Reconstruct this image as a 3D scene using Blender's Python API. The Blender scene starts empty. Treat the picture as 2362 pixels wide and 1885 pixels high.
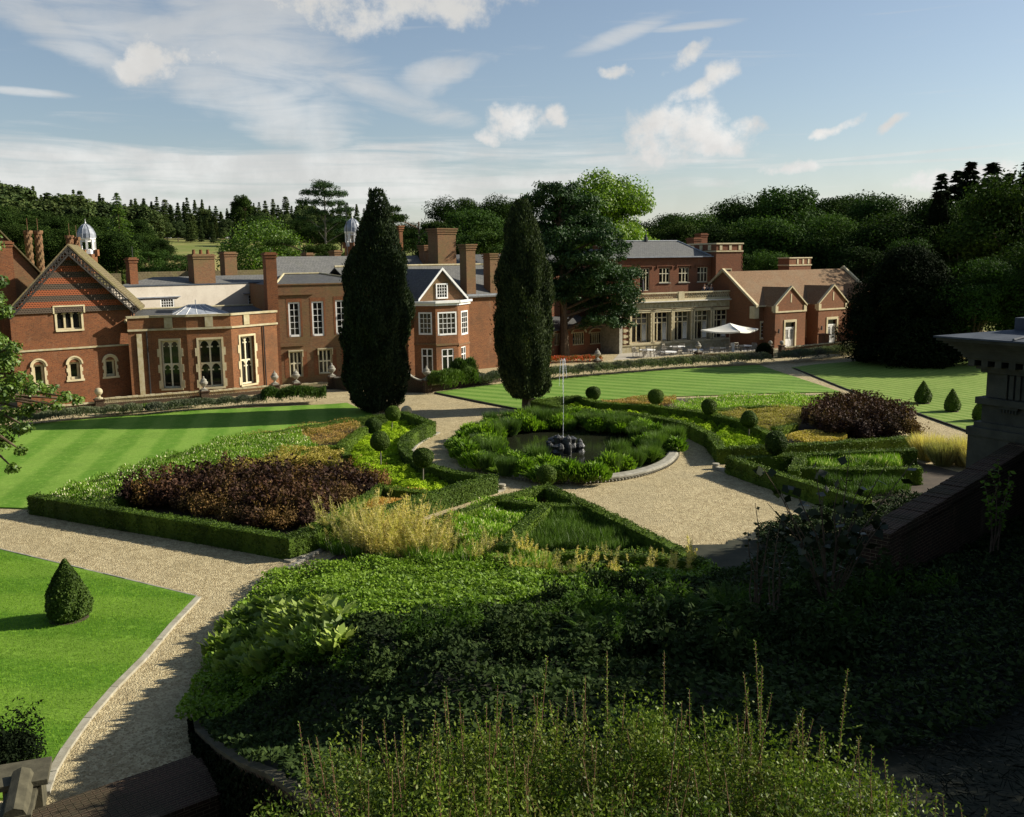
import bpy, math, random
import numpy as np
from mathutils import Matrix, Vector
R = math.radians
scene = bpy.context.scene
COL = scene.collection
random.seed(7)

# ------------------------------------------------------------------ camera
EYE = 9.7
FOC = 2250.0
TILT = math.atan(345 / FOC)
ROLL = 0.0125
PCX, PCY = 1181.0, 942.5
_s, _c, _sr, _cr = math.sin(TILT), math.cos(TILT), math.sin(ROLL), math.cos(ROLL)
C_FWD = (0.0, _c, -_s)
C_RIGHT = (_cr, -_sr * _s, -_sr * _c)
C_UP = (_sr, _cr * _s, _cr * _c)
cam_data = bpy.data.cameras.new("camera")
cam = bpy.data.objects.new("camera", cam_data)
COL.objects.link(cam)
cam_data.sensor_width = 36.0
cam_data.lens = 36.0 * FOC / 2362.0
cam_data.clip_start = 0.1
cam_data.clip_end = 6000
_m = Matrix.Identity(4)
for i in range(3):
    _m[i][0], _m[i][1], _m[i][2] = C_RIGHT[i], C_UP[i], -C_FWD[i]
_m[2][3] = EYE
cam.matrix_world = _m
scene.camera = cam

# survey of the place: sight lines from the camera station
def sight(x, y):
    u = (x - PCX) / FOC
    v = -(y - PCY) / FOC
    return tuple(C_FWD[i] + u * C_RIGHT[i] + v * C_UP[i] for i in range(3))
def G(x, y, z=0.0):
    r = sight(x, y)
    t = (z - EYE) / r[2]
    return (r[0] * t, r[1] * t)
def G3(x, y, z=0.0):
    a = G(x, y, z)
    return (a[0], a[1], z)
def AT(x, y, Y):
    r = sight(x, y)
    t = Y / r[1]
    return (r[0] * t, Y, EYE + r[2] * t)

# ------------------------------------------------------------------ light
SUN_AZ = R(13)      # from +X towards +Y
SUN_EL = R(28)
sun_dir = Vector((math.cos(SUN_EL) * math.cos(SUN_AZ), math.cos(SUN_EL) * math.sin(SUN_AZ), math.sin(SUN_EL)))
sl = bpy.data.lights.new("sun", 'SUN')
sl.energy = 5.0
sl.angle = R(0.55)
sl.color = (1.0, 0.93, 0.80)
so = bpy.data.objects.new("sun", sl)
COL.objects.link(so)
so.rotation_euler = sun_dir.to_track_quat('Z', 'Y').to_euler()
scene.view_settings.view_transform = 'Standard'
scene.view_settings.look = 'None'
scene.view_settings.gamma = 1.0
scene.view_settings.exposure = 0.75
scene.cycles.max_bounces = 6
scene.cycles.diffuse_bounces = 2
scene.cycles.glossy_bounces = 3
scene.cycles.transmission_bounces = 4
scene.cycles.transparent_max_bounces = 8
scene.cycles.sample_clamp_indirect = 4.0

# ------------------------------------------------------------------ node helper
class NT:
    def __init__(s, tree):
        s.t = tree
    def n(s, typ, **kw):
        nd = s.t.nodes.new(typ)
        for k, v in kw.items():
            setattr(nd, k, v)
        return nd
    def put(s, sock, v):
        if v is None:
            return
        if isinstance(v, bpy.types.NodeSocket):
            s.t.links.new(v, sock)
        else:
            if isinstance(v, (tuple, list)) and len(v) == 3 and sock.type == 'RGBA':
                v = (*v, 1.0)
            sock.default_value = v
    def math(s, op, a, b=None, c=None, clamp=False):
        nd = s.n('ShaderNodeMath', operation=op, use_clamp=clamp)
        for i, v in enumerate((a, b, c)):
            s.put(nd.inputs[i], v)
        return nd.outputs[0]
    def vmath(s, op, a, b=None):
        nd = s.n('ShaderNodeVectorMath', operation=op)
        s.put(nd.inputs[0], a)
        s.put(nd.inputs[1], b)
        return nd.outputs['Value'] if op == 'DOT_PRODUCT' else nd.outputs[0]
    def mix(s, fac, a, b, typ='MIX'):
        nd = s.n('ShaderNodeMix', data_type='RGBA', blend_type=typ, clamp_factor=True)
        s.put(nd.inputs[0], fac)
        s.put(nd.inputs[6], a)
        s.put(nd.inputs[7], b)
        return nd.outputs[2]
    def noise(s, vec, scale, detail=4, rough=0.55, dist=0.0):
        nd = s.n('ShaderNodeTexNoise')
        s.put(nd.inputs['Vector'], vec)
        nd.inputs['Scale'].default_value = scale
        nd.inputs['Detail'].default_value = detail
        nd.inputs['Roughness'].default_value = rough
        nd.inputs['Distortion'].default_value = dist
        return nd.outputs[0]
    def voro(s, vec, scale):
        nd = s.n('ShaderNodeTexVoronoi')
        s.put(nd.inputs['Vector'], vec)
        nd.inputs['Scale'].default_value = scale
        return nd
    def step(s, v, lo, hi, smooth=True):
        nd = s.n('ShaderNodeMapRange', interpolation_type='SMOOTHSTEP' if smooth else 'LINEAR', clamp=True) if not smooth else s.n('ShaderNodeMapRange', interpolation_type='SMOOTHSTEP')
        s.put(nd.inputs[0], v)
        nd.inputs[1].default_value = lo
        nd.inputs[2].default_value = hi
        return nd.outputs[0]
    def scl(s, vec, sx, sy, sz):
        return s.vmath('MULTIPLY', vec, (sx, sy, sz))

# ------------------------------------------------------------------ sky
SKY_STRENGTH = 0.067
CLOUD_STRENGTH = 0.52
world = bpy.data.worlds.new("World")
scene.world = world
world.use_nodes = True
wt = world.node_tree
wt.nodes.clear()
w = NT(wt)
out = w.n('ShaderNodeOutputWorld')
sky = w.n('ShaderNodeTexSky', sky_type='NISHITA')
sky.sun_disc = False
sky.sun_elevation = SUN_EL
sky.sun_rotation = math.pi / 2 - SUN_AZ
sky.altitude = 100
sky.air_density = 1.0
sky.dust_density = 0.8
sky.ozone_density = 1.6
def build_sky():
    tc = w.n('ShaderNodeTexCoord').outputs['Generated']
    sp = w.n('ShaderNodeSeparateXYZ')
    w.put(sp.inputs[0], tc)
    X, Y, Z = sp.outputs
    az = w.math('ARCTAN2', X, Y)
    hyp = w.math('SQRT', w.math('ADD', w.math('MULTIPLY', X, X), w.math('MULTIPLY', Y, Y)))
    el = w.math('ARCTAN2', Z, hyp)
    cb = w.n('ShaderNodeCombineXYZ')
    w.put(cb.inputs[0], az)
    w.put(cb.inputs[1], el)
    P = cb.outputs[0]
    warp = w.n('ShaderNodeTexNoise')
    w.put(warp.inputs['Vector'], P)
    warp.inputs['Scale'].default_value = 14
    warp.inputs['Detail'].default_value = 5
    Pw = w.vmath('ADD', P, w.vmath('MULTIPLY', w.vmath('SUBTRACT', warp.outputs[1], (0.5, 0.5, 0.5)), (0.07, 0.05, 0)))
    def blob(px, py, rx, ry, ang=0.0, warped=True):
        r = sight(px, py)
        a0 = math.atan2(r[0], r[1])
        e0 = math.atan2(r[2], math.hypot(r[0], r[1]))
        d = w.vmath('SUBTRACT', Pw if warped else P, (a0, e0, 0))
        ca, sa = math.cos(R(ang)), math.sin(R(ang))
        rx, ry = rx / FOC, ry / FOC
        p = w.vmath('DOT_PRODUCT', d, (ca / rx, sa / rx, 0))
        q = w.vmath('DOT_PRODUCT', d, (-sa / ry, ca / ry, 0))
        return w.math('SUBTRACT', 1.0, w.math('ADD', w.math('MULTIPLY', p, p), w.math('MULTIPLY', q, q)))
    def union(lst):
        v = lst[0]
        for b in lst[1:]:
            v = w.math('MAXIMUM', v, b)
        return w.math('MAXIMUM', v, -1.0)
    fine = w.noise(P, 24, 9, 0.66)
    mid = w.noise(P, 11, 6, 0.6)
    # heaped clouds
    cum = union([blob(1505, 290, 80, 62), blob(1590, 300, 85, 70), blob(1660, 335, 90, 45), blob(1720, 305, 60, 28),
                 blob(1560, 350, 140, 45), blob(1180, 285, 95, 45, 15), blob(1130, 310, 55, 28), blob(1270, 262, 35, 28),
                 blob(1660, 185, 60, 38, 25), blob(1600, 215, 70, 22, 10), blob(1590, 130, 70, 22, 25), blob(1420, 150, 36, 14),
                 blob(385, 125, 105, 62, 5), blob(300, 140, 60, 35), blob(760, 5, 190, 62, -3), blob(1000, 0, 260, 48, 4),
                 blob(1930, 285, 60, 14, 32), blob(2060, 280, 50, 16, 25), blob(1835, 395, 75, 18, 4), blob(2240, 400, 130, 32, 8)])
    m1 = w.step(w.math('ADD', cum, w.math('MULTIPLY', w.math('SUBTRACT', fine, 0.5), 3.4)), 0.0, 1.15)
    # thin high cloud drawn out by the wind
    Pr = w.n('ShaderNodeMapping')
    w.put(Pr.inputs[0], P)
    Pr.inputs['Rotation'].default_value = (0, 0, R(28))
    Pr.inputs['Scale'].default_value = (5, 26, 1)
    streak = w.noise(Pr.outputs[0], 1.6, 8, 0.62, 0.8)
    cir = union([blob(640, 250, 260, 75, -32), blob(760, 310, 110, 90, -45), blob(500, 190, 150, 70, -20), blob(880, 215, 230, 34, -17, False),
                 blob(430, 90, 420, 90, -10), blob(120, 60, 260, 45, -25), blob(1450, 75, 150, 20, 18, False), blob(1600, 60, 110, 10, 3, False),
                 blob(1020, 170, 120, 40, 20), blob(560, 60, 220, 130, 0), blob(60, 213, 90, 9, -2, False)])
    m2 = w.math('MULTIPLY', w.step(w.math('ADD', cir, w.math('MULTIPLY', w.math('SUBTRACT', streak, 0.5), 2.6)), -0.3, 1.25), 0.62)
    # layered band above the horizon
    Pb = w.scl(P, 3.2, 44.0, 1)
    band_n = w.noise(Pb, 1.4, 7, 0.6, 0.6)
    fall = w.step(az, 0.42, -0.12)
    rise = w.step(el, 0.0, 0.075)
    top = w.step(el, 0.135, 0.085)
    bandv = w.math('MULTIPLY', w.math('MULTIPLY', rise, top), w.math('MULTIPLY_ADD', fall, 0.8, 0.22))
    m3 = w.math('MULTIPLY', w.step(w.math('ADD', bandv, w.math('MULTIPLY', w.math('SUBTRACT', band_n, 0.5), 2.6)), 0.15, 1.15), 0.80)
    lowhaze = w.math('MULTIPLY', w.step(el, 0.13, -0.02), 0.50)
    # condensation trails
    tr = union([blob(2010, 362, 380, 5.0, 2.6, False), blob(1960, 378, 420, 5.0, -0.4, False)])
    m4 = w.math('MULTIPLY', w.step(tr, 0.0, 0.9), 0.4)
    mask = w.math('MAXIMUM', w.math('MAXIMUM', m1, m2), w.math('MAXIMUM', m3, w.math('MAXIMUM', m4, lowhaze)))
    mask = w.math('MULTIPLY', mask, w.step(el, -0.02, 0.0))
    gen = w.math('MULTIPLY', w.step(w.noise(tc, 2.2, 6, 0.6), 0.52, 0.8), w.step(w.math('ABSOLUTE', az), 0.55, 0.9))
    mask = w.math('MAXIMUM', mask, w.math('MULTIPLY', gen, 0.2))
    ccol = w.mix(w.step(mid, 0.35, 0.7), (0.78, 0.77, 0.75), (1.03, 1.02, 0.99))
    ccol = w.mix(w.step(el, 0.30, 0.10), (0.72, 0.72, 0.70), ccol)
    b1 = w.n('ShaderNodeBackground')
    hsv = w.n('ShaderNodeHueSaturation')
    hsv.inputs['Saturation'].default_value = 0.88
    w.put(hsv.inputs['Color'], sky.outputs[0])
    w.put(b1.inputs[0], hsv.outputs[0])
    b1.inputs[1].default_value = SKY_STRENGTH
    b2 = w.n('ShaderNodeBackground')
    w.put(b2.inputs[0], ccol)
    b2.inputs[1].default_value = CLOUD_STRENGTH
    mx = w.n('ShaderNodeMixShader')
    w.put(mx.inputs[0], mask)
    w.put(mx.inputs[1], b1.outputs[0])
    w.put(mx.inputs[2], b2.outputs[0])
    w.put(out.inputs[0], mx.outputs[0])
build_sky()

# ------------------------------------------------------------------ materials
def new_mat(name):
    m = bpy.data.materials.new(name)
    m.use_nodes = True
    m.node_tree.nodes.clear()
    k = NT(m.node_tree)
    o = k.n('ShaderNodeOutputMaterial')
    return m, k, o
def principled(k, o, col, rough=0.8, spec=0.3, metal=0.0, bump=None, bstr=0.3, bdist=0.02):
    b = k.n('ShaderNodeBsdfPrincipled')
    k.put(b.inputs['Base Color'], col)
    k.put(b.inputs['Roughness'], rough)
    b.inputs['Specular IOR Level'].default_value = spec
    k.put(b.inputs['Metallic'], metal)
    if bump is not None:
        bm = k.n('ShaderNodeBump')
        bm.inputs['Strength'].default_value = bstr
        bm.inputs['Distance'].default_value = bdist
        k.put(bm.inputs['Height'], bump)
        k.put(b.inputs['Normal'], bm.outputs[0])
    k.put(o.inputs[0], b.outputs[0])
    return b
def objco(k):
    return k.n('ShaderNodeTexCoord').outputs['Object']
def geopos(k):
    return k.n('ShaderNodeNewGeometry').outputs['Position']
def uvco(k):
    return k.n('ShaderNodeTexCoord').outputs['UV']
def m_plain(name, c1, c2, scale=3.0, rough=0.75, spec=0.3, metal=0.0, bstr=0.25):
    m, k, o = new_mat(name)
    P = geopos(k)
    f = k.noise(P, scale, 6, 0.6)
    g = k.noise(P, scale * 9, 4, 0.6)
    c = k.mix(k.step(f, 0.32, 0.68), c1, c2)
    c = k.mix(k.math('MULTIPLY', k.step(g, 0.5, 0.8), 0.35), c, tuple(0.55 * x for x in c1))
    principled(k, o, c, rough, spec, metal, g, bstr, 0.02)
    return m
def m_brick(name, c1, c2, c3, mortar=(0.19, 0.145, 0.09), stain=(0.10, 0.075, 0.045), stain_amt=0.5):
    m, k, o = new_mat(name)
    uv = uvco(k)
    br = k.n('ShaderNodeTexBrick')
    k.put(br.inputs['Vector'], uv)
    br.inputs['Scale'].default_value = 1.0
    br.inputs['Brick Width'].default_value = 0.23
    br.inputs['Row Height'].default_value = 0.076
    br.inputs['Mortar Size'].default_value = 0.007
    br.inputs['Mortar Smooth'].default_value = 0.3
    br.inputs['Bias'].default_value = -0.1
    k.put(br.inputs['Color1'], c1)
    k.put(br.inputs['Color2'], c2)
    k.put(br.inputs['Mortar'], mortar)
    P = geopos(k)
    n1 = k.noise(P, 0.55, 6, 0.6)
    n2 = k.noise(uv, 9.0, 4, 0.6)
    n3 = k.noise(k.scl(P, 1, 1, 0.35), 1.4, 6, 0.62)
    c = k.mix(k.math('MULTIPLY', k.step(n2, 0.42, 0.7), 0.7), br.outputs[0], c3)
    c = k.mix(k.math('MULTIPLY', k.step(n1, 0.40, 0.75), stain_amt), c, stain)
    c = k.mix(k.math('MULTIPLY', k.step(n3, 0.58, 0.78), 0.30), c, (0.33, 0.24, 0.15))
    principled(k, o, c, 0.9, 0.15, 0.0, br.outputs[1], -0.35, 0.008)
    return m
def m_tiles(name, c1, c2, w_=0.3, h_=0.2, rough=0.7, spec=0.3, moss=None, moss_amt=0.0):
    m, k, o = new_mat(name)
    uv = uvco(k)
    br = k.n('ShaderNodeTexBrick')
    k.put(br.inputs['Vector'], uv)
    br.inputs['Scale'].default_value = 1.0
    br.inputs['Brick Width'].default_value = w_
    br.inputs['Row Height'].default_value = h_
    br.inputs['Mortar Size'].default_value = 0.012
    k.put(br.inputs['Color1'], c1)
    k.put(br.inputs['Color2'], c2)
    k.put(br.inputs['Mortar'], tuple(0.35 * x for x in c1))
    P = geopos(k)
    n1 = k.noise(P, 0.7, 6, 0.65)
    n2 = k.noise(uv, 6.0, 4, 0.6)
    c = k.mix(k.math('MULTIPLY', k.step(n2, 0.4, 0.7), 0.4), br.outputs[0], tuple(1.5 * x for x in c2))
    if moss:
        c = k.mix(k.math('MULTIPLY', k.step(n1, 0.42, 0.66), moss_amt), c, moss)
    # overlapping courses: height climbs through every row
    sp = k.n('ShaderNodeSeparateXYZ')
    k.put(sp.inputs[0], uv)
    saw = k.math('FRACT', k.math('DIVIDE', sp.outputs[1], h_))
    principled(k, o, c, rough, spec, 0.0, saw, 0.5, 0.02)
    return m
def m_leaf(name, c1, c2, c3=None, rough=0.5, trans=0.25, spec=0.35, big=0.12, flower=None, flower_amt=0.0):
    """leaf: each leaf its own tone; patches of tone across the plant"""
    m, k, o = new_mat(name)
    rnd = k.n('ShaderNodeNewGeometry').outputs['Random Per Island']
    P = geopos(k)
    n1 = k.noise(P, big, 3, 0.5)
    c = k.mix(k.step(rnd, 0.05, 0.95), c1, c2)
    c = k.mix(k.math('MULTIPLY', k.step(n1, 0.45, 0.7), 0.7), c, c3 or tuple(0.6 * x for x in c1))
    oi = k.n('ShaderNodeObjectInfo').outputs['Random']
    c = k.mix(1.0, c, k.mix(oi, (0.66, 0.70, 0.72), (1.32, 1.24, 1.05)), 'MULTIPLY')
    if flower:
        r2 = k.math('FRACT', k.math('MULTIPLY', rnd, 37.3))
        c = k.mix(k.math('LESS_THAN', r2, flower_amt), c, flower)
    b = k.n('ShaderNodeBsdfPrincipled')
    k.put(b.inputs['Base Color'], c)
    b.inputs['Roughness'].default_value = rough
    b.inputs['Specular IOR Level'].default_value = spec
    if trans > 0:
        t = k.n('ShaderNodeBsdfTranslucent')
        k.put(t.inputs[0], k.mix(1.0, c, (1.0, 1.15, 0.45), 'MULTIPLY'))
        mx = k.n('ShaderNodeMixShader')
        mx.inputs[0].default_value = trans
        k.put(mx.inputs[1], b.outputs[0])
        k.put(mx.inputs[2], t.outputs[0])
        k.put(o.inputs[0], mx.outputs[0])
    else:
        k.put(o.inputs[0], b.outputs[0])
    return m
def m_gravel(name, c1, c2, c3):
    m, k, o = new_mat(name)
    P = geopos(k)
    v = k.voro(P, 26)
    sp = k.n('ShaderNodeSeparateColor')
    k.put(sp.inputs[0], v.outputs['Color'])
    c = k.mix(sp.outputs[0], c1, c2)
    c = k.mix(k.math('MULTIPLY', k.step(sp.outputs[1], 0.66, 0.8), 0.75), c, c3)
    v2 = k.voro(P, 7.0)
    s2 = k.n('ShaderNodeSeparateColor')
    k.put(s2.inputs[0], v2.outputs['Color'])
    c = k.mix(k.math('MULTIPLY', k.step(s2.outputs[0], 0.45, 0.9), 0.45), c, c3)
    n1 = k.noise(P, 0.5, 6, 0.6)
    n2 = k.noise(P, 3.5, 6, 0.7)
    c = k.mix(k.math('MULTIPLY', k.step(n1, 0.4, 0.75), 0.45), c, tuple(0.66 * x for x in c1))
    c = k.mix(k.math('MULTIPLY', k.step(n2, 0.5, 0.72), 0.45), c, tuple(0.55 * x for x in c1))
    n4 = k.noise(P, 0.16, 5, 0.6, 1.2)
    c = k.mix(k.math('MULTIPLY', k.step(n4, 0.46, 0.62), 0.35), c, tuple(0.6 * x for x in c2))
    n6 = k.noise(k.scl(P, 1.0, 0.35, 1.0), 1.1, 6, 0.7)
    c = k.mix(k.math('MULTIPLY', k.step(n6, 0.56, 0.72), 0.4), c, (0.20, 0.15, 0.07))
    hgt = k.math('ADD', v.outputs['Distance'], k.math('MULTIPLY', n2, 1.8))
    principled(k, o, c, 0.9, 0.2, 0.0, hgt, 0.6, 0.04)
    return m
def m_lawn(name, c1, c2, ang, width, strength=0.8, rag=0.5, worn=(0.17, 0.21, 0.05)):
    m, k, o = new_mat(name)
    P = geopos(k)
    ca, sa = math.cos(ang), math.sin(ang)
    d = k.vmath('DOT_PRODUCT', P, (ca, sa, 0))
    wob = k.noise(P, 0.8, 5, 0.65)
    d = k.math('ADD', d, k.math('MULTIPLY', k.math('SUBTRACT', wob, 0.5), rag))
    s = k.math('SINE', k.math('MULTIPLY', d, math.pi / width))
    st = k.step(s, -0.55, 0.55)
    c = k.mix(k.math('MULTIPLY_ADD', st, strength, (1 - strength) / 2), c1, c2)
    n1 = k.noise(P, 1.3, 7, 0.7)
    n2 = k.noise(P, 16, 8, 0.8)
    Pc = k.scl(P, 1, 1, 1)
    n3 = k.noise(Pc, 0.25, 4, 0.6)
    c = k.mix(k.math('MULTIPLY', k.step(n1, 0.42, 0.72), 0.55), c, worn)
    c = k.mix(k.math('MULTIPLY', k.step(n3, 0.42, 0.72), 0.45), c, tuple(0.7 * x for x in c1))
    c = k.mix(k.math('MULTIPLY', k.step(n2, 0.44, 0.66), 0.65), c, tuple(0.42 * x for x in c1))
    n5 = k.noise(P, 5.0, 6, 0.7)
    c = k.mix(k.math('MULTIPLY', k.step(n5, 0.5, 0.7), 0.4), c, tuple(1.5 * x for x in worn))
    principled(k, o, c, 0.9, 0.1, 0.0, n2, 0.25, 0.03)
    return m

M = {}
def build_materials():
    M['brick_red'] = m_brick('red brick', (0.20, 0.060, 0.022), (0.11, 0.035, 0.016), (0.27, 0.12, 0.048), stain=(0.085, 0.042, 0.022), stain_amt=0.6)
    M['brick_warm'] = m_brick('orange brick', (0.23, 0.080, 0.030), (0.14, 0.050, 0.023), (0.30, 0.15, 0.06), stain=(0.09, 0.055, 0.03), stain_amt=0.6)
    M['brick_grey'] = m_brick('weathered brick', (0.19, 0.082, 0.038), (0.11, 0.055, 0.030), (0.21, 0.145, 0.07), stain=(0.13, 0.11, 0.045), stain_amt=0.6)
    M['brick_dark'] = m_brick('dark red brick', (0.19, 0.062, 0.030), (0.12, 0.040, 0.023), (0.25, 0.105, 0.05), stain_amt=0.3)
    M['brick_wing'] = m_brick('brown brick', (0.21, 0.078, 0.036), (0.14, 0.055, 0.028), (0.26, 0.11, 0.05), stain_amt=0.3)
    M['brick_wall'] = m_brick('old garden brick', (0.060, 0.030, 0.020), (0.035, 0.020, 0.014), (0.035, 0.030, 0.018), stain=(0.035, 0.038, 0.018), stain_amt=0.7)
    M['stone'] = m_plain('cream stone', (0.50, 0.42, 0.24), (0.60, 0.52, 0.33), 2.0, 0.8)
    M['stone_old'] = m_plain('lichened stone', (0.36, 0.30, 0.16), (0.46, 0.41, 0.27), 3.0, 0.85)
    M['stone_grey'] = m_plain('grey stone', (0.22, 0.205, 0.16), (0.33, 0.31, 0.25), 4.0, 0.85)
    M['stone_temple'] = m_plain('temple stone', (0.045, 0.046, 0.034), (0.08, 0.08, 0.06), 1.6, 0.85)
    M['stone_pale'] = m_plain('pale stone', (0.62, 0.58, 0.48), (0.72, 0.69, 0.60), 3.0, 0.8)
    M['wall_top'] = m_plain('mossy wall top', (0.055, 0.05, 0.03), (0.10, 0.09, 0.055), 3.0, 0.9)
    M['kerb'] = m_plain('worn kerb stone', (0.26, 0.235, 0.17), (0.36, 0.335, 0.26), 4.0, 0.9)
    M['render'] = m_plain('cream render', (0.52, 0.46, 0.37), (0.60, 0.54, 0.44), 0.8, 0.85, bstr=0.1)
    M['white'] = m_plain('white paint', (0.80, 0.79, 0.75), (0.72, 0.71, 0.67), 3.0, 0.5, bstr=0.05)
    M['cream'] = m_plain('cream paint', (0.66, 0.60, 0.40), (0.74, 0.68, 0.48), 3.0, 0.6, bstr=0.1)
    M['lead'] = m_plain('lead sheet', (0.20, 0.22, 0.25), (0.30, 0.32, 0.35), 2.0, 0.5, 0.4)
    M['lead_dark'] = m_plain('weathered lead', (0.04, 0.05, 0.065), (0.07, 0.082, 0.10), 1.5, 0.75, 0.2)
    M['timber_dark'] = m_plain('dark timber', (0.016, 0.014, 0.011), (0.032, 0.027, 0.022), 4.0, 0.7)
    M['iron'] = m_plain('black iron', (0.02, 0.02, 0.02), (0.035, 0.033, 0.03), 4.0, 0.5, 0.4)
    M['glass'] = glass_mat()
    M['slate'] = m_tiles('slate roof', (0.065, 0.065, 0.066), (0.095, 0.095, 0.094), 0.28, 0.22, 0.7, 0.2, (0.10, 0.10, 0.075), 0.35)
    M['slate_pale'] = m_tiles('grey slate', (0.105, 0.105, 0.10), (0.14, 0.138, 0.13), 0.28, 0.22, 0.7, 0.2, (0.15, 0.15, 0.12), 0.3)
    M['tile_brown'] = m_tiles('brown clay tile', (0.175, 0.105, 0.055), (0.235, 0.142, 0.075), 0.18, 0.12, 0.85, 0.15, (0.20, 0.15, 0.09), 0.4)
    M['tile_moss'] = m_tiles('mossy stone tile', (0.115, 0.092, 0.052), (0.16, 0.13, 0.075), 0.25, 0.18, 0.95, 0.05, (0.15, 0.14, 0.055), 0.6)
    M['tile_band'] = tile_band_mat()
    M['gravel'] = m_gravel('honey gravel', (0.41, 0.335, 0.178), (0.56, 0.47, 0.28), (0.20, 0.145, 0.068))
    M['paving'] = m_plain('terrace paving', (0.34, 0.31, 0.25), (0.42, 0.38, 0.31), 0.8, 0.85)
    M['soil'] = m_plain('bed soil', (0.05, 0.038, 0.025), (0.08, 0.06, 0.04), 2.0, 0.95)
    M['bark'] = m_plain('bark', (0.10, 0.07, 0.045), (0.16, 0.115, 0.075), 5.0, 0.9, 0.1, 0, 0.8)
    M['bark_grey'] = m_plain('grey bark', (0.16, 0.14, 0.11), (0.25, 0.22, 0.18), 5.0, 0.9, 0.1, 0, 0.8)
    M['rock'] = m_plain('wet dark rock', (0.02, 0.02, 0.018), (0.05, 0.05, 0.045), 5.0, 0.35, 0.5, 0, 0.8)
    M['teak'] = m_plain('weathered teak', (0.30, 0.27, 0.21), (0.40, 0.36, 0.29), 6.0, 0.75)
    M['canvas'] = m_plain('cream canvas', (0.74, 0.71, 0.60), (0.80, 0.77, 0.67), 1.5, 0.8, bstr=0.05)
    M['jet'] = jet_mat()
    M['water'] = water_mat()
    # plants
    M['box'] = m_leaf('box leaves', (0.060, 0.105, 0.010), (0.115, 0.18, 0.016), (0.045, 0.075, 0.010), 0.6, 0.15, 0.15, 0.9)
    M['topiary'] = m_leaf('clipped bay leaves', (0.050, 0.090, 0.012), (0.10, 0.155, 0.022), None, 0.6, 0.15, 0.12, 1.2)
    M['cypress'] = m_leaf('cypress sprays', (0.018, 0.030, 0.015), (0.056, 0.078, 0.036), (0.014, 0.025, 0.013), 0.7, 0.15, 0.08, 0.9)
    M['yew'] = m_leaf('yew needles', (0.007, 0.012, 0.006), (0.014, 0.022, 0.009), None, 0.8, 0.05, 0.02, 0.3)
    M['fir'] = m_leaf('fir needles', (0.010, 0.020, 0.010), (0.022, 0.036, 0.015), None, 0.8, 0.05, 0.03, 0.1)
    M['pine'] = m_leaf('pine needles', (0.020, 0.050, 0.014), (0.040, 0.085, 0.020), (0.016, 0.04, 0.014), 0.6, 0.15, 0.2, 0.4)
    M['conifer'] = m_leaf('spruce needles', (0.034, 0.060, 0.020), (0.085, 0.115, 0.040), (0.055, 0.072, 0.026), 0.8, 0.15, 0.05, 0.04)
    M['broad'] = m_leaf('tree leaves', (0.030, 0.062, 0.014), (0.058, 0.11, 0.022), (0.028, 0.05, 0.010), 0.75, 0.22, 0.06, 0.08)
    M['broad_dark'] = m_leaf('dark tree leaves', (0.013, 0.029, 0.007), (0.038, 0.068, 0.014), (0.026, 0.040, 0.010), 0.8, 0.18, 0.04, 0.06)
    M['broad_lime'] = m_leaf('bright plane leaves', (0.085, 0.165, 0.014), (0.18, 0.27, 0.032), (0.06, 0.125, 0.014), 0.5, 0.35, 0.3, 0.35)
    M['oak'] = m_leaf('oak leaves', (0.07, 0.13, 0.018), (0.14, 0.22, 0.035), (0.03, 0.07, 0.018), 0.5, 0.25, 0.35, 0.7)
    M['lime'] = m_leaf('lime hebe leaves', (0.26, 0.40, 0.015), (0.40, 0.54, 0.03), (0.20, 0.34, 0.015), 0.7, 0.25, 0.1, 1.2)
    M['purple'] = m_leaf('purple smoke bush leaves', (0.030, 0.015, 0.014), (0.068, 0.034, 0.022), (0.085, 0.054, 0.026), 0.7, 0.15, 0.12, 0.8)
    M['bronze'] = m_leaf('bronze seed heads', (0.12, 0.065, 0.026), (0.20, 0.125, 0.045), (0.13, 0.085, 0.03), 0.8, 0.2, 0.15, 0.8)
    M['golden'] = m_leaf('golden spirea leaves', (0.42, 0.33, 0.07), (0.58, 0.47, 0.14), (0.36, 0.31, 0.06), 0.65, 0.3, 0.2, 0.9)
    M['amber'] = m_leaf('amber flower heads', (0.38, 0.23, 0.07), (0.50, 0.33, 0.11), (0.22, 0.24, 0.045), 0.75, 0.25, 0.15, 0.9)
    M['meadow'] = m_leaf('daisy meadow leaves', (0.13, 0.26, 0.022), (0.24, 0.38, 0.05), (0.10, 0.20, 0.022), 0.65, 0.3, 0.15, 0.5, (0.85, 0.80, 0.52), 0.11)
    M['fern'] = m_leaf('fern fronds', (0.11, 0.21, 0.016), (0.21, 0.33, 0.04), (0.075, 0.15, 0.016), 0.6, 0.35, 0.15, 0.7)
    M['reed'] = m_leaf('rush leaves', (0.07, 0.13, 0.022), (0.11, 0.19, 0.03), None, 0.55, 0.25, 0.3, 0.6)
    M['plume'] = m_leaf('straw plumes', (0.48, 0.40, 0.15), (0.66, 0.57, 0.27), (0.36, 0.34, 0.11), 0.75, 0.35, 0.15, 0.6)
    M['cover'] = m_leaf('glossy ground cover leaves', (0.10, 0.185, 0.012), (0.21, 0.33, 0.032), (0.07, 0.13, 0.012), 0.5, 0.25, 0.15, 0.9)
    M['bergenia'] = m_leaf('big leathery leaves', (0.16, 0.235, 0.045), (0.30, 0.38, 0.10), (0.11, 0.18, 0.03), 0.55, 0.25, 0.2, 0.7)
    M['shade_cover'] = m_leaf('shaded ground cover leaves', (0.018, 0.034, 0.010), (0.045, 0.072, 0.020), None, 0.75, 0.1, 0.06, 0.5)  # darker counterpart of the lit cover; the bank's shade is in its colour
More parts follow.
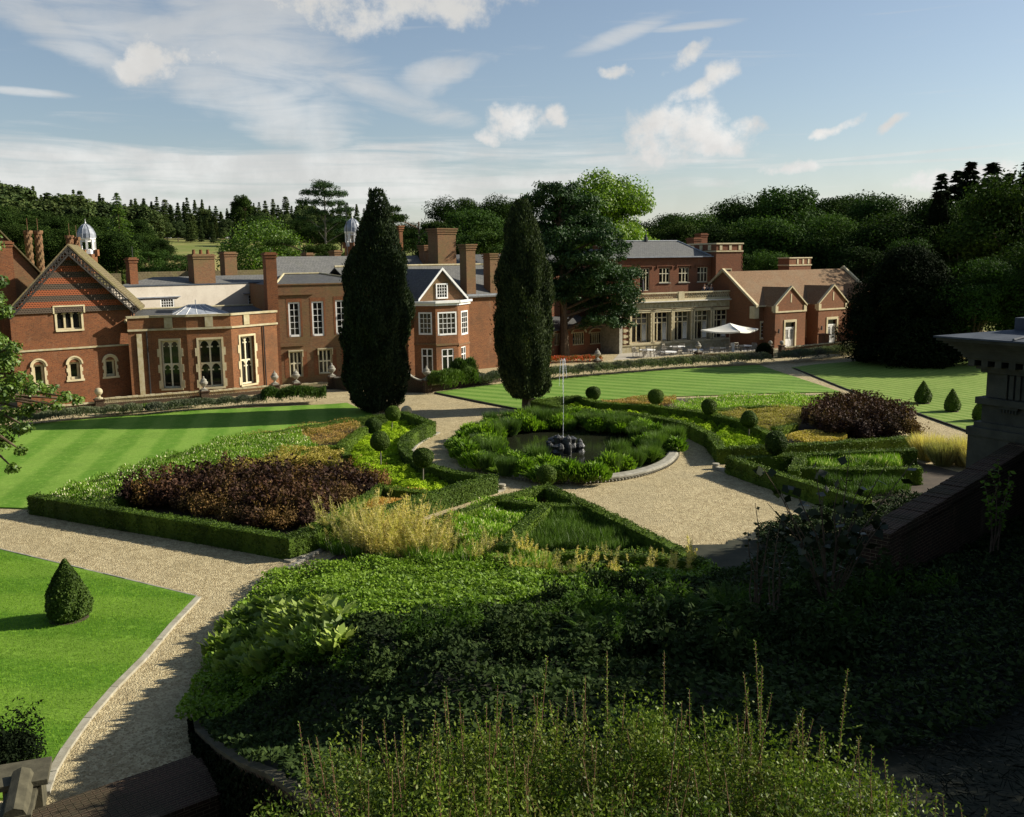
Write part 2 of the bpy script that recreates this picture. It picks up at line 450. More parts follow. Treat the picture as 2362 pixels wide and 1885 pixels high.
    M['juniper'] = m_leaf('juniper sprays', (0.011, 0.017, 0.012), (0.026, 0.033, 0.024), None, 0.7, 0.05, 0.1, 0.5)
    M['turf'] = m_leaf('grass blades', (0.11, 0.235, 0.014), (0.21, 0.36, 0.035), (0.085, 0.19, 0.014), 0.7, 0.35, 0.1, 0.35)
    M['shade_fern'] = m_leaf('shaded fern fronds', (0.035, 0.075, 0.010), (0.075, 0.14, 0.02), None, 0.7, 0.3, 0.1, 0.7)  # fern green darkened, so shade is put into the frond colour
    M['honeysuckle'] = m_leaf('small honeysuckle leaves', (0.058, 0.108, 0.012), (0.165, 0.225, 0.036), (0.10, 0.09, 0.034), 0.45, 0.25, 0.14, 4.0)
    M['twig'] = m_plain('red brown twig', (0.12, 0.055, 0.03), (0.17, 0.09, 0.05), 8.0, 0.7)
    M['fig'] = m_leaf('fig leaves', (0.022, 0.035, 0.012), (0.042, 0.058, 0.02), None, 0.5, 0.15, 0.3, 1.0)
    M['lavender'] = m_leaf('lavender leaves', (0.10, 0.125, 0.075), (0.155, 0.175, 0.11), (0.12, 0.11, 0.12), 0.75, 0.15, 0.15, 0.4)
    M['rosemary'] = m_leaf('rosemary leaves', (0.055, 0.105, 0.02), (0.10, 0.165, 0.03), None, 0.65, 0.2, 0.2, 0.7)
    M['flowers'] = m_leaf('red bedding flowers', (0.10, 0.15, 0.03), (0.18, 0.22, 0.05), (0.3, 0.09, 0.03), 0.6, 0.2, 0.2, 1.5, (0.55, 0.07, 0.03), 0.45)
    M['grass_l'] = m_lawn('mown lawn', (0.095, 0.215, 0.018), (0.185, 0.31, 0.045), R(12), 1.15, 0.85, 0.5, (0.20, 0.30, 0.055))
    M['grass_c'] = m_lawn('striped lawn', (0.10, 0.205, 0.024), (0.19, 0.295, 0.055), R(55.6), 0.80, 0.95, 0.10, (0.18, 0.26, 0.06))
    M['grass_r'] = m_lawn('straw striped lawn', (0.115, 0.205, 0.024), (0.235, 0.31, 0.075), R(24.4), 0.42, 0.9, 0.06, (0.22, 0.27, 0.07))
    M['grass_n'] = m_lawn('shaggy lawn', (0.080, 0.185, 0.014), (0.15, 0.26, 0.030), R(82), 1.5, 1.0, 0.9, (0.17, 0.29, 0.035))
    M['field'] = field_mat()
    M['hill'] = m_plain('leaf litter', (0.018, 0.022, 0.010), (0.035, 0.035, 0.018), 1.5, 0.95)
    M['cloth_navy'] = m_plain('navy cloth', (0.012, 0.016, 0.035), (0.02, 0.025, 0.05), 6.0, 0.9)
    M['cloth_grey'] = m_plain('grey cloth', (0.10, 0.10, 0.105), (0.14, 0.14, 0.145), 6.0, 0.9)
    M['skin'] = m_plain('skin', (0.45, 0.28, 0.20), (0.50, 0.32, 0.23), 4.0, 0.6)
    M['hair'] = m_plain('dark hair', (0.03, 0.02, 0.014), (0.05, 0.035, 0.02), 9.0, 0.7)
def glass_mat():
    m, k, o = new_mat('window glass')
    P = geopos(k)
    f = k.noise(k.scl(P, 1, 1, 0.35), 1.3, 3, 0.5)
    c = k.mix(k.step(f, 0.5, 0.72), (0.012, 0.012, 0.011), (0.07, 0.062, 0.045))
    principled(k, o, c, 0.06, 0.5)
    return m
def tile_band_mat():
    m, k, o = new_mat('hung tiles in bands')
    uv = uvco(k)
    sp = k.n('ShaderNodeSeparateXYZ')
    k.put(sp.inputs[0], uv)
    u, v = sp.outputs[0], sp.outputs[1]
    row = k.math('FLOOR', k.math('DIVIDE', v, 0.13))
    off = k.math('MULTIPLY', k.math('MODULO', row, 2.0), 0.09)
    fu = k.math('FRACT', k.math('DIVIDE', k.math('ADD', u, off), 0.18))
    fv = k.math('FRACT', k.math('DIVIDE', v, 0.13))
    scal = k.math('ADD', fv, k.math('MULTIPLY', k.math('ABSOLUTE', k.math('SUBTRACT', fu, 0.5)), -1.2))
    lip = k.step(scal, -0.28, 0.1)
    band = k.math('FRACT', k.math('DIVIDE', v, 0.80))
    darkb = k.math('LESS_THAN', band, 0.5)
    fine = k.noise(uv, 8, 4, 0.6)
    red = k.mix(fine, (0.22, 0.058, 0.022), (0.32, 0.10, 0.04))
    dark = k.mix(fine, (0.05, 0.042, 0.035), (0.12, 0.085, 0.055))
    c = k.mix(darkb, red, dark)
    c = k.mix(k.math('MULTIPLY', k.math('SUBTRACT', 1.0, lip), 0.85), c, (0.03, 0.018, 0.012))
    principled(k, o, c, 0.85, 0.2, 0.0, k.math('ADD', lip, k.math('MULTIPLY', fv, -1.0)), 0.7, 0.03)
    return m
def jet_mat():
    m, k, o = new_mat('falling water')
    d = k.n('ShaderNodeBsdfPrincipled')
    d.inputs['Base Color'].default_value = (0.9, 0.92, 0.94, 1)
    d.inputs['Roughness'].default_value = 0.15
    t = k.n('ShaderNodeBsdfTransparent')
    mx = k.n('ShaderNodeMixShader')
    n = k.noise(geopos(k), 9, 4, 0.6)
    k.put(mx.inputs[0], k.step(n, 0.30, 0.62))
    k.put(mx.inputs[1], t.outputs[0])
    k.put(mx.inputs[2], d.outputs[0])
    k.put(o.inputs[0], mx.outputs[0])
    return m
def water_mat():
    m, k, o = new_mat('pond water')
    n = k.noise(geopos(k), 3.5, 4, 0.6)
    principled(k, o, (0.016, 0.018, 0.010), 0.08, 0.4, 0.0, n, 0.25, 0.03)
    return m
def field_mat():
    m, k, o = new_mat('meadow grass')
    P = geopos(k)
    n1 = k.noise(P, 0.02, 6, 0.6)
    n2 = k.noise(P, 0.25, 6, 0.7)
    c = k.mix(k.step(n1, 0.40, 0.58), (0.30, 0.25, 0.09), (0.14, 0.17, 0.04))
    c = k.mix(k.math('MULTIPLY', k.step(n2, 0.4, 0.7), 0.5), c, (0.25, 0.22, 0.10))
    principled(k, o, c, 0.95, 0.1, 0.0, n2, 0.3, 0.3)
    return m
build_materials()
# ------------------------------------------------------------------ mesh helpers
class MB:
    """collects faces (with uv in metres) for one mesh"""
    def __init__(s):
        s.v, s.f, s.uv, s.sm = [], [], [], []
    def poly(s, pts, uvs=None, smooth=False):
        b = len(s.v)
        s.v.extend(tuple(p) for p in pts)
        s.f.append(list(range(b, b + len(pts))))
        if uvs is None:
            p0, p1, p2 = (Vector(pts[0]), Vector(pts[1]), Vector(pts[-1]))
            e = p1 - p0
            e = e.normalized() if e.length > 1e-9 else Vector((1, 0, 0))
            n = e.cross(p2 - p0)
            n = n.normalized() if n.length > 1e-9 else Vector((0, 0, 1))
            g = n.cross(e)
            if abs(n.z) < 0.2 and abs(e.z) < 0.5:
                g = Vector((0, 0, 1))
                uvs = [((Vector(p) - p0).dot(e) + p0.x * e.x + p0.y * e.y, p[2]) for p in pts]
            else:
                uvs = [((Vector(p) - p0).dot(e), (Vector(p) - p0).dot(g)) for p in pts]
        s.uv.append(uvs)
        s.sm.append(smooth)
    def hexa(s, b, t):
        """bottom 4 and top 4 points, both counter-clockwise from above"""
        s.poly(t)
        s.poly(b[::-1])
        for i in range(4):
            j = (i + 1) % 4
            s.poly([b[i], b[j], t[j], t[i]])
    def box(s, c, d, ang=0.0):
        ca, sa = math.cos(ang), math.sin(ang)
        def q(x, y, z):
            return (c[0] + x * ca - y * sa, c[1] + x * sa + y * ca, c[2] + z)
        a, b, h = d[0] / 2, d[1] / 2, d[2]
        s.hexa([q(-a, -b, 0), q(a, -b, 0), q(a, b, 0), q(-a, b, 0)], [q(-a, -b, h), q(a, -b, h), q(a, b, h), q(-a, b, h)])
    def prism(s, pts, z0, z1):
        """polygon (counter-clockwise) pulled up from z0 to z1"""
        s.poly([(p[0], p[1], z1) for p in pts], [(p[0], p[1]) for p in pts])
        n = len(pts)
        for i in range(n):
            j = (i + 1) % n
            s.poly([(*pts[i][:2], z0), (*pts[j][:2], z0), (*pts[j][:2], z1), (*pts[i][:2], z1)])
    def lathe(s, prof, c=(0, 0, 0), seg=16, smooth=True):
        for k in range(len(prof) - 1):
            r0, z0 = prof[k]
            r1, z1 = prof[k + 1]
            for i in range(seg):
                a, b = 2 * math.pi * i / seg, 2 * math.pi * (i + 1) / seg
                P = lambda r, z, t: (c[0] + r * math.cos(t), c[1] + r * math.sin(t), c[2] + z)
                pts = [P(r0, z0, a), P(r0, z0, b), P(r1, z1, b), P(r1, z1, a)]
                if r0 < 1e-6:
                    pts = [pts[0], pts[2], pts[3]]
                elif r1 < 1e-6:
                    pts = [pts[0], pts[1], pts[2]]
                s.poly(pts, None, smooth)
    def tube(s, pts, rad, seg=7):
        pts = [Vector(p) for p in pts]
        n = len(pts)
        rad = rad if isinstance(rad, (list, tuple)) else [rad] * n
        rings = []
        for i, p in enumerate(pts):
            d = (pts[min(i + 1, n - 1)] - pts[max(i - 1, 0)]).normalized()
            a = d.cross(Vector((0, 0, 1)) if abs(d.z) < 0.9 else Vector((1, 0, 0))).normalized()
            b = d.cross(a)
            rings.append([p + (a * math.cos(2 * math.pi * k / seg) + b * math.sin(2 * math.pi * k / seg)) * rad[i] for k in range(seg)])
        for i in range(n - 1):
            for k in range(seg):
                l = (k + 1) % seg
                s.poly([rings[i][l], rings[i][k], rings[i + 1][k], rings[i + 1][l]], None, True)
        s.poly(rings[0])
        s.poly(rings[-1][::-1])
    def mesh(s, name, mat):
        me = bpy.data.meshes.new(name)
        me.from_pydata(s.v, [], s.f)
        uvl = me.uv_layers.new(name="UVMap")
        flat = [c for u in s.uv for p in u for c in p]
        uvl.data.foreach_set("uv", flat)
        me.polygons.foreach_set("use_smooth", s.sm)
        if mat is not None:
            me.materials.append(mat)
        me.update()
        return me
    def build(s, name, mat, parent=None, loc=None):
        return link(name, s.mesh(name, mat), parent, loc)
def link(name, me, parent=None, loc=None):
    o = bpy.data.objects.new(name, me)
    COL.objects.link(o)
    if parent is not None:
        o.parent = parent
    if loc is not None:
        o.location = loc
    return o
def tag(o, label, cat, group=None, kind=None):
    if label:
        o["label"] = label
    if cat:
        o["category"] = cat
    if group:
        o["group"] = group
    if kind:
        o["kind"] = kind
    return o
def thing(name, label, cat, loc=(0, 0, 0), rz=0.0, group=None):
    o = bpy.data.objects.new(name, None)
    COL.objects.link(o)
    o.empty_display_size = 0.2
    o.location = loc
    o.rotation_euler = (0, 0, rz)
    return tag(o, label, cat, group)
def struct(name, mb, mat):
    o = mb.build(name, mat)
    o["kind"] = "structure"
    return o
def stuff(o, label, cat):
    return tag(o, label, cat, None, "stuff")
def copy_tree(o, parent=None):
    c = o.copy()
    COL.objects.link(c)
    c.parent = parent
    for ch in o.children:
        copy_tree(ch, c)
    return c

# ------------------------------------------------------------------ leaves
def cards_mesh(name, pos, t, b, mat, extra=None, mat2=None):
    """one small leaf-shaped face per point; t, b half length and half width vectors"""
    n = len(pos)
    v = np.empty((n, 4, 3), np.float32)
    v[:, 0] = pos - t
    v[:, 1] = pos + b - t * 0.15
    v[:, 2] = pos + t
    v[:, 3] = pos - b - t * 0.15
    v = v.reshape(-1, 3)
    faces = np.arange(4 * n, dtype=np.int32)
    starts = np.arange(0, 4 * n, 4, dtype=np.int32)
    tot = np.full(n, 4, np.int32)
    if extra is not None:
        ev, ef = extra
        ev = np.asarray(ev, np.float32)
        base = len(v)
        v = np.vstack([v, ev])
        cur = len(faces)
        el = []
        es, et = [], []
        for f in ef:
            es.append(cur + len(el))
            et.append(len(f))
            el.extend(base + i for i in f)
        faces = np.concatenate([faces, np.array(el, np.int32)])
        starts = np.concatenate([starts, np.array(es, np.int32)])
        tot = np.concatenate([tot, np.array(et, np.int32)])
    me = bpy.data.meshes.new(name)
    me.vertices.add(len(v))
    me.vertices.foreach_set("co", v.ravel())
    me.loops.add(len(faces))
    me.loops.foreach_set("vertex_index", faces)
    me.polygons.add(len(starts))
    me.polygons.foreach_set("loop_start", starts)
    me.polygons.foreach_set("loop_total", tot)
    me.materials.append(mat)
    if extra is not None and mat2 is not None:
        me.materials.append(mat2)
        mi = np.zeros(len(starts), np.int32)
        mi[n:] = 1
        me.polygons.foreach_set("material_index", mi)
    me.update(calc_edges=True)
    return me
def unit(a):
    return a / np.maximum(np.linalg.norm(a, axis=-1, keepdims=True), 1e-9)
def frames(rng, nrm, jitter=0.5):
    """random leaf frame whose face looks along nrm (with jitter)"""
    n = unit(nrm + rng.normal(0, jitter, nrm.shape))
    r = rng.normal(0, 1, nrm.shape)
    t = unit(np.cross(n, r))
    b = np.cross(n, t)
    return t, b
def leafy(name, rng, pos, nrm, size, asp, mat, jitter=0.5, extra=None, mat2=None):
    t, b = frames(rng, nrm, jitter)
    s = (np.full(len(pos), size) if np.isscalar(size) else size) * rng.uniform(0.65, 1.25, len(pos))
    return cards_mesh(name, pos, t * (s / 2)[:, None], b * (s * asp / 2)[:, None], mat, extra, mat2)
def blade_mesh(name, rng, pos, dirs, length, width, mat, extra=None, mat2=None):
    d = unit(dirs)
    r = rng.normal(0, 1, d.shape)
    b = unit(np.cross(d, r))
    L = (np.full(len(pos), length) if np.isscalar(length) else length)
    W = (np.full(len(pos), width) if np.isscalar(width) else width)
    return cards_mesh(name, pos + d * (L / 2)[:, None], d * (L / 2)[:, None], b * (W / 2)[:, None], mat, extra, mat2)
def sphere_dirs(rng, n):
    return unit(rng.normal(0, 1, (n, 3)))
def blob_leaves(rng, centres, radii, per, inner=0.55):
    """points through the outer part of many overlapping clumps"""
    pos, nrm = [], []
    for c, r in zip(centres, radii):
        d = sphere_dirs(rng, per)
        k = rng.uniform(inner, 1.08, per) ** 0.7
        rr = np.asarray(r, float)
        pos.append(np.asarray(c) + d * rr * k[:, None])
        nrm.append(unit(d / rr))
    return np.vstack(pos), np.vstack(nrm)
def in_poly(pts, poly):
    x, y = pts[:, 0], pts[:, 1]
    inside = np.zeros(len(pts), bool)
    n = len(poly)
    j = n - 1
    for i in range(n):
        xi, yi = poly[i][:2]
        xj, yj = poly[j][:2]
        c = ((yi > y) != (yj > y)) & (x < (xj - xi) * (y - yi) / (yj - yi + 1e-12) + xi)
        inside ^= c
        j = i
    return inside
def poly_points(rng, poly, n):
    p = np.array([q[:2] for q in poly])
    lo, hi = p.min(0), p.max(0)
    out_ = np.empty((0, 2))
    while len(out_) < n:
        c = rng.uniform(lo, hi, (n * 2, 2))
        out_ = np.vstack([out_, c[in_poly(c, poly)]])
    return out_[:n]
def spread_points(rng, poly, dist, tries=4000, limit=400):
    c = poly_points(rng, poly, tries)
    keep = []
    for p in c:
        if all((p[0] - q[0]) ** 2 + (p[1] - q[1]) ** 2 > dist * dist for q in keep):
            keep.append(p)
            if len(keep) >= limit:
                break
    return keep

# ------------------------------------------------------------------ tree kinds
def trunk_mb(h, r0, r1, lean=(0, 0), limbs=None):
    mb = MB()
    n = 6
    mb.tube([(lean[0] * (i / n) ** 1.5, lean[1] * (i / n) ** 1.5, -0.3 + (h + 0.3) * i / n) for i in range(n + 1)],
            [r0 * 1.35] + [r0 + (r1 - r0) * i / n for i in range(1, n + 1)], 8)
    for l in limbs or []:
        mb.tube(l[0], l[1], 6)
    return mb
def broad_tree(name, seed, h, wd, mat, nclump=42, per=330, leaf=0.42, base=0.22, crown_shape=0.62, round_=1.0):
    rng = np.random.default_rng(seed)
    root = bpy.data.objects.new(name, None)
    COL.objects.link(root)
    cz = h * (base + (1 - base) * 0.52)
    rz = h * (1 - base) * 0.5
    d = sphere_dirs(rng, nclump)
    d[:, 2] = d[:, 2] * 0.9 + 0.12
    k = rng.uniform(0.45, 0.92, nclump)
    k[: nclump // 2] = rng.uniform(0.74, 0.95, nclump // 2)
    shape = 1.0 - 0.28 * np.clip(d[:, 2], 0, 1) * crown_shape
    cen = np.stack([d[:, 0] * k * wd / 2 * shape, d[:, 1] * k * wd / 2 * shape, cz + d[:, 2] * k * rz], 1)
    rad = rng.uniform(0.13, 0.25, nclump) * wd * round_
    radii = np.stack([rad, rad, rad * rng.uniform(0.6, 0.85, nclump)], 1)
    pos, nrm = blob_leaves(rng, cen, radii, per, 0.45)
    nrm = unit(nrm + np.array([0, 0, 0.35]))
    me = leafy(name + "_crown", rng, pos, nrm, leaf, 0.62, mat, 0.55)
    link("crown", me, root)
    limbs = []
    for i in rng.choice(nclump, 9, replace=False):
        z0 = h * rng.uniform(base * 0.7, base + 0.25)
        e = cen[i]
        limbs.append(([(0, 0, z0), (e[0] * 0.5, e[1] * 0.5, z0 + (e[2] - z0) * 0.35), tuple(e)], [0.018 * h * 0.6, 0.012 * h * 0.6, 0.03]))
    link("trunk", trunk_mb(h * 0.75, 0.021 * h, 0.008 * h, (0.2, 0.1), limbs).mesh("trunk", M['bark']), root)
    return root
def conifer_tree(name, seed, h, wd, mat, levels=26, leaf=0.55, top_bare=0.0, droop=0.25, fill=0.78):
    rng = np.random.default_rng(seed)
    root = bpy.data.objects.new(name, None)
    COL.objects.link(root)
    P, T, Lh, W = [], [], [], []
    for i in range(levels):
        f = (i + rng.uniform(-0.3, 0.3)) / levels
        z = h * (0.06 + 0.93 * f)
        r = wd / 2 * (1 - f) ** fill * rng.uniform(0.75, 1.12) + 0.15
        nb = int(7 + 5 * (1 - f))
        a0 = rng.uniform(0, 6.28)
        for bnum in range(nb):
            a = a0 + 6.283 * bnum / nb + rng.uniform(-0.25, 0.25)
            rb = r * rng.uniform(0.7, 1.12)
            m = int(8 + rb * 9)
            s = rng.uniform(0.12, 1.0, m)
            out_ = np.array([math.cos(a), math.sin(a), 0])
            side = np.array([-math.sin(a), math.cos(a), 0])
            zz = z + 0.10 * rb * s - droop * rb * s ** 2
            sp = rng.normal(0, 0.16, m) * rb * (0.4 + s)
            p = out_ * (rb * s)[:, None] + side * sp[:, None]
            p[:, 2] = zz + rng.normal(0, 0.10, m)
            P.append(p)
            dd = out_ * 1.0 + side * (sp / (rb + 0.01))[:, None] * 1.6 + rng.normal(0, 0.22, (m, 3)) + np.array([0, 0, -0.25])
            T.append(dd)
            Lh.append(np.full(m, leaf) * rng.uniform(0.7, 1.2, m))
    P, T, Lh = np.vstack(P), np.vstack(T), np.concatenate(Lh)
    d = unit(T)
    up = np.tile(np.array([0, 0, 1.0]), (len(P), 1)) + rng.normal(0, 0.5, P.shape)
    b = unit(np.cross(d, up))
    me = cards_mesh(name + "_crown", P, d * (Lh / 2)[:, None], b * (Lh * 0.24)[:, None], mat)
    link("crown", me, root)
    link("trunk", trunk_mb(h * 0.97, 0.014 * h, 0.03).mesh("trunk", M['bark']), root)
    return root
def plate_tree(name, seed, h, plates, mat, leaf=0.3, per=420, trunk_r=0.3, lean=(0, 0), bark='bark', dense=4.5):
    """pine or cedar: flat plates of foliage on a bare trunk; plates are (x, y, z, rx, ry, rz)"""
    rng = np.random.default_rng(seed)
    root = bpy.data.objects.new(name, None)
    COL.objects.link(root)
    pos, nrm, limbs = [], [], []
    for (x, y, z, rx, ry, rz) in plates:
        n = max(7, int(rx * ry * dense))
        for _ in range(n):
            a, k = rng.uniform(0, 6.28), math.sqrt(rng.uniform(0, 1))
            c = np.array([x + math.cos(a) * k * rx, y + math.sin(a) * k * ry, z + rng.normal(0, rz * 0.35) - 0.25 * rz * k])
            rr = rng.uniform(0.35, 0.75) * min(rx, ry) * 0.55 + 0.25
            d = sphere_dirs(rng, per // 6)
            kk = rng.uniform(0.4, 1.05, per // 6)
            pos.append(c + d * np.array([rr, rr, rr * 0.6]) * kk[:, None])
            nrm.append(unit(d + np.array([0, 0, 0.5])))
        t = min(0.95, max(0.15, (z - 0.12 * h) / h))
        limbs.append(([(lean[0] * t, lean[1] * t, h * t), (x * 0.5, y * 0.5, (h * t + z) / 2), (x, y, z - rz * 0.2)], [trunk_r * 0.33, trunk_r * 0.25, 0.05]))
    pos, nrm = np.vstack(pos), np.vstack(nrm)
    link("crown", leafy(name + "_crown", rng, pos, nrm, leaf, 0.4, mat, 0.6), root)
    link("trunk", trunk_mb(h * 0.93, trunk_r, trunk_r * 0.35, lean, limbs).mesh("trunk", M[bark]), root)
    return root
def column_tree(name, seed, prof, mat, n, leaf, asp=0.42, lump=0.12, trunk_h=1.2):
    """solid upright evergreen; prof is [(z, radius)]"""
    rng = np.random.default_rng(seed)
    root = bpy.data.objects.new(name, None)
    COL.objects.link(root)
    zs, rs = np.array([p[0] for p in prof]), np.array([p[1] for p in prof])
    dens = np.maximum(rs, 0.2)
    zz = np.interp(rng.uniform(0, 1, n * 3), np.concatenate([[0], np.cumsum((dens[1:] + dens[:-1]) / 2 * np.diff(zs)) / np.sum((dens[1:] + dens[:-1]) / 2 * np.diff(zs))]), zs)[:n]
    a = rng.uniform(0, 2 * math.pi, n)
    r = np.interp(zz, zs, rs)
    # sprays: lumps in angle and height
    nl = 120
    lz, la, lr = rng.uniform(zs[0], zs[-1], nl), rng.uniform(0, 6.283, nl), rng.uniform(0.4, 1.0, nl)
    bump = np.zeros(n)
    for z0, a0, s0 in zip(lz, la, lr):
        da = np.angle(np.exp(1j * (a - a0))) * np.maximum(r, 0.3)
        dz = (zz - z0) * 0.55
        q = np.exp(-(da ** 2 + dz ** 2 * 0.5) / (0.46 * s0) ** 2)
        bump = np.maximum(bump, q * s0)
    depth = rng.uniform(0, 1, n) ** 1.6
    rr = np.maximum(r * (0.86 + 0.06 * np.sin(3 * a + zz)) + bump * lump * 2.4 - depth * 0.42 * np.minimum(1, r), 0.02)
    wisp = rng.uniform(0, 1, n) < 0.03
    rr[wisp] += rng.uniform(0.02, 0.28, wisp.sum())
    keep = (bump > 0.16) | (rng.uniform(0, 1, n) < 0.55) | (depth > 0.5)
    zz, a, rr, depth = zz[keep], a[keep], rr[keep], depth[keep]
    n = len(zz)
    pos = np.stack([rr * np.cos(a), rr * np.sin(a), zz + rng.normal(0, 0.06, n)], 1)
    out_ = np.stack([np.cos(a), np.sin(a), np.zeros(n)], 1)
    d = unit(out_ * rng.uniform(0.2, 0.9, n)[:, None] + np.array([0, 0, 1.0]) + rng.normal(0, 0.28, (n, 3)))
    b = unit(np.cross(d, out_ + rng.normal(0, 0.5, (n, 3))))
    L = leaf * rng.uniform(0.6, 1.3, n)
    link("crown", cards_mesh(name + "_crown", pos, d * (L / 2)[:, None], b * (L * asp / 2)[:, None], mat), root)
    tr = MB()
    tr.tube([(0, 0, -0.3), (0.03, 0, trunk_h), (0, 0, zs[-1] * 0.8)], [0.30, 0.24, 0.04], 8)
    tr.build("trunk", M['bark'], root)
    return root
def shrub_mesh(name, seed, h, wd, mat, n=1600, leaf=0.1, asp=0.55, spiky=0.0, nclump=14, flat=0.8):
    rng = np.random.default_rng(seed)
    d = sphere_dirs(rng, nclump)
    d[:, 2] = np.abs(d[:, 2])
    k = rng.uniform(0.2, 0.8, nclump)
    cen = np.stack([d[:, 0] * k * wd / 2, d[:, 1] * k * wd / 2, h * (0.35 + 0.4 * d[:, 2] * k)], 1)
    rad = rng.uniform(0.22, 0.36, nclump)[:, None] * np.array([wd * 0.7, wd * 0.7, h * flat])
    pos, nrm = blob_leaves(rng, cen, rad, n // nclump, 0.4)
    pos[:, 2] = np.maximum(pos[:, 2], 0.02)
    if spiky > 0:
        m = int(n * spiky)
        ns = max(5, m // 26)
        st = rng.uniform(-0.42, 0.42, (ns, 2)) * wd
        top = h * rng.uniform(0.85, 1.22, ns)
        i = rng.integers(0, ns, m)
        f = rng.uniform(0.4, 1.0, m)
        q = np.stack([st[i, 0] + rng.normal(0, 0.05, m), st[i, 1] + rng.normal(0, 0.05, m), top[i] * f], 1)
        pos = np.vstack([pos, q])
        nrm = np.vstack([nrm, sphere_dirs(rng, m)])
    return leafy(name, rng, pos, unit(nrm + np.array([0, 0, 0.3])), leaf, asp, mat, 0.6)
# ------------------------------------------------------------------ ground
def smooth(t):
    t = max(0.0, min(1.0, t))
    return t * t * (3 - 2 * t)
WALL_LINE = [(-7.15, 21.3, 0.05), (-6.75, 19.6, 0.16), (-6.34, 18.5, 0.38), (-5.24, 16.4, 1.05), (-4.31, 14.6, 1.75), (-3.42, 13.0, 2.43), (-2.62, 11.6, 2.88), (-2.0, 10.6, 3.24), (-1.24, 9.4, 3.6), (0.5, 7.0, 4.4), (3.0, 5.0, 5.0)]
def wall_x(Y):
    return wall_at(Y)[0]
def wall_at(Y):
    for (x0, y0, z0), (x1, y1, z1) in zip(WALL_LINE[:-1], WALL_LINE[1:]):
        if y1 <= Y <= y0:
            f = (Y - y0) / (y1 - y0)
            return x0 + (x1 - x0) * f, z0 + (z1 - z0) * f
    return (WALL_LINE[0][0] - 0.6, 0.1) if Y > WALL_LINE[0][1] else (WALL_LINE[-1][0], WALL_LINE[-1][2])
KERB = sorted([G(*p)[::-1] for p in ((505, 1515), (522, 1470), (560, 1415), (600, 1372), (655, 1322), (760, 1262), (850, 1228), (930, 1205))])
def KERB_X(Y):
    ys = [k[0] for k in KERB]
    return float(np.interp(Y, [WALL_LINE[0][1]] + ys, [WALL_LINE[0][0]] + [k[1] for k in KERB])) + 0.1
def mound(X, Y):
    """height of the bank the photographer stands on"""
    base = max(0.0, 29.5 - Y) * 0.215
    if Y > 26:
        base = 0.215 * ((32 - min(Y, 32)) ** 2) / 17.0
    side = max(0.0, X - 5.0) * 0.16 * smooth((33 - Y) / 7)
    xw, zw = wall_at(Y)
    if Y <= WALL_LINE[0][1]:
        base = zw + (base - zw) * smooth((X - xw) / 3.5)
        edge = 1.0
    else:
        edge = smooth((X - KERB_X(Y) + 0.05) / 3.2)
    return (base + side) * edge
def far_ground(X, Y):
    s = -0.57 * (X + 33.5) + 0.82 * (Y - 65.7)
    h = max(0.0, s - 34) * 0.07
    return min(h, 20.0) - 0.12
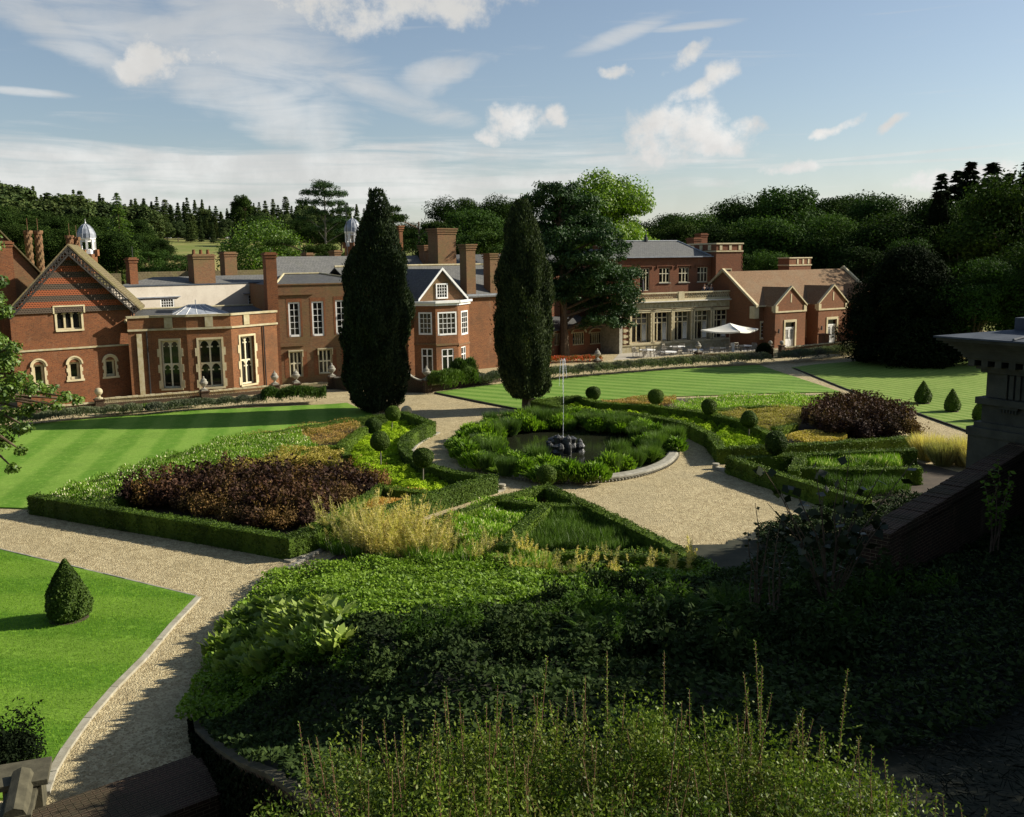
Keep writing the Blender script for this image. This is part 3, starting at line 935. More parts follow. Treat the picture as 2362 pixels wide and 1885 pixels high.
def build_ground():
    mb = MB()
    xs = [-900, -600, -420, -300, -220, -160, -120, -90, -60, -30, 0, 30, 60, 90, 120, 160, 220, 300, 420, 600, 900]
    ys = [-60, -20, 0, 20, 40, 60, 80, 95, 110, 130, 150, 175, 200, 240, 280, 330, 380, 440, 520, 600, 680, 760, 900, 1100, 1400, 2200]
    for i in range(len(xs) - 1):
        for j in range(len(ys) - 1):
            q = [(xs[i], ys[j]), (xs[i + 1], ys[j]), (xs[i + 1], ys[j + 1]), (xs[i], ys[j + 1])]
            mb.poly([(x, y, far_ground(x, y)) for x, y in q], None, True)
    struct("ground", mb, M['field'])
    # unseen rise added behind the viewpoint to block low sky light
    hb = MB()
    hx = [-170, -140, -110, -80, -55, -30, -10, 10, 30, 55, 80, 120, 160]
    hy = [-130, -100, -75, -55, -40, -28, -18, -12]
    hh = [46, 44, 38, 30, 22, 14, 6, 0]
    zz = lambda i, j: max(-0.2, hh[j] * (0.8 + 0.25 * math.sin(hx[i] * 0.05 + j)))
    for i in range(len(hx) - 1):
        for j in range(len(hy) - 1):
            hb.poly([(hx[a], hy[b] + 0.0015 * hx[a] ** 2 * (1 if hx[a] < 0 else 0.3), zz(a, b)) for a, b in ((i, j), (i + 1, j), (i + 1, j + 1), (i, j + 1))], None, True)
    struct("hill", hb, M['hill'])
    # bank under the camera
    bank = MB()
    gy = [5.5 + 0.5 * i for i in range(59)]
    rows = []
    for y in gy:
        x0 = wall_x(y) if y <= WALL_LINE[0][1] else KERB_X(y)
        rows.append([(x0 + (34 - x0) * (k / 60) ** 1.3, y) for k in range(61)])
    rows.insert(0, [(3.0 + 31 * (k / 60) ** 1.3, -8) for k in range(61)])
    for j in range(len(rows) - 1):
        for k in range(60):
            q = [rows[j][k], rows[j][k + 1], rows[j + 1][k + 1], rows[j + 1][k]]
            if max(mound(x, y) for x, y in q) < 0.02 and q[2][1] > 29:
                continue
            bank.poly([(x, y, mound(x, y) + 0.03) for x, y in q], None, True)
    struct("bank", bank, M['hill'])
    def sheet(name, pix, z, mat, world_pts=False):
        b = MB()
        pts = [(p if world_pts else G(*p)) for p in pix]
        a = sum(pts[i][0] * pts[(i + 1) % len(pts)][1] - pts[(i + 1) % len(pts)][0] * pts[i][1] for i in range(len(pts)))
        if a < 0:
            pts = pts[::-1]
        b.prism(pts, z - 0.06 if z > 0.02 else z - 0.02, z)
        return struct(name, b, mat)
    sheet("gravel_path", [(-60, 5), (45, 5), (60, 60), (44, 82), (32, 96), (14, 96), (-8, 82), (-36, 68), (-75, 58), (-75, 20)], 0.0, M['gravel'], True)
    sheet("terrace_path", [(-60, 52), (-28.5, 67.2), (-18, 74.5), (-5, 78.5), (8, 91.5), (25, 97.5), (60, 110), (60, 130), (-60, 110)], 0.012, M['gravel'], True)
    sheet("terrace_paving", [(1410, 836), (1530, 832), (1745, 824), (1760, 800), (1690, 798), (1430, 815)], 0.03, M['paving'])
    sheet("lawn", [(-500, 1040), (-60, 990), (80, 979), (420, 950), (765, 934), (800, 931), (870, 962), (800, 985), (557, 1025), (88, 1176), (0, 1173), (-500, 1190)], 0.06, M['grass_l'])
    sheet("lawn", [(1003, 906), (1205, 946), (1245, 938), (1335, 928), (1500, 918), (1800, 908), (1940, 906), (1750, 843), (1690, 846), (1560, 853), (1280, 874), (1160, 886)], 0.06, M['grass_c'])
    sheet("lawn", [(1826, 849), (1890, 841), (2000, 833), (2560, 826), (2900, 900), (2700, 1090), (2330, 1032), (2270, 1009), (1945, 895)], 0.06, M['grass_r'])
    sheet("lawn", [(-700, 1200), (0, 1271), (240, 1328), (453, 1379), (400, 1440), (330, 1520), (262, 1588), (200, 1660), (150, 1730), (118, 1785), (104, 1830), (-300, 1900), (-900, 1700)], 0.06, M['grass_n'])
    sheet("flower_bed", [(70, 1176), (668, 1291), (1136, 1134), (1070, 1122), (1000, 1105), (955, 1078), (943, 1058), (942, 1042), (957, 1026), (977, 1013), (1002, 1002), (926, 968), (815, 979), (560, 1020)], 0.02, M['soil'])
    sheet("flower_bed", [(1224, 948), (1313, 968), (1429, 976), (1521, 990), (1591, 1006), (1640, 1035), (1658, 1056), (2112, 1032), (1945, 910), (1800, 912), (1500, 922), (1335, 933)], 0.02, M['soil'])
    sheet("flower_bed", [(1262, 1152), (1130, 1180), (1000, 1225), (930, 1215), (840, 1240), (700, 1330), (600, 1430), (1000, 1500), (1600, 1420), (1640, 1330)], 0.018, M['soil'])
    sheet("flower_bed", [(1662, 1080), (2100, 1062), (2250, 1100), (2250, 1200), (1960, 1160)], 0.02, M['soil'])
    # kerbs
    def kerb(label, pix, wd, h, mat, z=0.0):
        b = MB()
        pts = [Vector((*G(*p), 0)) for p in pix]
        for i in range(len(pts) - 1):
            a, c = pts[i], pts[i + 1]
            d = (c - a).normalized()
            n = Vector((-d.y, d.x, 0)) * wd / 2
            L = (c - a).length
            m = max(1, int(L / 0.9))
            for j in range(m):
                p0, p1 = a + d * (L * j / m), a + d * (L * (j + 1) / m - 0.015)
                hh = h + random.uniform(-0.008, 0.008)
                q = [p0 - n, p1 - n, p1 + n, p0 + n]
                b.hexa([(p.x, p.y, z) for p in q], [(p.x, p.y, z + hh) for p in q])
        o = b.build("kerb", mat)
        return tag(o, label, "kerb")
    kerb("pale stone kerb curving along the near lawn", [(458, 1381), (400, 1442), (332, 1522), (264, 1590), (202, 1662), (152, 1732), (120, 1787), (104, 1835)], 0.17, 0.07, M['kerb'])
    kerb("thin kerb on the far side of the near lawn", [(-300, 1220), (0, 1270), (240, 1327), (455, 1379)], 0.06, 0.07, M['stone_grey'])
    kerb("ribbed stone kerb below the front of the left box hedge", [(662, 1297), (760, 1262), (900, 1205), (1040, 1165), (1158, 1132)], 0.28, 0.07, M['kerb'])
    kerb("curved stone kerb round the pond side of the left bed", [(950, 1050), (950, 1040), (958, 1029), (972, 1019), (990, 1008), (1011, 999)], 0.28, 0.07, M['stone_grey'])
    kerb("dark edging along the path beside the right lawn", [(1832, 851), (1946, 897), (2100, 950), (2272, 1011), (2340, 1036)], 0.10, 0.10, M['timber_dark'])
    kerb("dark edging round the corner of the central lawn", [(1003, 908), (1100, 928), (1205, 948), (1245, 941)], 0.10, 0.10, M['timber_dark'])
    kerb("grey kerb along the edge of the near planting bed", [(505, 1515), (522, 1470), (560, 1415), (600, 1372), (655, 1322), (760, 1262), (850, 1228)], 0.14, 0.12, M['stone_grey'])
    kerb("kerb in front of the shaded right hedge", [(1648, 1050), (1850, 1050)], 0.25, 0.10, M['stone_grey'])
    kerb("kerb end in front of the star bed on the right", [(1652, 1083), (1700, 1094), (1900, 1140)], 0.22, 0.14, M['stone_grey'])
build_ground()

# ------------------------------------------------------------------ pond
PC, PA, PB = (2.75, 49.5), 5.6, 8.0
def build_pond():
    def ring(k, z, n=72):
        return [(PC[0] + PA * k * math.cos(2 * math.pi * i / n), PC[1] + PB * k * math.sin(2 * math.pi * i / n), z) for i in range(n)]
    wtr = MB()
    wtr.poly(ring(0.90, 0.06))
    o = struct("water", wtr, M['water'])
    rim = MB()
    prof = [(1.0, 0.0), (1.0, 0.10), (1.012, 0.13), (1.012, 0.20), (0.995, 0.24), (0.94, 0.24), (0.925, 0.20), (0.925, 0.0)]
    for (k0, z0), (k1, z1) in zip(prof[:-1], prof[1:]):
        a, b = ring(k0, z0), ring(k1, z1)
        for i in range(72):
            j = (i + 1) % 72
            rim.poly([a[i], a[j], b[j], b[i]], None, False)
    # guilloche band round the outside
    for i in range(210):
        t = 2 * math.pi * i / 210
        rim.box((PC[0] + PA * 1.012 * math.cos(t), PC[1] + PB * 1.012 * math.sin(t), 0.03), (0.10, 0.06, 0.07), math.atan2(PA * math.sin(t), PB * math.cos(t)) + 0.6)
    tag(rim.build("pond_surround", M['stone_grey']), "oval carved stone rim holding the lily pond", "pond rim")
    fx, fy = G(1299, 1046)
    t = thing("fountain", "rough dark rock fountain throwing one thin jet from the pond", "fountain", (fx, fy, 0))
    rng = np.random.default_rng(5)
    for i in range(19):
        a, r = rng.uniform(0, 6.28), rng.uniform(0.1, 0.9)
        c = Vector((math.cos(a) * r, math.sin(a) * r * 1.1, 0))
        hgt = (0.95 - 0.42 * r) * rng.uniform(0.75, 1.2) + 0.1
        rb = MB()
        wd = rng.uniform(0.14, 0.30)
        prof = [(0.02, hgt)] + [(wd * rng.uniform(0.5, 1.0), hgt * f) for f in (0.85, 0.6, 0.35, 0.1)] + [(wd * 0.9, -0.05)]
        rb.lathe(prof[::-1], c, 7, False)
        rv = [(x + rng.normal(0, 0.05), y + rng.normal(0, 0.05), z + rng.normal(0, 0.04)) for x, y, z in []]
        rb.build("rock", M['rock'], t)
    jb = MB()
    top = 4.75
    jb.tube([(0, 0, 0.7), (0.02, 0, 2.2), (0.03, 0, 3.8), (0.06, 0, top)], [0.012, 0.014, 0.017, 0.026], 6)
    for k in range(3):
        a = k * 2.1 + 0.4
        pts = []
        for i in range(7):
            f = i / 6
            rr = 0.06 + 0.16 * f
            pts.append((rr * math.cos(a), rr * math.sin(a), top + 0.12 * f * (1 - f) * 4 - 1.7 * f * f * (0.6 + 0.2 * k % 1.0)))
        jb.tube(pts, [0.016, 0.016, 0.014, 0.013, 0.011, 0.009, 0.006], 5)
    jb.build("water_jet", M['jet'], t)
build_pond()
# ------------------------------------------------------------------ buildings
class Facade:
    """an upright plane; u runs along it to the right, z up, o outwards (towards the garden)"""
    def __init__(s, pa, pb, shift=0.0):
        s.a = Vector((*(G(*pa) if pa[0] > 60 or pa[1] > 130 else pa), 0)) if not isinstance(pa, Vector) else pa
        b = Vector((*(G(*pb) if pb[0] > 60 or pb[1] > 130 else pb), 0)) if not isinstance(pb, Vector) else pb
        s.d = (b - s.a).normalized()
        s.n = Vector((s.d.y, -s.d.x, 0))
        s.a = s.a + s.n * shift
        s.L = (b - s.a).length
    sk = None
    def W(s, u, z, o=0.0):
        p = s.a + s.d * u + (s.sk * o if s.sk is not None and o < 0 else s.n * o)
        return (p.x, p.y, z)
    def uz(s, x, y, o=0.0):
        r = Vector(sight(x, y))
        p = s.a + s.n * o
        t = (s.n.x * p.x + s.n.y * p.y) / (s.n.x * r.x + s.n.y * r.y)
        q = Vector((r.x * t, r.y * t, 0)) - s.a
        return (q.dot(s.d), EYE + r.z * t)
    def rect(s, x0, y0, x1, y1, o=0.0):
        xm, ym = (x0 + x1) / 2, (y0 + y1) / 2
        return (s.uz(x0, ym, o)[0], s.uz(x1, ym, o)[0], s.uz(xm, y1, o)[1], s.uz(xm, y0, o)[1])
    def shifted(s, o):
        f = Facade(s.a, s.a + s.d)
        f.a = s.a + s.n * o
        return f
def fbox(mb, F, u0, u1, z0, z1, o0, o1):
    b = [F.W(u0, z0, o1), F.W(u1, z0, o1), F.W(u1, z0, o0), F.W(u0, z0, o0)]
    t = [F.W(u0, z1, o1), F.W(u1, z1, o1), F.W(u1, z1, o0), F.W(u0, z1, o0)]
    mb.hexa(b, t)
def panel(mb, F, u0, u1, z0, z1, holes=(), o=0.0, rev=0.22):
    us = sorted({u0, u1, *[h[0] for h in holes], *[h[1] for h in holes]})
    zs = sorted({z0, z1, *[h[2] for h in holes], *[h[3] for h in holes]})
    us = [u for u in us if u0 <= u <= u1]
    zs = [z for z in zs if z0 <= z <= z1]
    for i in range(len(us) - 1):
        for j in range(len(zs) - 1):
            um, zm = (us[i] + us[i + 1]) / 2, (zs[j] + zs[j + 1]) / 2
            if any(h[0] < um < h[1] and h[2] < zm < h[3] for h in holes):
                continue
            a, b, c, d = us[i], us[i + 1], zs[j], zs[j + 1]
            mb.poly([F.W(a, c, o), F.W(b, c, o), F.W(b, d, o), F.W(a, d, o)], [(a, c), (b, c), (b, d), (a, d)])
    for a, b, c, d in holes:
        mb.poly([F.W(a, c, o), F.W(a, d, o), F.W(a, d, o - rev), F.W(a, c, o - rev)], [(0, c), (0, d), (rev, d), (rev, c)])
        mb.poly([F.W(b, d, o), F.W(b, c, o), F.W(b, c, o - rev), F.W(b, d, o - rev)], [(0, d), (0, c), (rev, c), (rev, d)])
        mb.poly([F.W(b, c, o), F.W(a, c, o), F.W(a, c, o - rev), F.W(b, c, o - rev)], [(b, 0), (a, 0), (a, rev), (b, rev)])
        mb.poly([F.W(a, d, o), F.W(b, d, o), F.W(b, d, o - rev), F.W(a, d, o - rev)], [(a, 0), (b, 0), (b, rev), (a, rev)])
def block(mb, F, u0, u1, z0, z1, depth, o=0.0, front=False, cap=True):
    """side and back walls of a block whose front is a panel"""
    p = [F.W(u0, 0, o), F.W(u1, 0, o), F.W(u1, 0, o - depth), F.W(u0, 0, o - depth)]
    for i in range(4):
        if i == 0 and not front:
            continue
        a, b = p[i], p[(i + 1) % 4]
        L = math.hypot(b[0] - a[0], b[1] - a[1])
        mb.poly([(*a[:2], z0), (*b[:2], z0), (*b[:2], z1), (*a[:2], z1)], [(0, z0), (L, z0), (L, z1), (0, z1)])
    if cap:
        mb.poly([(*q[:2], z1) for q in p])
def window(F, parent, rect, mat, cols=2, rows=2, o=0.0, rec=0.14, fr=0.07, bar=0.03, zbars=None, heavy=None, arch=False, surround=None, name="window", label=None):
    """frame with glazing bars; pane behind; optional stone surround = (material, width, projection, quoins, hood)"""
    u0, u1, z0, z1 = rect
    mb = MB()
    oo = o - rec
    f0, f1 = oo - 0.05, oo + 0.05
    fbox(mb, F, u0, u0 + fr, z0, z1, f0, f1)
    fbox(mb, F, u1 - fr, u1, z0, z1, f0, f1)
    fbox(mb, F, u0 + fr, u1 - fr, z1 - fr, z1, f0, f1 - 0.002)
    fbox(mb, F, u0 + fr, u1 - fr, z0, z0 + fr * 1.2, f0, f1 + 0.03)
    a, b, c, d = u0 + fr, u1 - fr, z0 + fr * 1.2, z1 - fr
    hv = heavy or bar
    for i in range(1, cols):
        u = a + (b - a) * i / cols
        fbox(mb, F, u - hv / 2, u + hv / 2, c, d, f0 + 0.01, f1 - 0.02 + (0.04 if heavy else 0))
    zz = [c + (d - c) * j / rows for j in range(1, rows)] if zbars is None else [c + (d - c) * t for t in zbars]
    for z in zz:
        fbox(mb, F, a, b, z - (hv if zbars else bar) / 2, z + (hv if zbars else bar) / 2, f0 + 0.013, f1 - 0.025 + (0.04 if heavy else 0))
    if arch:
        tops = [d] + ([z - hv / 2 for z in zz] if arch == 'both' else [])
        for top in tops:
            for i in range(cols):
                ua, ub = a + (b - a) * i / cols + hv / 2 * (i > 0), a + (b - a) * (i + 1) / cols - hv / 2 * (i < cols - 1)
                um = (ua + ub) / 2
                hgt = (ub - ua) * 0.85
                for side in (0, 1):
                    e = ua if side == 0 else ub
                    pts = [(e, top - hgt)]
                    for q in range(1, 6):
                        t = q / 5
                        pts.append((e + (um - e) * (1 - math.cos(t * math.pi / 2)), top - hgt * (1 - math.sin(t * math.pi / 2))))
                    pts.append((e, top))
                    if side == 1:
                        pts = pts[::-1]
                    q1 = [F.W(u, z, f1 - 0.01) for u, z in pts]
                    mb.poly(q1[::-1])
                    for k in range(len(pts) - 1):
                        mb.poly([F.W(*pts[k], f1 - 0.01), F.W(*pts[k + 1], f1 - 0.01), F.W(*pts[k + 1], f0), F.W(*pts[k], f0)])
                # cusps
                for e in (ua, ub):
                    sgn = 1 if e == ua else -1
                    fbox(mb, F, min(e, e + sgn * (ub - ua) * 0.24), max(e, e + sgn * (ub - ua) * 0.24), top - hgt * 0.92, top - hgt * 0.72, f0 + 0.012, f1 - 0.015)
    w_ = mb.build(name, mat, parent)
    if label:
        w_["label"] = label
    pb = MB()
    pb.poly([F.W(a - 0.02, c - 0.02, oo - 0.02), F.W(b + 0.02, c - 0.02, oo - 0.02), F.W(b + 0.02, d + 0.02, oo - 0.02), F.W(a - 0.02, d + 0.02, oo - 0.02)])
    pb.build("pane", M['glass'], w_)
    if surround:
        sm, sw, pj, quoin, hood = surround
        sb = MB()
        g0 = o - 0.10
        fbox(sb, F, u0 - sw, u0, z0, z1, g0, o + pj)
        fbox(sb, F, u1, u1 + sw, z0, z1, g0, o + pj)
        fbox(sb, F, u0 - sw, u1 + sw, z1, z1 + sw, g0, o + pj + 0.003)
        fbox(sb, F, u0 - sw, u1 + sw, z0 - sw * 0.9, z0, g0, o + pj + 0.05)
        if quoin:
            m = max(3, int((z1 - z0) / 0.55))
            for q in range(m):
                if q % 2 == 0:
                    za, zb = z0 + (z1 - z0) * q / m, z0 + (z1 - z0) * (q + 1) / m
                    fbox(sb, F, u0 - sw - quoin, u0 - sw, za, zb, g0, o + pj - 0.004)
                    fbox(sb, F, u1 + sw, u1 + sw + quoin, za, zb, g0, o + pj - 0.004)
        if hood:
            fbox(sb, F, u0 - sw - hood, u1 + sw + hood, z1 + sw, z1 + sw + 0.10, o - 0.02, o + pj + 0.14)
            for e in (u0 - sw - hood, u1 + sw + hood - 0.10):
                fbox(sb, F, e, e + 0.10, z1 + sw - 0.45, z1 + sw, o - 0.02, o + pj + 0.12)
        sb.build("surround", sm, w_)
    return w_
def grow(r, k):
    return (r[0] - k, r[1] + k, r[2] - k, r[3] + k)
def chimney(parent, F, u0, u1, z0, z1, o0, o1, mat, pots=0, caps=2, name="chimney", label=None):
    mb = MB()
    fbox(mb, F, u0, u1, z0, z1, o0, o1)
    for i in range(caps):
        k = 0.06 + 0.05 * i
        zc = z1 - 0.42 + 0.2 * i
        fbox(mb, F, u0 - k, u1 + k, zc, zc + 0.12, o0 - k, o1 + k)
    c = mb.build(name, mat, parent)
    if label:
        c["label"] = label
    for i in range(pots):
        pb = MB()
        p = F.W(u0 + (u1 - u0) * (i + 0.5) / pots, z1, (o0 + o1) / 2)
        pb.lathe([(0.15, 0), (0.12, 0.3), (0.14, 0.34), (0.10, 0.36)], p, 10)
        pb.build("chimney_pot", M['brick_red'], c)
    return c
def gable_roof(mb, F, u0, u1, zE, uR, zR, oF, oB, th=0.14):
    """roof with its ridge running back from the facade"""
    for a, za, b, zb in ((u0, zE, uR, zR), (uR, zR, u1, zE)):
        q = [F.W(a, za, oF), F.W(b, zb, oF), F.W(b, zb, oB), F.W(a, za, oB)]
        L, D = math.hypot(b - a, zb - za), oF - oB
        mb.poly(q, [(0, 0), (0, L), (D, L), (D, 0)])
        lo = [(x, y, z - th) for x, y, z in q]
        mb.poly(lo[::-1])
        for i in range(4):
            j = (i + 1) % 4
            mb.poly([lo[i], lo[j], q[j], q[i]])
def slope(mb, p, th=0.10):
    """one roof pitch; p = eaves left, eaves right, top right, top left"""
    p = [Vector(q) for q in p]
    e = (p[1] - p[0]).normalized()
    up = (p[3] - p[0])
    up = (up - e * up.dot(e)).normalized()
    uv = [((q - p[0]).dot(e), (q - p[0]).dot(up)) for q in p]
    mb.poly([tuple(q) for q in p], uv)
    lo = [(q.x, q.y, q.z - th) for q in p]
    mb.poly(lo[::-1])
    for i in range(len(p)):
        j = (i + 1) % len(p)
        mb.poly([lo[i], lo[j], tuple(p[j]), tuple(p[i])])
def string(mb, F, u0, u1, z, h=0.12, pj=0.08, o=0.0):
    fbox(mb, F, u0, u1, z, z + h, o - 0.02, o + pj)

def place(t):
    """parts built in world metres under a thing standing at its own base"""
    inv = Matrix.Translation(t.location).inverted()
    for ch in t.children:
        ch.matrix_parent_inverse = inv
def build_gabled_house():
    F = Facade((45, 944), (313, 917))
    t = thing("gabled_house", "red brick house with front gable hung in banded dark and orange tiles", "house", F.W(4, 0))
    uL, uR, uC = -0.1, 7.95, 3.75
    zE, zA = 6.75, 10.95
    up = F.rect(131, 712, 187, 760)
    arches = [F.rect(78, 841, 103, 889), F.rect(160, 835, 185, 875), F.rect(243, 830, 266, 868)]
    dn = F.rect(50, 914, 73, 941)
    dn = (dn[0], dn[1], 0.05, dn[3])
    mb = MB()
    panel(mb, F, uL, uR, 0, 6.45, [up] + arches + [dn], 0, 0.3)
    mb.poly([F.W(uL, 6.45), F.W(uR, 6.45), F.W(uC, zA - 0.15)], [(uL, 6.45), (uR, 6.45), (uC, zA)])
    F2 = F.shifted(0)
    F2.sk = Vector((0.25, -0.97, 0))
    block(mb, F2, uL, uR, 0, 6.6, 8.0, 0, False, False)
    wl = mb.build("wall", M['brick_red'], t)
    mb = MB()
    s = 0.1
    k = (zA - 0.55 - 6.5) / (uC - uL)
    mb.poly([F.W(uL + s, 6.42, 0.14), F.W(uR - s, 6.42, 0.14), F.W(uC, zA - 0.35, 0.14)], [(uL, 6.42), (uR, 6.42), (uC, zA - 0.35)])
    mb.poly([F.W(uL + s, 6.42, 0.0), F.W(uR - s, 6.42, 0.0), F.W(uR - s, 6.42, 0.14), F.W(uL + s, 6.42, 0.14)])
    mb.build("tile_hanging", M['tile_band'], t)
    mb = MB()
    string(mb, F, uL, uR - 0.1, 3.85, 0.12, 0.08)
    mb.build("string_course", M['stone_old'], t)
    mb = MB()
    gable_roof(mb, F2, uL - 0.55, uR + 0.45, zE - 0.25, uC, zA + 0.15, 0.75, -5.5, 0.14)
    mb.build("roof", M['tile_moss'], t)
    # carved barge boards: two rails with crossed braces between
    mb = MB()
    for a, b in ((uL - 0.45, uC), (uR + 0.36, uC)):
        za, zb = zE - 0.32, zA + 0.0
        n = 22
        dv = Vector((b - a, zb - za)).normalized()
        nv = Vector((-dv.y, dv.x))
        if nv.y > 0:
            nv = -nv
        def pt(f, k, o):
            return F.W(a + (b - a) * f + nv.x * k, za + (zb - za) * f + nv.y * k, o)
        for k0, k1 in ((0.0, 0.09), (0.36, 0.46)):
            mb.hexa([pt(0, k1, 0.72), pt(1, k1, 0.72), pt(1, k1, 0.64), pt(0, k1, 0.64)], [pt(0, k0, 0.72), pt(1, k0, 0.72), pt(1, k0, 0.64), pt(0, k0, 0.64)])
        for i in range(n):
            f0, f1 = i / n, (i + 1) / n
            for (ka, kb) in ((0.08, 0.38), (0.38, 0.08)):
                mb.tube([pt(f0, ka, 0.68), pt(f1, kb, 0.68)], 0.035, 5)
    mb.build("barge_board", M['timber_dark'], t)
    window(F, t, up, M['stone'], 3, 1, 0, 0.26, 0.07, 0.11, None, 0.13, True, (M['stone'], 0.14, 0.05, 0, 0.12))
    for i, r in enumerate(arches):
        w_ = window(F, t, r, M['stone'], 1, 1, 0, 0.22, 0.14, 0.05, None, None, False, None)
        sb = MB()
        u0, u1, z0, z1 = r
        um, rad = (u0 + u1) / 2, (u1 - u0) / 2
        for rr, pj in ((0.13, 0.05), (0.22, 0.12)):
            m = 12
            for q in range(m):
                a, b = math.pi * q / m, math.pi * (q + 1) / m
                ri = rad + (0.0 if pj < 0.1 else 0.12)
                ro = rad + rr
                P = lambda r_, th, o: F.W(um - r_ * math.cos(th), z1 - rad * 0.4 + r_ * math.sin(th), o)
                sb.hexa([P(ri, b, pj), P(ri, a, pj), P(ri, a, -0.05), P(ri, b, -0.05)], [P(ro, b, pj), P(ro, a, pj), P(ro, a, -0.05), P(ro, b, -0.05)])
        for q in range(4):
            za, zb = z0 + (z1 - z0 - rad * 0.4) * q / 4, z0 + (z1 - z0 - rad * 0.4) * (q + 1) / 4
            e = 0.12 if q % 2 else 0.19
            fbox(sb, F, u0 - e, u0, za, zb, -0.05, 0.05)
            fbox(sb, F, u1, u1 + e, za, zb, -0.05, 0.05)
        fbox(sb, F, u0 - 0.25, u1 + 0.25, z0 - 0.14, z0, -0.05, 0.08)
        sb.build("surround", M['stone'], w_)
    mb = MB()
    fbox(mb, F, dn[0] + 0.05, dn[1] - 0.05, 0.05, dn[3] - 0.05, -0.28, -0.22)
    mb.build("cellar_hatch", M['timber_dark'], t)
    mb = MB()
    mb.tube([F.W(8.05, 6.4, 0.10), F.W(8.05, 0.1, 0.10)], 0.06, 7)
    fbox(mb, F, 7.93, 8.17, 6.2, 6.5, 0.02, 0.24)
    mb.build("downpipe", M['iron'], t)
    # twin twisted stacks and the pair behind
    for (x, y0, y1, o, rr) in ((63.5, 532, 600, -8.0, 0.24), (87, 532, 604, -8.0, 0.25), (160, 543, 600, -8.5, 0.25), (176.5, 547, 600, -8.5, 0.20)):
        u, z1 = F.uz(x, y0, o)
        _, z0 = F.uz(x, y1, o)
        mb = MB()
        p = F.W(u, 0, o)
        seg, nz = 16, 40
        ring = lambda z, k: [(p[0] + (rr + 0.05 * math.cos(5 * (a - 2.2 * z))) * k * math.cos(a), p[1] + (rr + 0.05 * math.cos(5 * (a - 2.2 * z))) * k * math.sin(a), z) for a in [2 * math.pi * q / seg for q in range(seg)]]
        hs = [z0 - 1.2 + (z1 - z0 + 1.2) * q / nz for q in range(nz + 1)]
        for q in range(nz):
            k0 = 1.22 if q > nz - 4 else 1.0
            A, B = ring(hs[q], k0), ring(hs[q + 1], k0)
            for s_ in range(seg):
                mb.poly([A[s_], A[(s_ + 1) % seg], B[(s_ + 1) % seg], B[s_]], None, True)
        mb.poly(ring(z1, 1.22))
        mb.tube([(p[0], p[1], z1), (p[0], p[1], z1 + 0.9)], 0.02, 4)
        mb.build("chimney", M['brick_grey'], t, None)["label"] = "twisted brick chimney with spiral mouldings"
    place(t)
    # wing behind on the left
    B = F.shifted(-7.0)
    (ua, za), (ub, zb) = B.uz(0, 533), B.uz(84, 619)
    sl_ = (zb - za) / (ub - ua)
    uRr, uCc = ub + (5.6 - zb) / sl_, ua + (12.9 - za) / sl_
    uLl = 2 * uCc - uRr
    t2 = thing("rear_house", "brick house behind the tile hung gable with tiled roof and square stack", "house", B.W(-3, 0))
    mb = MB()
    fbox(mb, B, uLl + 0.5, uRr - 0.5, 0, 5.6, -9, 0)
    mb.build("wall", M['brick_grey'], t2)
    mb = MB()
    gable_roof(mb, B, uLl, uRr, 5.6, uCc, 12.9, 0.3, -9.4)
    mb.build("roof", M['tile_moss'], t2)
    mb = MB()
    mb.poly([B.W(uLl + 0.3, 5.6, 0.02), B.W(uRr - 0.3, 5.6, 0.02), B.W(uCc, 12.7, 0.02)], [(uLl, 5.6), (uRr, 5.6), (uCc, 12.7)])
    mb.build("gable", M['brick_grey'], t2)
    u0, z1 = B.uz(-14, 556, 0.4)
    u1, z0 = B.uz(31, 650, 0.4)
    chimney(t2, B, u0, u1, 0.5, z1, -0.2, 0.9, M['brick_red'], 0, 2)
    place(t2)
    # cupola
    p = AT(202, 585, 104)
    c = thing("cupola", "white octagonal cupola with a ribbed lead dome behind the tile hung gable", "cupola", (p[0], p[1], 0))
    zb, zt, zd, zf = AT(202, 584, 104)[2], AT(202, 549, 104)[2], AT(202, 517, 104)[2], AT(202, 507, 104)[2]
    r0 = 0.85
    mb = MB()
    mb.lathe([(1.0, zb - 6), (1.0, zb - 0.1)], (0, 0, 0), 8, False)
    for i in range(8):
        a = 2 * math.pi * i / 8
        if i % 2 == 0:
            mb.box((1.0 * math.cos(a), 1.0 * math.sin(a), zb - 0.3), (0.3, 0.5, 0.65), a)
    mb.build("turret", M['brick_warm'], c)
    mb = MB()
    mb.lathe([(r0, zb - 0.1), (r0, zb + 0.35), (r0 * 0.92, zb + 0.4)], (0, 0, 0), 8, False)
    for i in range(8):
        a = 2 * math.pi * (i + 0.5) / 8
        mb.box((0.8 * math.cos(a), 0.8 * math.sin(a), zb + 0.35), (0.16, 0.22, zt - zb - 0.55), a)
        b = 2 * math.pi * i / 8
        mb.box((0.74 * math.cos(b), 0.74 * math.sin(b), zt - 0.42), (0.10, 0.62, 0.22), b)
    mb.lathe([(r0, zt - 0.25), (r0 * 1.12, zt - 0.15), (r0 * 1.15, zt), (0.2, zt)], (0, 0, 0), 8, False)
    mb.build("lantern", M['white'], c)
    mb = MB()
    hd = zd - zt
    mb.lathe([(r0 * 1.13, zt), (r0 * 1.1, zt + 0.3 * hd), (r0 * 0.85, zt + 0.65 * hd), (r0 * 0.45, zt + 0.9 * hd), (0.08, zd + 0.05)], (0, 0, 0), 16)
    for i in range(8):
        a = 2 * math.pi * i / 8
        mb.tube([(r0 * k * math.cos(a), r0 * k * math.sin(a), zt + f * hd) for k, f in ((1.14, 0.02), (1.11, 0.3), (0.86, 0.66), (0.46, 0.91), (0.08, 1.02))], 0.035, 5)
    mb.build("dome", M['lead'], c)
    mb = MB()
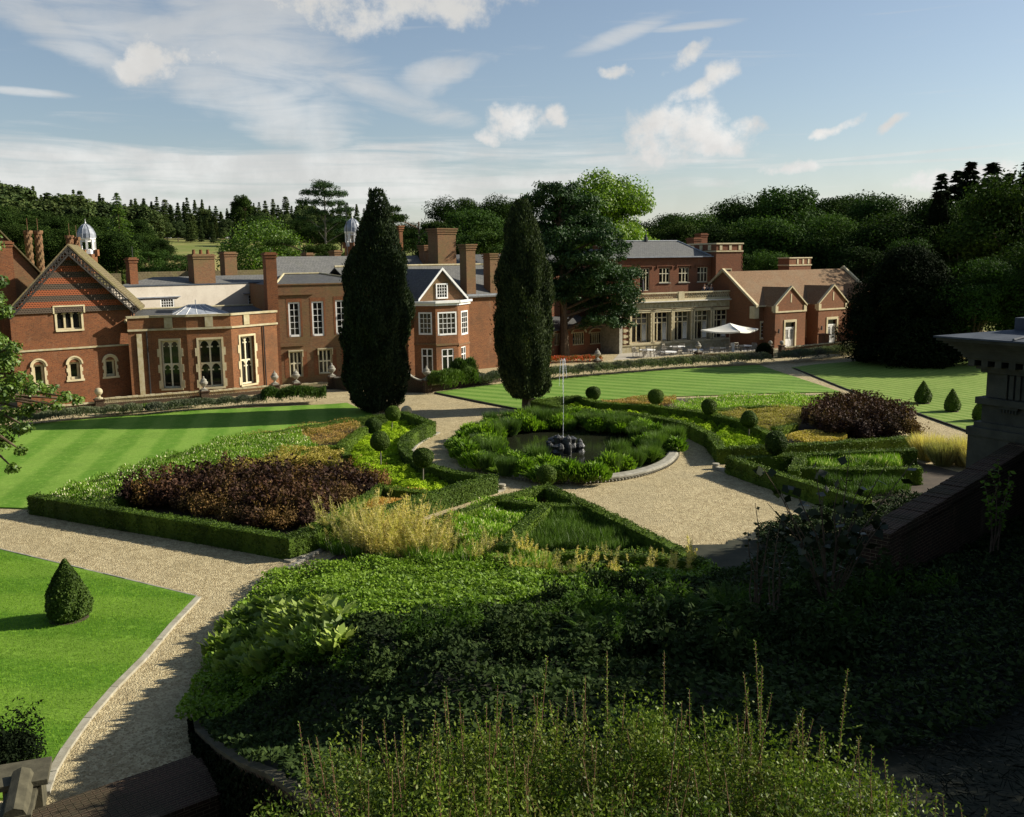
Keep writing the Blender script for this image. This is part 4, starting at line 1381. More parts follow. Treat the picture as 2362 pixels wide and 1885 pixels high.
    mb.lathe([(0.07, zd), (0.09, zd + 0.15), (0.03, zd + 0.25), (0.015, zf + 0.1), (0.0, zf + 0.12)], (0, 0, 0), 6)
    mb.build("finial", M['white'], c)
    p = AT(815, 570, 112)
    c2 = copy_tree(c)
    c2.location = (p[0], p[1], 0.55)
    c2["label"] = "white cupola with lead dome half hidden behind the left cypress"
    c["group"] = c2["group"] = "cupolas on the roofs"
    fl = thing("flagpole", "thin tall flagpole rising beside the cupola at the left cypress", "flagpole", (p[0] - 0.2, p[1] - 3.0, 0))
    mb = MB()
    ztop = AT(815, 471, p[1] - 3)[2]
    mb.tube([(0, 0, 6), (0, 0, ztop)], [0.06, 0.03], 6)
    mb.build("pole", M['iron'], fl)
    mb = MB()
    mb.lathe([(0.0, -0.1), (0.09, 0), (0.0, 0.1)], (0, 0, ztop), 8)
    mb.build("finial", M['lead'], fl)
    return F

def build_orangery(FL):
    """low brick range with a canted bay, slate roof and glazed lantern; cream rendered house behind"""
    pts = [G(306, 922), G(357, 918), G(440, 915), G(541, 908.5), G(611, 897), G(645, 892)]
    t = thing("bay_range", "low brick range with a canted bay of tall traceried stone windows", "building", (*pts[2], 0))
    # the lower wall left of the bay is set back a little
    names = ['recess', 'left', 'front', 'right', 'end']
    wins = {1: (374, 786, 415, 896), 2: (461, 783, 513, 893), 3: (556, 775, 588, 886)}
    ztop = 5.85
    wall, trim, lead = MB(), MB(), MB()
    fs = []
    for i in range(5):
        f = Facade(Vector((*pts[i], 0)), Vector((*pts[i + 1], 0)))
        fs.append(f)
        L = (Vector(pts[i + 1]) - Vector(pts[i])).length
        holes = []
        if i in wins:
            r = f.rect(*wins[i])
            holes = [r]
        panel(wall, f, 0, L, 0, ztop, holes, 0, 0.35)
        string(trim, f, -0.03, L + 0.03, ztop - 0.95, 0.14, 0.12)
        string(trim, f, -0.06, L + 0.06, ztop - 0.02, 0.16, 0.10)
        fbox(trim, f, -0.05, L + 0.05, ztop - 0.02, ztop + 0.13, -0.35, -0.02)
        if i in wins:
            um = (holes[0][0] + holes[0][1]) / 2
            fbox(trim, f, um - 0.28, um + 0.28, ztop - 0.78, ztop - 0.04, -0.02, 0.09)
            window(f, t, holes[0], M['cream'], 2, 1, 0, 0.30, 0.10, 0.06, [0.50], 0.11, 'both', (M['stone'], 0.15, 0.05, 0.13, 0))
    wall.build("wall", M['brick_warm'], t)
    trim.build("coping", M['stone_old'], t)
    # pale pilaster strip in the recess and pipes
    mb = MB()
    fbox(mb, fs[0], 0.55, 0.9, 0.1, 4.7, 0.0, 0.12)
    mb.build("pilaster", M['stone_old'], t)
    for f, u in ((fs[0], 1.25), (fs[4], 0.08)):
        mb = MB()
        mb.tube([f.W(u, 4.85, 0.1), f.W(u, 0.1, 0.1)], 0.055, 6)
        mb.build("downpipe", M['iron'], t)
    # roof between the parapet and the rendered house
    ax = Vector((pts[5][0] - pts[0][0], pts[5][1] - pts[0][1], 0)).normalized()
    back = Vector((-ax.y, ax.x, 0))
    P0, P5 = Vector((*pts[0], 0)), Vector((*pts[5], 0))
    mb = MB()
    off = 0.5
    e0, e1 = P0 + back * off, P5 + back * off
    r0, r1 = P0 + ax * 1.6 + back * 5.0, P5 + back * 5.0
    slope(mb, [(*e0.xy, 5.55), (*e1.xy, 5.55), (*r1.xy, 6.2), (*r0.xy, 6.2)])
    slope(mb, [(*(P0 + back * 7).xy, 5.55), (*e0.xy, 5.55), (*r0.xy, 6.2), (*(r0 + back * 0.5).xy, 6.2)])
    mb.poly([(*p, 5.6) for p in [pts[1], pts[2], pts[3], pts[4]]])
    mb.build("roof", M['slate'], t)
    mb = MB()
    mb.tube([(*e0.xy, 5.60), (*r0.xy, 6.25), (*r1.xy, 6.25)], 0.09, 6)
    mb.build("ridge", M['stone_old'], t)
    # lantern
    cpt = Vector((*G(478, 900), 0)) + back * 1.3
    mb, gl = MB(), MB()
    f = Facade(cpt - ax * 2.0, cpt + ax * 2.0)
    z0, z1 = 5.85, 6.5
    base = [f.W(0, z0, 1.2), f.W(4.0, z0, 1.2), f.W(4.0, z0, -1.2), f.W(0, z0, -1.2)]
    topq = [f.W(1.35, z1, 0.05), f.W(2.65, z1, 0.05), f.W(2.65, z1, -0.05), f.W(1.35, z1, -0.05)]
    for i in range(4):
        j = (i + 1) % 4
        gl.poly([base[i], base[j], topq[j], topq[i]])
        for q in range(6):
            k = q / 5
            a = Vector(base[i]).lerp(Vector(base[j]), k)
            b = Vector(topq[i]).lerp(Vector(topq[j]), k)
            mb.tube([a, b], 0.045 if q in (0, 5) else 0.028, 4)
    mb.tube([topq[0], topq[1]], 0.06, 5)
    mb.tube([f.W(1.9, z1, 0), f.W(1.9, z1 + 0.4, 0)], 0.03, 5)
    fbox(mb, f, -0.05, 4.05, z0 - 0.25, z0, -1.25, 1.25)
    lt = mb.build("roof_lantern", M['white'], t)
    gl.build("pane", M['lead'], lt)
    place(t)
    # rendered house
    Fw = Facade(Vector((*AT(285, 800, 76.2)[:2], 0)), Vector((*AT(622, 800, 85.2)[:2], 0)))
    L = (Vector((*AT(622, 800, 85.2)[:2], 0)) - Fw.a).length
    t2 = thing("rendered_house", "cream rendered house with low slate roof set behind the bay range", "house", Fw.W(L / 2, 0))
    ws = [Fw.rect(370, 688, 402, 711), Fw.rect(572, 679, 602, 711)]
    ztop = Fw.uz(450, 657)[1]
    mb = MB()
    panel(mb, Fw, -0.6, L, 0, ztop, ws, 0, 0.12)
    mb.build("wall", M['render'], t2)
    for r in ws:
        window(Fw, t2, r, M['white'], 5 if r is ws[0] else 5, 3 if r is ws[0] else 4, 0, 0.06, 0.09, 0.03, None, None, False, None)
    for a_, b_, r_ in ((3.0, 0.5, ws[0]), (0.4, 0.3, ws[1])):
        mb = MB()
        fbox(mb, Fw, r_[0] - a_, r_[1] + b_, r_[3] + 0.06, r_[3] + 0.14, -0.02, 0.16)
        mb.build("drip_ledge", M['lead'], t2)
    mb = MB()
    fbox(mb, Fw, -0.6, L, ztop - 0.02, ztop + 0.07, -0.5, 0.06)
    mb.build("coping", M['lead_dark'], t2)
    mb = MB()
    slope(mb, [Fw.W(-0.6, ztop - 0.1, -0.6), Fw.W(L + 2, ztop - 0.1, -0.6), Fw.W(L + 2, ztop + 0.65, -3.4), Fw.W(4.3, ztop + 0.65, -3.4)])
    mb.poly([Fw.W(-0.6, ztop - 0.14, -0.5), Fw.W(L + 3, ztop - 0.14, -0.5), Fw.W(L + 3, ztop - 0.14, -12), Fw.W(-0.6, ztop - 0.14, -12)])
    mb.build("roof", M['slate_pale'], t2)
    mb = MB()
    fbox(mb, Fw, -3, 4.0, 3, ztop + 0.95, -9.4, -9.0)
    fbox(mb, Fw, 3.8, L + 6, 3, ztop + 1.05, -7.6, -7.2)
    mb.build("rear_parapet", M['tile_moss'], t2)
    def stack(x0, x1, y0, o, mat, d=0.9, pots=0):
        u0, z1 = Fw.uz(x0, y0, o)
        u1 = Fw.uz(x1, y0, o)[0]
        chimney(t2, Fw, u0, u1, ztop - 1.5, z1, o - d, o, mat, pots)
    stack(297, 315.5, 594, -1.5, M['brick_red'], 0.7)
    stack(445, 494, 586, -1.0, M['brick_grey'], 1.0, 3)
    stack(517, 545, 581, -5.0, M['brick_grey'], 0.9)
    stack(707, 722.5, 583, -6, M['brick_grey'])
    stack(771.5, 786, 577, -6, M['brick_grey'])
    for x, o in ((306, -1.8), (624, -0.4)):
        mb = MB()
        u, z = Fw.uz(x, 595, o)
        mb.tube([Fw.W(u, z - 0.1, o), Fw.W(u, z + 0.9, o)], 0.025, 4)
        mb.build("aerial", M['iron'], t2)
    place(t2)

def build_mid_block():
    F = Facade((640, 890), (800, 879))
    t = thing("sash_window_house", "weathered brick block with tall white sash windows beside the left cypress", "house", F.W(5, 0))
    uR = 9.6
    ztop = 7.9
    up = [F.rect(666, 697, 693, 777), F.rect(720, 695, 747, 775), F.rect(774.5, 692, 802, 771)]
    w0 = up[0][1] - up[0][0]
    up.append((up[2][0] + 1.95, up[2][1] + 1.95, up[2][2], up[2][3]))
    lo = [F.rect(669, 812, 697, 868), F.rect(736, 807, 765, 861)]
    lo.append((lo[1][0] + 2.3, lo[1][1] + 2.3, lo[1][2], lo[1][3]))
    mb = MB()
    panel(mb, F, -0.1, uR, 0, ztop, up + lo, 0, 0.2)
    block(mb, F, -0.1, uR, 0, ztop, 8, 0, False, False)
    mb.build("wall", M['brick_grey'], t)
    for r in up:
        window(F, t, r, M['white'], 2, 5, 0, 0.10, 0.13, 0.035, None, None, False, None, label="tall white sash window with narrow panes")
    for r in lo:
        window(F, t, r, M['cream'], 3, 2, 0, 0.16, 0.06, 0.06, [0.52], 0.10, False, (M['stone_old'], 0.05, 0.02, 0, 0.06), label="cream stone mullioned window")
    mb = MB()
    for r in up:
        e = 0.16
        fbox(mb, F, r[0] - e, r[0], r[2], r[3], -0.02, 0.012)
        fbox(mb, F, r[1], r[1] + e, r[2], r[3], -0.02, 0.012)
        fbox(mb, F, r[0] - e, r[1] + e, r[3], r[3] + 0.30, -0.02, 0.014)
    for r in lo:
        fbox(mb, F, r[0] - 0.42, r[0] - 0.06, r[2] - 0.1, r[3], -0.02, 0.012)
        fbox(mb, F, r[1] + 0.06, r[1] + 0.42, r[2] - 0.1, r[3], -0.02, 0.012)
    mb.build("brick_dressing", M['brick_red'], t)
    mb = MB()
    string(mb, F, -0.1, uR, ztop - 0.02, 0.10, 0.08)
    string(mb, F, 0.0, 3.2, ztop - 0.80, 0.14, 0.14)
    string(mb, F, 0.1, 2.3, up[0][2] - 0.75, 0.22, 0.10)
    mb.build("string_course", M['brick_grey'], t)
    mb = MB()
    zr = F.uz(728, 632, -4.5)[1]
    a, b, c, d = F.W(0.2, ztop - 0.15, -0.5), F.W(uR, ztop - 0.15, -0.5), F.W(uR, ztop - 0.15, -8.5), F.W(0.2, ztop - 0.15, -8.5)
    r0, r1 = F.W(2.0, zr, -4.5), F.W(uR - 4.6, zr, -4.5)
    slope(mb, [a, b, r1, r0])
    slope(mb, [b, c, r1, r1])
    slope(mb, [c, d, r0, r1])
    slope(mb, [d, a, r0, r0])
    mb.build("roof", M['slate'], t)
    mb = MB()
    for p, q in ((a, r0), (b, r1), (r0, r1)):
        mb.tube([(p[0], p[1], p[2] + 0.05), (q[0], q[1], q[2] + 0.05)], 0.09, 6)
    mb.build("ridge", M['stone_old'], t)
    u0, z1 = F.uz(612, 582, 0.3)
    u1 = F.uz(637, 582, 0.3)[0]
    chimney(t, F, u0, u1, 0, z1, -0.8, 0.25, M['brick_red'], 0)
    mb = MB()
    mb.tube([F.W(0.15, 6.9, 0.1), F.W(0.15, 0.1, 0.1)], 0.06, 6)
    mb.build("downpipe", M['iron'], t)
    place(t)
    return F

def build_bay_house():
    pts = [G(958, 874), G(1008, 875), G(1059, 870.5), G(1084, 862)]
    t = thing("bay_house", "brick house with two storey canted bay, white windows and a small gable", "house", (*pts[1], 0))
    zc = 6.35
    wins = [[(182, 578, 405, 950), (232, 1175, 420, 1575)], [(500, 570, 812, 955), (570, 1178, 768, 1575)], [(888, 548, 997, 945), (892, 1140, 968, 1535)]]
    wall, trim, corn = MB(), MB(), MB()
    for i in range(3):
        f = Facade(Vector((*pts[i], 0)), Vector((*pts[i + 1], 0)))
        L = (Vector(pts[i + 1]) - Vector(pts[i])).length
        rs = []
        for (x0, y0, x1, y1) in wins[i]:
            r = f.rect(940 + x0 / 7.17, 640 + y0 / 7.17, 940 + x1 / 7.17, 640 + y1 / 7.17)
            rs.append((max(0.12, r[0]), min(L - 0.12, r[1]), r[2], r[3]))
        rs[1] = (rs[1][0], rs[1][1], max(0.35, rs[1][2]), rs[1][3])
        panel(wall, f, 0, L, 0, zc, rs, 0, 0.14)
        cols = 4 if i == 1 else 3
        window(f, t, rs[0], M['white'], cols, 4, 0, 0.05, 0.12, 0.035)
        window(f, t, rs[1], M['white'], 2, 1, 0, 0.08, 0.09, 0.05, [0.70], 0.09)
        string(trim, f, -0.02, L + 0.02, rs[0][2] - 0.85, 0.16, 0.07)
        string(corn, f, -0.08, L + 0.08, zc - 0.35, 0.20, 0.14)
        string(corn, f, -0.14, L + 0.14, zc - 0.15, 0.18, 0.30)
    wall.build("wall", M['brick_warm'], t)
    trim.build("string_course", M['brick_grey'], t)
    corn.poly([(*G(*p), zc) for p in ((958, 874), (1008, 875), (1059, 870.5), (1084, 862))])
    corn.build("cornice", M['white'], t)
    # gable, set back to the house wall
    F = Facade(Vector((*pts[0], 0)), Vector((*pts[3], 0)))
    F = F.shifted(0.15)
    u0, u1 = F.uz(965, 690)[0], F.uz(1072, 682)[0]
    zE = F.uz(1020, 690)[1]
    uC, zA = F.uz(1016.5, 624)
    gw = F.rect(1004.5, 654, 1031.5, 689)
    mb = MB()
    mb.poly([F.W(u0, zE), F.W(u1, zE), F.W(uC, zA)], [(u0, zE), (u1, zE), (uC, zA)])
    fbox(mb, F, u0, u1, 5.5, zE, -0.3, -0.002)
    mb.build("gable", M['brick_grey'], t)
    window(F, t, gw, M['white'], 4, 4, 0.14, 0.08, 0.10, 0.03)
    mb = MB()
    gable_roof(mb, F, u0 - 0.15, u1 + 0.15, zE - 0.05, uC, zA + 0.12, 0.22, -5.5, 0.12)
    mb.build("roof", M['slate'], t)
    mb = MB()
    for a in (u0 - 0.16, u1 + 0.16):
        q = [F.W(a, zE - 0.14, 0.30), F.W(uC, zA + 0.04, 0.30), F.W(uC, zA + 0.04, 0.22), F.W(a, zE - 0.14, 0.22)]
        mb.hexa(q, [(x, y, z + 0.22) for x, y, z in q])
    mb.build("barge_board", M['white'], t)
    # main roof and brick wall to the right
    H = Facade(Vector((*G(880, 876), 0)), Vector((*G(1165, 848), 0)))
    uA, uB = 0.0, (Vector((*G(1165, 848), 0)) - H.a).length
    ux = H.uz(1086, 760, -0.6)[0]
    zw = H.uz(1120, 681, -0.6)[1]
    mb = MB()
    panel(mb, H, uA, uB + 6, 0, zw, [], -0.6)
    block(mb, H, uA, uB + 6, 0, zw, 9, -0.6, False, False)
    mb.build("house_wall", M['brick_warm'], t)
    mb = MB()
    zr = H.uz(1000, 613, -5.5)[1]
    slope(mb, [H.W(uA - 1, zw - 0.05, -0.3), H.W(uB + 6, zw - 0.05, -0.3), H.W(uB + 6, zr, -5.5), H.W(uA - 1, zr, -5.5)])
    slope(mb, [H.W(uB + 6, zw, -10.5), H.W(uA - 1, zw, -10.5), H.W(uA - 1, zr, -5.5), H.W(uB + 6, zr, -5.5)])
    zr2 = H.uz(980, 589, -11)[1]
    slope(mb, [H.W(uA - 5, zw + 0.5, -7.5), H.W(uB - 2, zw + 0.5, -7.5), H.W(uB - 2, zr2, -11), H.W(uA - 5, zr2, -11)])
    mb.build("main_roof", M['slate_pale'], t)
    mb = MB()
    mb.tube([H.W(uA - 1, zr + 0.06, -5.5), H.W(uB + 6, zr + 0.06, -5.5)], 0.10, 6)
    mb.build("ridge", M['stone_old'], t)
    mb = MB()
    fbox(mb, H, ux - 0.4, uB + 6, zw - 0.10, zw + 0.10, -0.62, -0.40)
    mb.build("gutter", M['lead'], t)
    def stack(x0, x1, y0, z0, o, d, pots=0, mat='brick_grey', wide=0):
        a, z1 = H.uz(x0, y0, o)
        b = H.uz(x1, y0, o)[0]
        chimney(t, H, a, b, z0, z1, o - d, o, M[mat], pots, 3)
        if wide:
            mb = MB()
            fbox(mb, H, a - wide, b + wide, z0, z1 - 3.4, o - d - 0.1, o + 0.06)
            mb.build("chimney_base", M[mat], t)
    stack(1009, 1051, 529, zw, -5.6, 1.6, 0, 'brick_grey', 0.4)
    stack(1075, 1096, 566, zw - 0.3, -0.7, 1.0)
    stack(1130, 1150, 587, zw - 0.3, -0.7, 1.0)
    stack(979, 1005, 568, zw, -10, 1.0)
    stack(921, 928.5, 523, zw, -12, 0.5, 0, 'brick_warm')
    stack(1156, 1176, 600, zw, -3, 0.9, 0, 'brick_red')
    place(t)

def build_arcade():
    F = Facade((1160, 846), (1436, 816))
    L = (Vector((*G(1436, 816), 0)) - F.a).length
    t = thing("arcade_range", "shaded brick range with three arched windows behind the pine", "building", F.W(L / 2, 0))
    o = -2.5
    ws = [F.rect(1279, 768, 1301, 797, o), F.rect(1321, 766, 1348, 796, o), F.rect(1361, 766, 1387, 794, o), F.rect(1190, 772, 1214, 803, o)]
    zt = F.uz(1330, 757, o)[1]
    mb = MB()
    panel(mb, F, -1, L - 0.4, 0, zt, ws, o, 0.2)
    mb.build("wall", M['brick_dark'], t)
    for r in ws:
        w_ = window(F, t, r, M['stone_old'], 5, 1, o, 0.12, 0.08, 0.05, None, 0.07, True)
        sb = MB()
        u0, u1, z0, z1 = r
        um, rad = (u0 + u1) / 2, (u1 - u0) / 2 + 0.1
        for q in range(10):
            a, b = math.pi * q / 10, math.pi * (q + 1) / 10
            P = lambda r_, th, oo: F.W(um - r_ * math.cos(th), z1 - 0.1 + 0.5 * r_ * math.sin(th), oo)
            sb.hexa([P(rad, b, o + 0.1), P(rad, a, o + 0.1), P(rad, a, o), P(rad, b, o)], [P(rad + 0.2, b, o + 0.1), P(rad + 0.2, a, o + 0.1), P(rad + 0.2, a, o), P(rad + 0.2, b, o)])
        sb.build("surround", M['stone_old'], w_)
    mb = MB()
    slope(mb, [F.W(-1, zt, o + 0.3), F.W(L, zt, o + 0.3), F.W(L, zt + 1.0, o - 4), F.W(-1, zt + 1.0, o - 4)])
    mb.build("roof", M['slate'], t)
    mb = MB()
    panel(mb, F, 1, L + 0.5, zt, 8.2, [(4, 5, 5, 6.4), (7, 8, 5, 6.4)], o - 4)
    block(mb, F, 1, L + 0.5, 0, 8.2, 8, o - 4, False)
    mb.build("upper_wall", M['brick_dark'], t)
    mb = MB()
    slope(mb, [F.W(0.5, 8.2, o - 3.8), F.W(L + 0.5, 8.2, o - 3.8), F.W(L + 0.5, 10.2, o - 8), F.W(0.5, 10.2, o - 8)])
    mb.build("upper_roof", M['slate'], t)
    for r in ((4, 5, 5, 6.4), (7, 8, 5, 6.4)):
        window(F, t, r, M['cream'], 3, 2, o - 4, 0.1, 0.06, 0.05)
    mb = MB()
    fbox(mb, F, L - 0.6, L - 0.15, 0.0, 4.2, -2.6, 0.1)
    mb.build("pilaster", M['stone_grey'], t)
    u, z1 = F.uz(1392, 566, o - 5)
    chimney(t, F, u - 0.6, u + 0.6, 8, z1, o - 6, o - 5, M['brick_red'], 0)
    place(t)

def build_hall():
    F = Facade((1433, 816), (1692, 799))
    t = thing("banqueting_hall", "brick hall with five tall stone windows below a balustraded balcony and slate roof", "hall", F.W(7, 0))
    uL, uR = 0.0, 14.75
    zs, zh, ze = 0.85, 4.05, 4.95
    bays = []
    for (x0, x1) in ((1453, 1489.5), (1502, 1536), (1549, 1583), (1594, 1628), (1639, 1672)):
        a = F.uz(x0, 755, -0.45)[0]
        b = F.uz(x1, 755, -0.45)[0]
        bays.append((a, b))
    holes = [(a - 0.22, b + 0.55, zs + 0.15, 4.05) for a, b in bays]
    mb = MB()
    panel(mb, F, uL, uR, 0, 5.0, holes, 0, 0.55)
    block(mb, F, uL, uR, 0, 5.0, 9, 0, False, True)
    mb.build("wall", M['brick_dark'], t)
    # stone: plinth, pilaster strips, window surrounds, frieze
    mb = MB()
    fbox(mb, F, uL - 0.1, uR + 0.05, 0, 0.72, -0.05, 0.10)
    fbox(mb, F, uL - 0.16, uR + 0.10, 0.72, 0.84, -0.05, 0.17)
    for a, b in [h[:2] for h in holes]:
        for k in range(3):
            c = a + (b - a) * (k + 0.5) / 3
            fbox(mb, F, c - 0.28, c + 0.28, 0.14, 0.58, 0.08, 0.135)
    mb.build("plinth", M['stone_old'], t)
    mb = MB()
    for a, b in [h[:2] for h in holes]:
        fbox(mb, F, a - 0.20, a, zs + 0.15, 4.25, -0.05, 0.07)
        fbox(mb, F, b, b + 0.20, zs + 0.15, 4.25, -0.05, 0.07)
        fbox(mb, F, a, b, 4.05, 4.25, -0.05, 0.07)
        fbox(mb, F, a - 0.27, b + 0.27, 4.25, 4.33, -0.05, 0.12)
        fbox(mb, F, a - 0.2, b + 0.2, zs - 0.01, zs + 0.15, -0.05, 0.14)
        fbox(mb, F, a, a + 0.20, zs + 0.15, 4.05, -0.53, -0.05)
        fbox(mb, F, b - 0.30, b, zs + 0.15, 4.05, -0.53, -0.30)
        for k in range(9):
            z = zs + 0.3 + k * 0.40
            fbox(mb, F, a - 0.14, a - 0.06, z, z + 0.22, 0.06, 0.10)
    mb.build("window_stone", M['stone'], t)
    for a, b in bays:
        w_ = window(F, t, (a - 0.03, b + 0.03, zs + 0.15, 4.05), M['stone'], 3, 1, 0, 0.34, 0.07, 0.06, [0.645, 0.825], 0.10, False, label="tall stone mullioned window of three lights")
        cb = MB()
        for k in range(5):
            u0 = b - 0.55 + 0.1 * k
            cb.poly([F.W(u0, zs + 0.3, -0.352 + 0.010 * (k % 2)), F.W(u0 + 0.1, zs + 0.3, -0.352 + 0.010 * ((k + 1) % 2)), F.W(u0 + 0.1, 3.0, -0.352 + 0.010 * ((k + 1) % 2)), F.W(u0 + 0.06, 3.0, -0.352 + 0.010 * (k % 2))])
        cb.build("curtain", M['canvas'], w_)
    mb = MB()
    for (a, b) in ((uL, uL + 0.75), (uR - 0.75, uR)):
        for k in range(6):
            z = 1.05 + k * 0.58
            fbox(mb, F, a - 0.04, b + 0.04, z, z + 0.20, -0.3, 0.07)
            fbox(mb, F, (a + b) / 2 - 0.16, (a + b) / 2 + 0.16, z - 0.07, z + 0.27, -0.02, 0.11)
    mb.build("quoin_band", M['stone'], t)
    mb = MB()
    fbox(mb, F, uL, uR, 4.42, 4.52, -0.02, 0.12)
    fbox(mb, F, uL, uR, 4.52, 5.0, -0.02, 0.06)
    for k in range(28):
        u = uL + 0.3 + k * 0.52
        fbox(mb, F, u, u + 0.18, 4.56, 4.96, 0.055, 0.10)
    fbox(mb, F, uL - 0.12, uR + 0.12, 5.0, 5.1, -0.1, 0.22)
    mb.build("frieze", M['stone_old'], t)
    mb = MB()
    fbox(mb, F, uL - 0.25, uR + 0.30, 5.1, 5.2, -0.2, 0.42)
    mb.build("cornice", M['stone_pale'], t)
    # balustrade of pierced scrolls
    mb = MB()
    zb0, zb1 = 5.2, 6.08
    fbox(mb, F, uL, uR, zb0, zb0 + 0.22, -0.12, 0.16)
    fbox(mb, F, uL, uR, zb1 - 0.14, zb1, -0.12, 0.17)
    for u in (uL, uL + 7.0, uR - 0.75):
        fbox(mb, F, u, u + 0.75, zb0, zb1 + 0.03, -0.2, 0.2)
    n = 42
    for k in range(n):
        u = uL + 0.8 + (uR - uL - 1.6) * (k + 0.5) / n
        pts = []
        for q in range(9):
            a = 2 * math.pi * q / 8
            pts.append(F.W(u + 0.115 * math.cos(a), zb0 + 0.48 + 0.20 * math.sin(a), 0.02))
        mb.tube(pts, 0.035, 4)
        mb.tube([F.W(u - 0.15, zb0 + 0.2, 0.02), F.W(u + 0.15, zb1 - 0.12, 0.02)], 0.035, 4)
    mb.build("balustrade", M['stone'], t)
    # upper storey
    o = -4.0
    U = F.shifted(o)
    ua, ub = U.uz(1397, 640)[0], U.uz(1652, 640)[0]
    zE = U.uz(1530, 593)[1]
    ws = [U.rect(1436, 619, 1452, 640), U.rect(1476, 619.5, 1498, 671), U.rect(1520.5, 618.5, 1545, 652), U.rect(1565.5, 617.5, 1589, 651), U.rect(1608.5, 616.5, 1632, 650)]
    hol = [(r[0], r[1], max(r[2], 5.1), r[3]) for r in ws]
    mb = MB()
    panel(mb, U, ua, ub, 5.0, zE, hol, 0, 0.2)
    block(mb, U, ua, ub, 5.0, zE, 9, 0, False, False)
    mb.build("upper_wall", M['brick_dark'], t)
    for i, r in enumerate(hol):
        window(U, t, r, M['cream'], 3, 1, 0, 0.12, 0.05, 0.05, [0.82 if i == 1 else 0.62], 0.07, False, None)
    mb = MB()
    for r in hol:
        if r is not hol[1]:
            fbox(mb, U, r[0] - 0.1, r[1] + 0.1, r[2] - 0.1, r[2], -0.05, 0.1)
    mb.build("sill", M['stone_grey'], t)
    mb = MB()
    for r in hol:
        fbox(mb, U, r[0] - 0.25, r[1] + 0.25, r[3] + 0.20, r[3] + 0.28, -0.02, 0.10)
        for e in (r[0] - 0.33, r[1] + 0.25):
            fbox(mb, U, e, e + 0.08, r[3] - 0.1, r[3] + 0.28, -0.02, 0.10)
    mb.build("drip_mould", M['brick_dark'], t)
    mb = MB()
    zr = U.uz(1490, 557, -4)[1]
    x0, x1 = U.uz(1416, 557, -4)[0], U.uz(1562, 557, -4)[0]
    a, b, c, d = U.W(ua - 0.1, zE + 0.05, 0.3), U.W(ub - 1.0, zE + 0.05, 0.3), U.W(ub - 1.0, zE + 0.05, -8.3), U.W(ua - 0.1, zE + 0.05, -8.3)
    r0, r1 = U.W(x0, zr, -4), U.W(x1, zr, -4)
    slope(mb, [a, b, r1, r0])
    slope(mb, [b, c, r1, r1])
    slope(mb, [c, d, r0, r1])
    slope(mb, [d, a, r0, r0])
    mb.build("roof", M['slate_pale'], t)
    mb = MB()
    for p, q in ((b, r1), (r0, r1), (a, r0)):
        mb.tube([(p[0], p[1], p[2] + 0.05), (q[0], q[1], q[2] + 0.05)], 0.07, 6)
    fbox(mb, U, ua - 0.2, ub, zE - 0.06, zE + 0.06, -0.05, 0.42)
    mb.build("gutter", M['lead'], t)
    mb = MB()
    uv_, zv = U.uz(1490, 556, -4)
    pv = U.W(uv_, 0, -4)
    zt = U.uz(1490, 514, -4)[1]
    mb.lathe([(0.26, zv - 0.1), (0.2, zv + 0.35), (0.08, zv + 0.5), (0.12, zv + 0.62), (0.03, zv + 0.8), (0.02, zt)], (pv[0], pv[1], 0), 8)
    mb.tube([(pv[0] - 0.28, pv[1], zv + 1.2), (pv[0] + 0.28, pv[1], zv + 1.2)], 0.025, 4)
    mb.lathe([(0.0, zt - 0.12), (0.1, zt), (0, zt + 0.12)], (pv[0], pv[1], 0), 8)
    mb.build("finial", M['iron'], t)
    # tower
    T = F.shifted(-3.2)
    ta, tb = T.uz(1651, 640)[0], T.uz(1711, 640)[0]
    zt = T.uz(1680, 561)[1]
    tw = T.rect(1669, 625, 1681, 668)
    mb = MB()
    panel(mb, T, ta, tb, 0, zt, [tw], 0, 0.1)
    block(mb, T, ta, tb, 0, zt, 5.0, 0, False, True)
    mb.build("tower", M['brick_dark'], t)
    window(T, t, tw, M['white'], 2, 6, 0, 0.05, 0.07, 0.03)
    mb = MB()
    z2 = T.uz(1680, 581)[1]
    fbox(mb, T, ta - 0.05, tb + 0.08, z2, z2 + 0.14, -5.05, 0.10)
    fbox(mb, T, ta - 0.08, tb + 0.10, zt - 0.12, zt + 0.03, -5.1, 0.12)
    for k in range(3):
        u = ta + (tb - ta) * (0.17 + 0.36 * k)
        fbox(mb, T, u - 0.17, u + 0.17, z2 + 0.2, zt - 0.2, -0.02, 0.05)
        fbox(mb, T, ta - 0.05, ta + 0.02, z2 + 0.2, zt - 0.2, -1.4 - 1.5 * k, -0.9 - 1.5 * k)
    fbox(mb, T, tw[0] - 0.2, tw[1] + 0.2, tw[3] + 0.15, tw[3] + 0.25, -0.02, 0.12)
    for e in (tw[0] - 0.28, tw[1] + 0.2):
        fbox(mb, T, e, e + 0.08, tw[3] - 0.15, tw[3] + 0.25, -0.02, 0.12)
    mb.build("tower_trim", M['stone'], t)
    mb = MB()
    for k in range(22):
        z = 0.4 + k * 0.5
        if z < zt - 0.8:
            fbox(mb, T, tb - 0.01, tb + 0.06, z, z + 0.3, -0.3, 0.03)
    mb.build("quoin", M['brick_dark'], t)
    u0, z1 = U.uz(1601, 546, -6)
    u1 = U.uz(1619, 546, -6)[0]
    chimney(t, U, u0, u1, zE - 0.5, z1 - 0.1, -7.4, -6, M['brick_dark'], 0)
    u0, z1 = U.uz(1617, 538, -7.5)
    u1 = U.uz(1632, 538, -7.5)[0]
    chimney(t, U, u0, u1, zE - 0.5, z1, -8.6, -7.5, M['brick_dark'], 0)
    place(t)
    return F, U

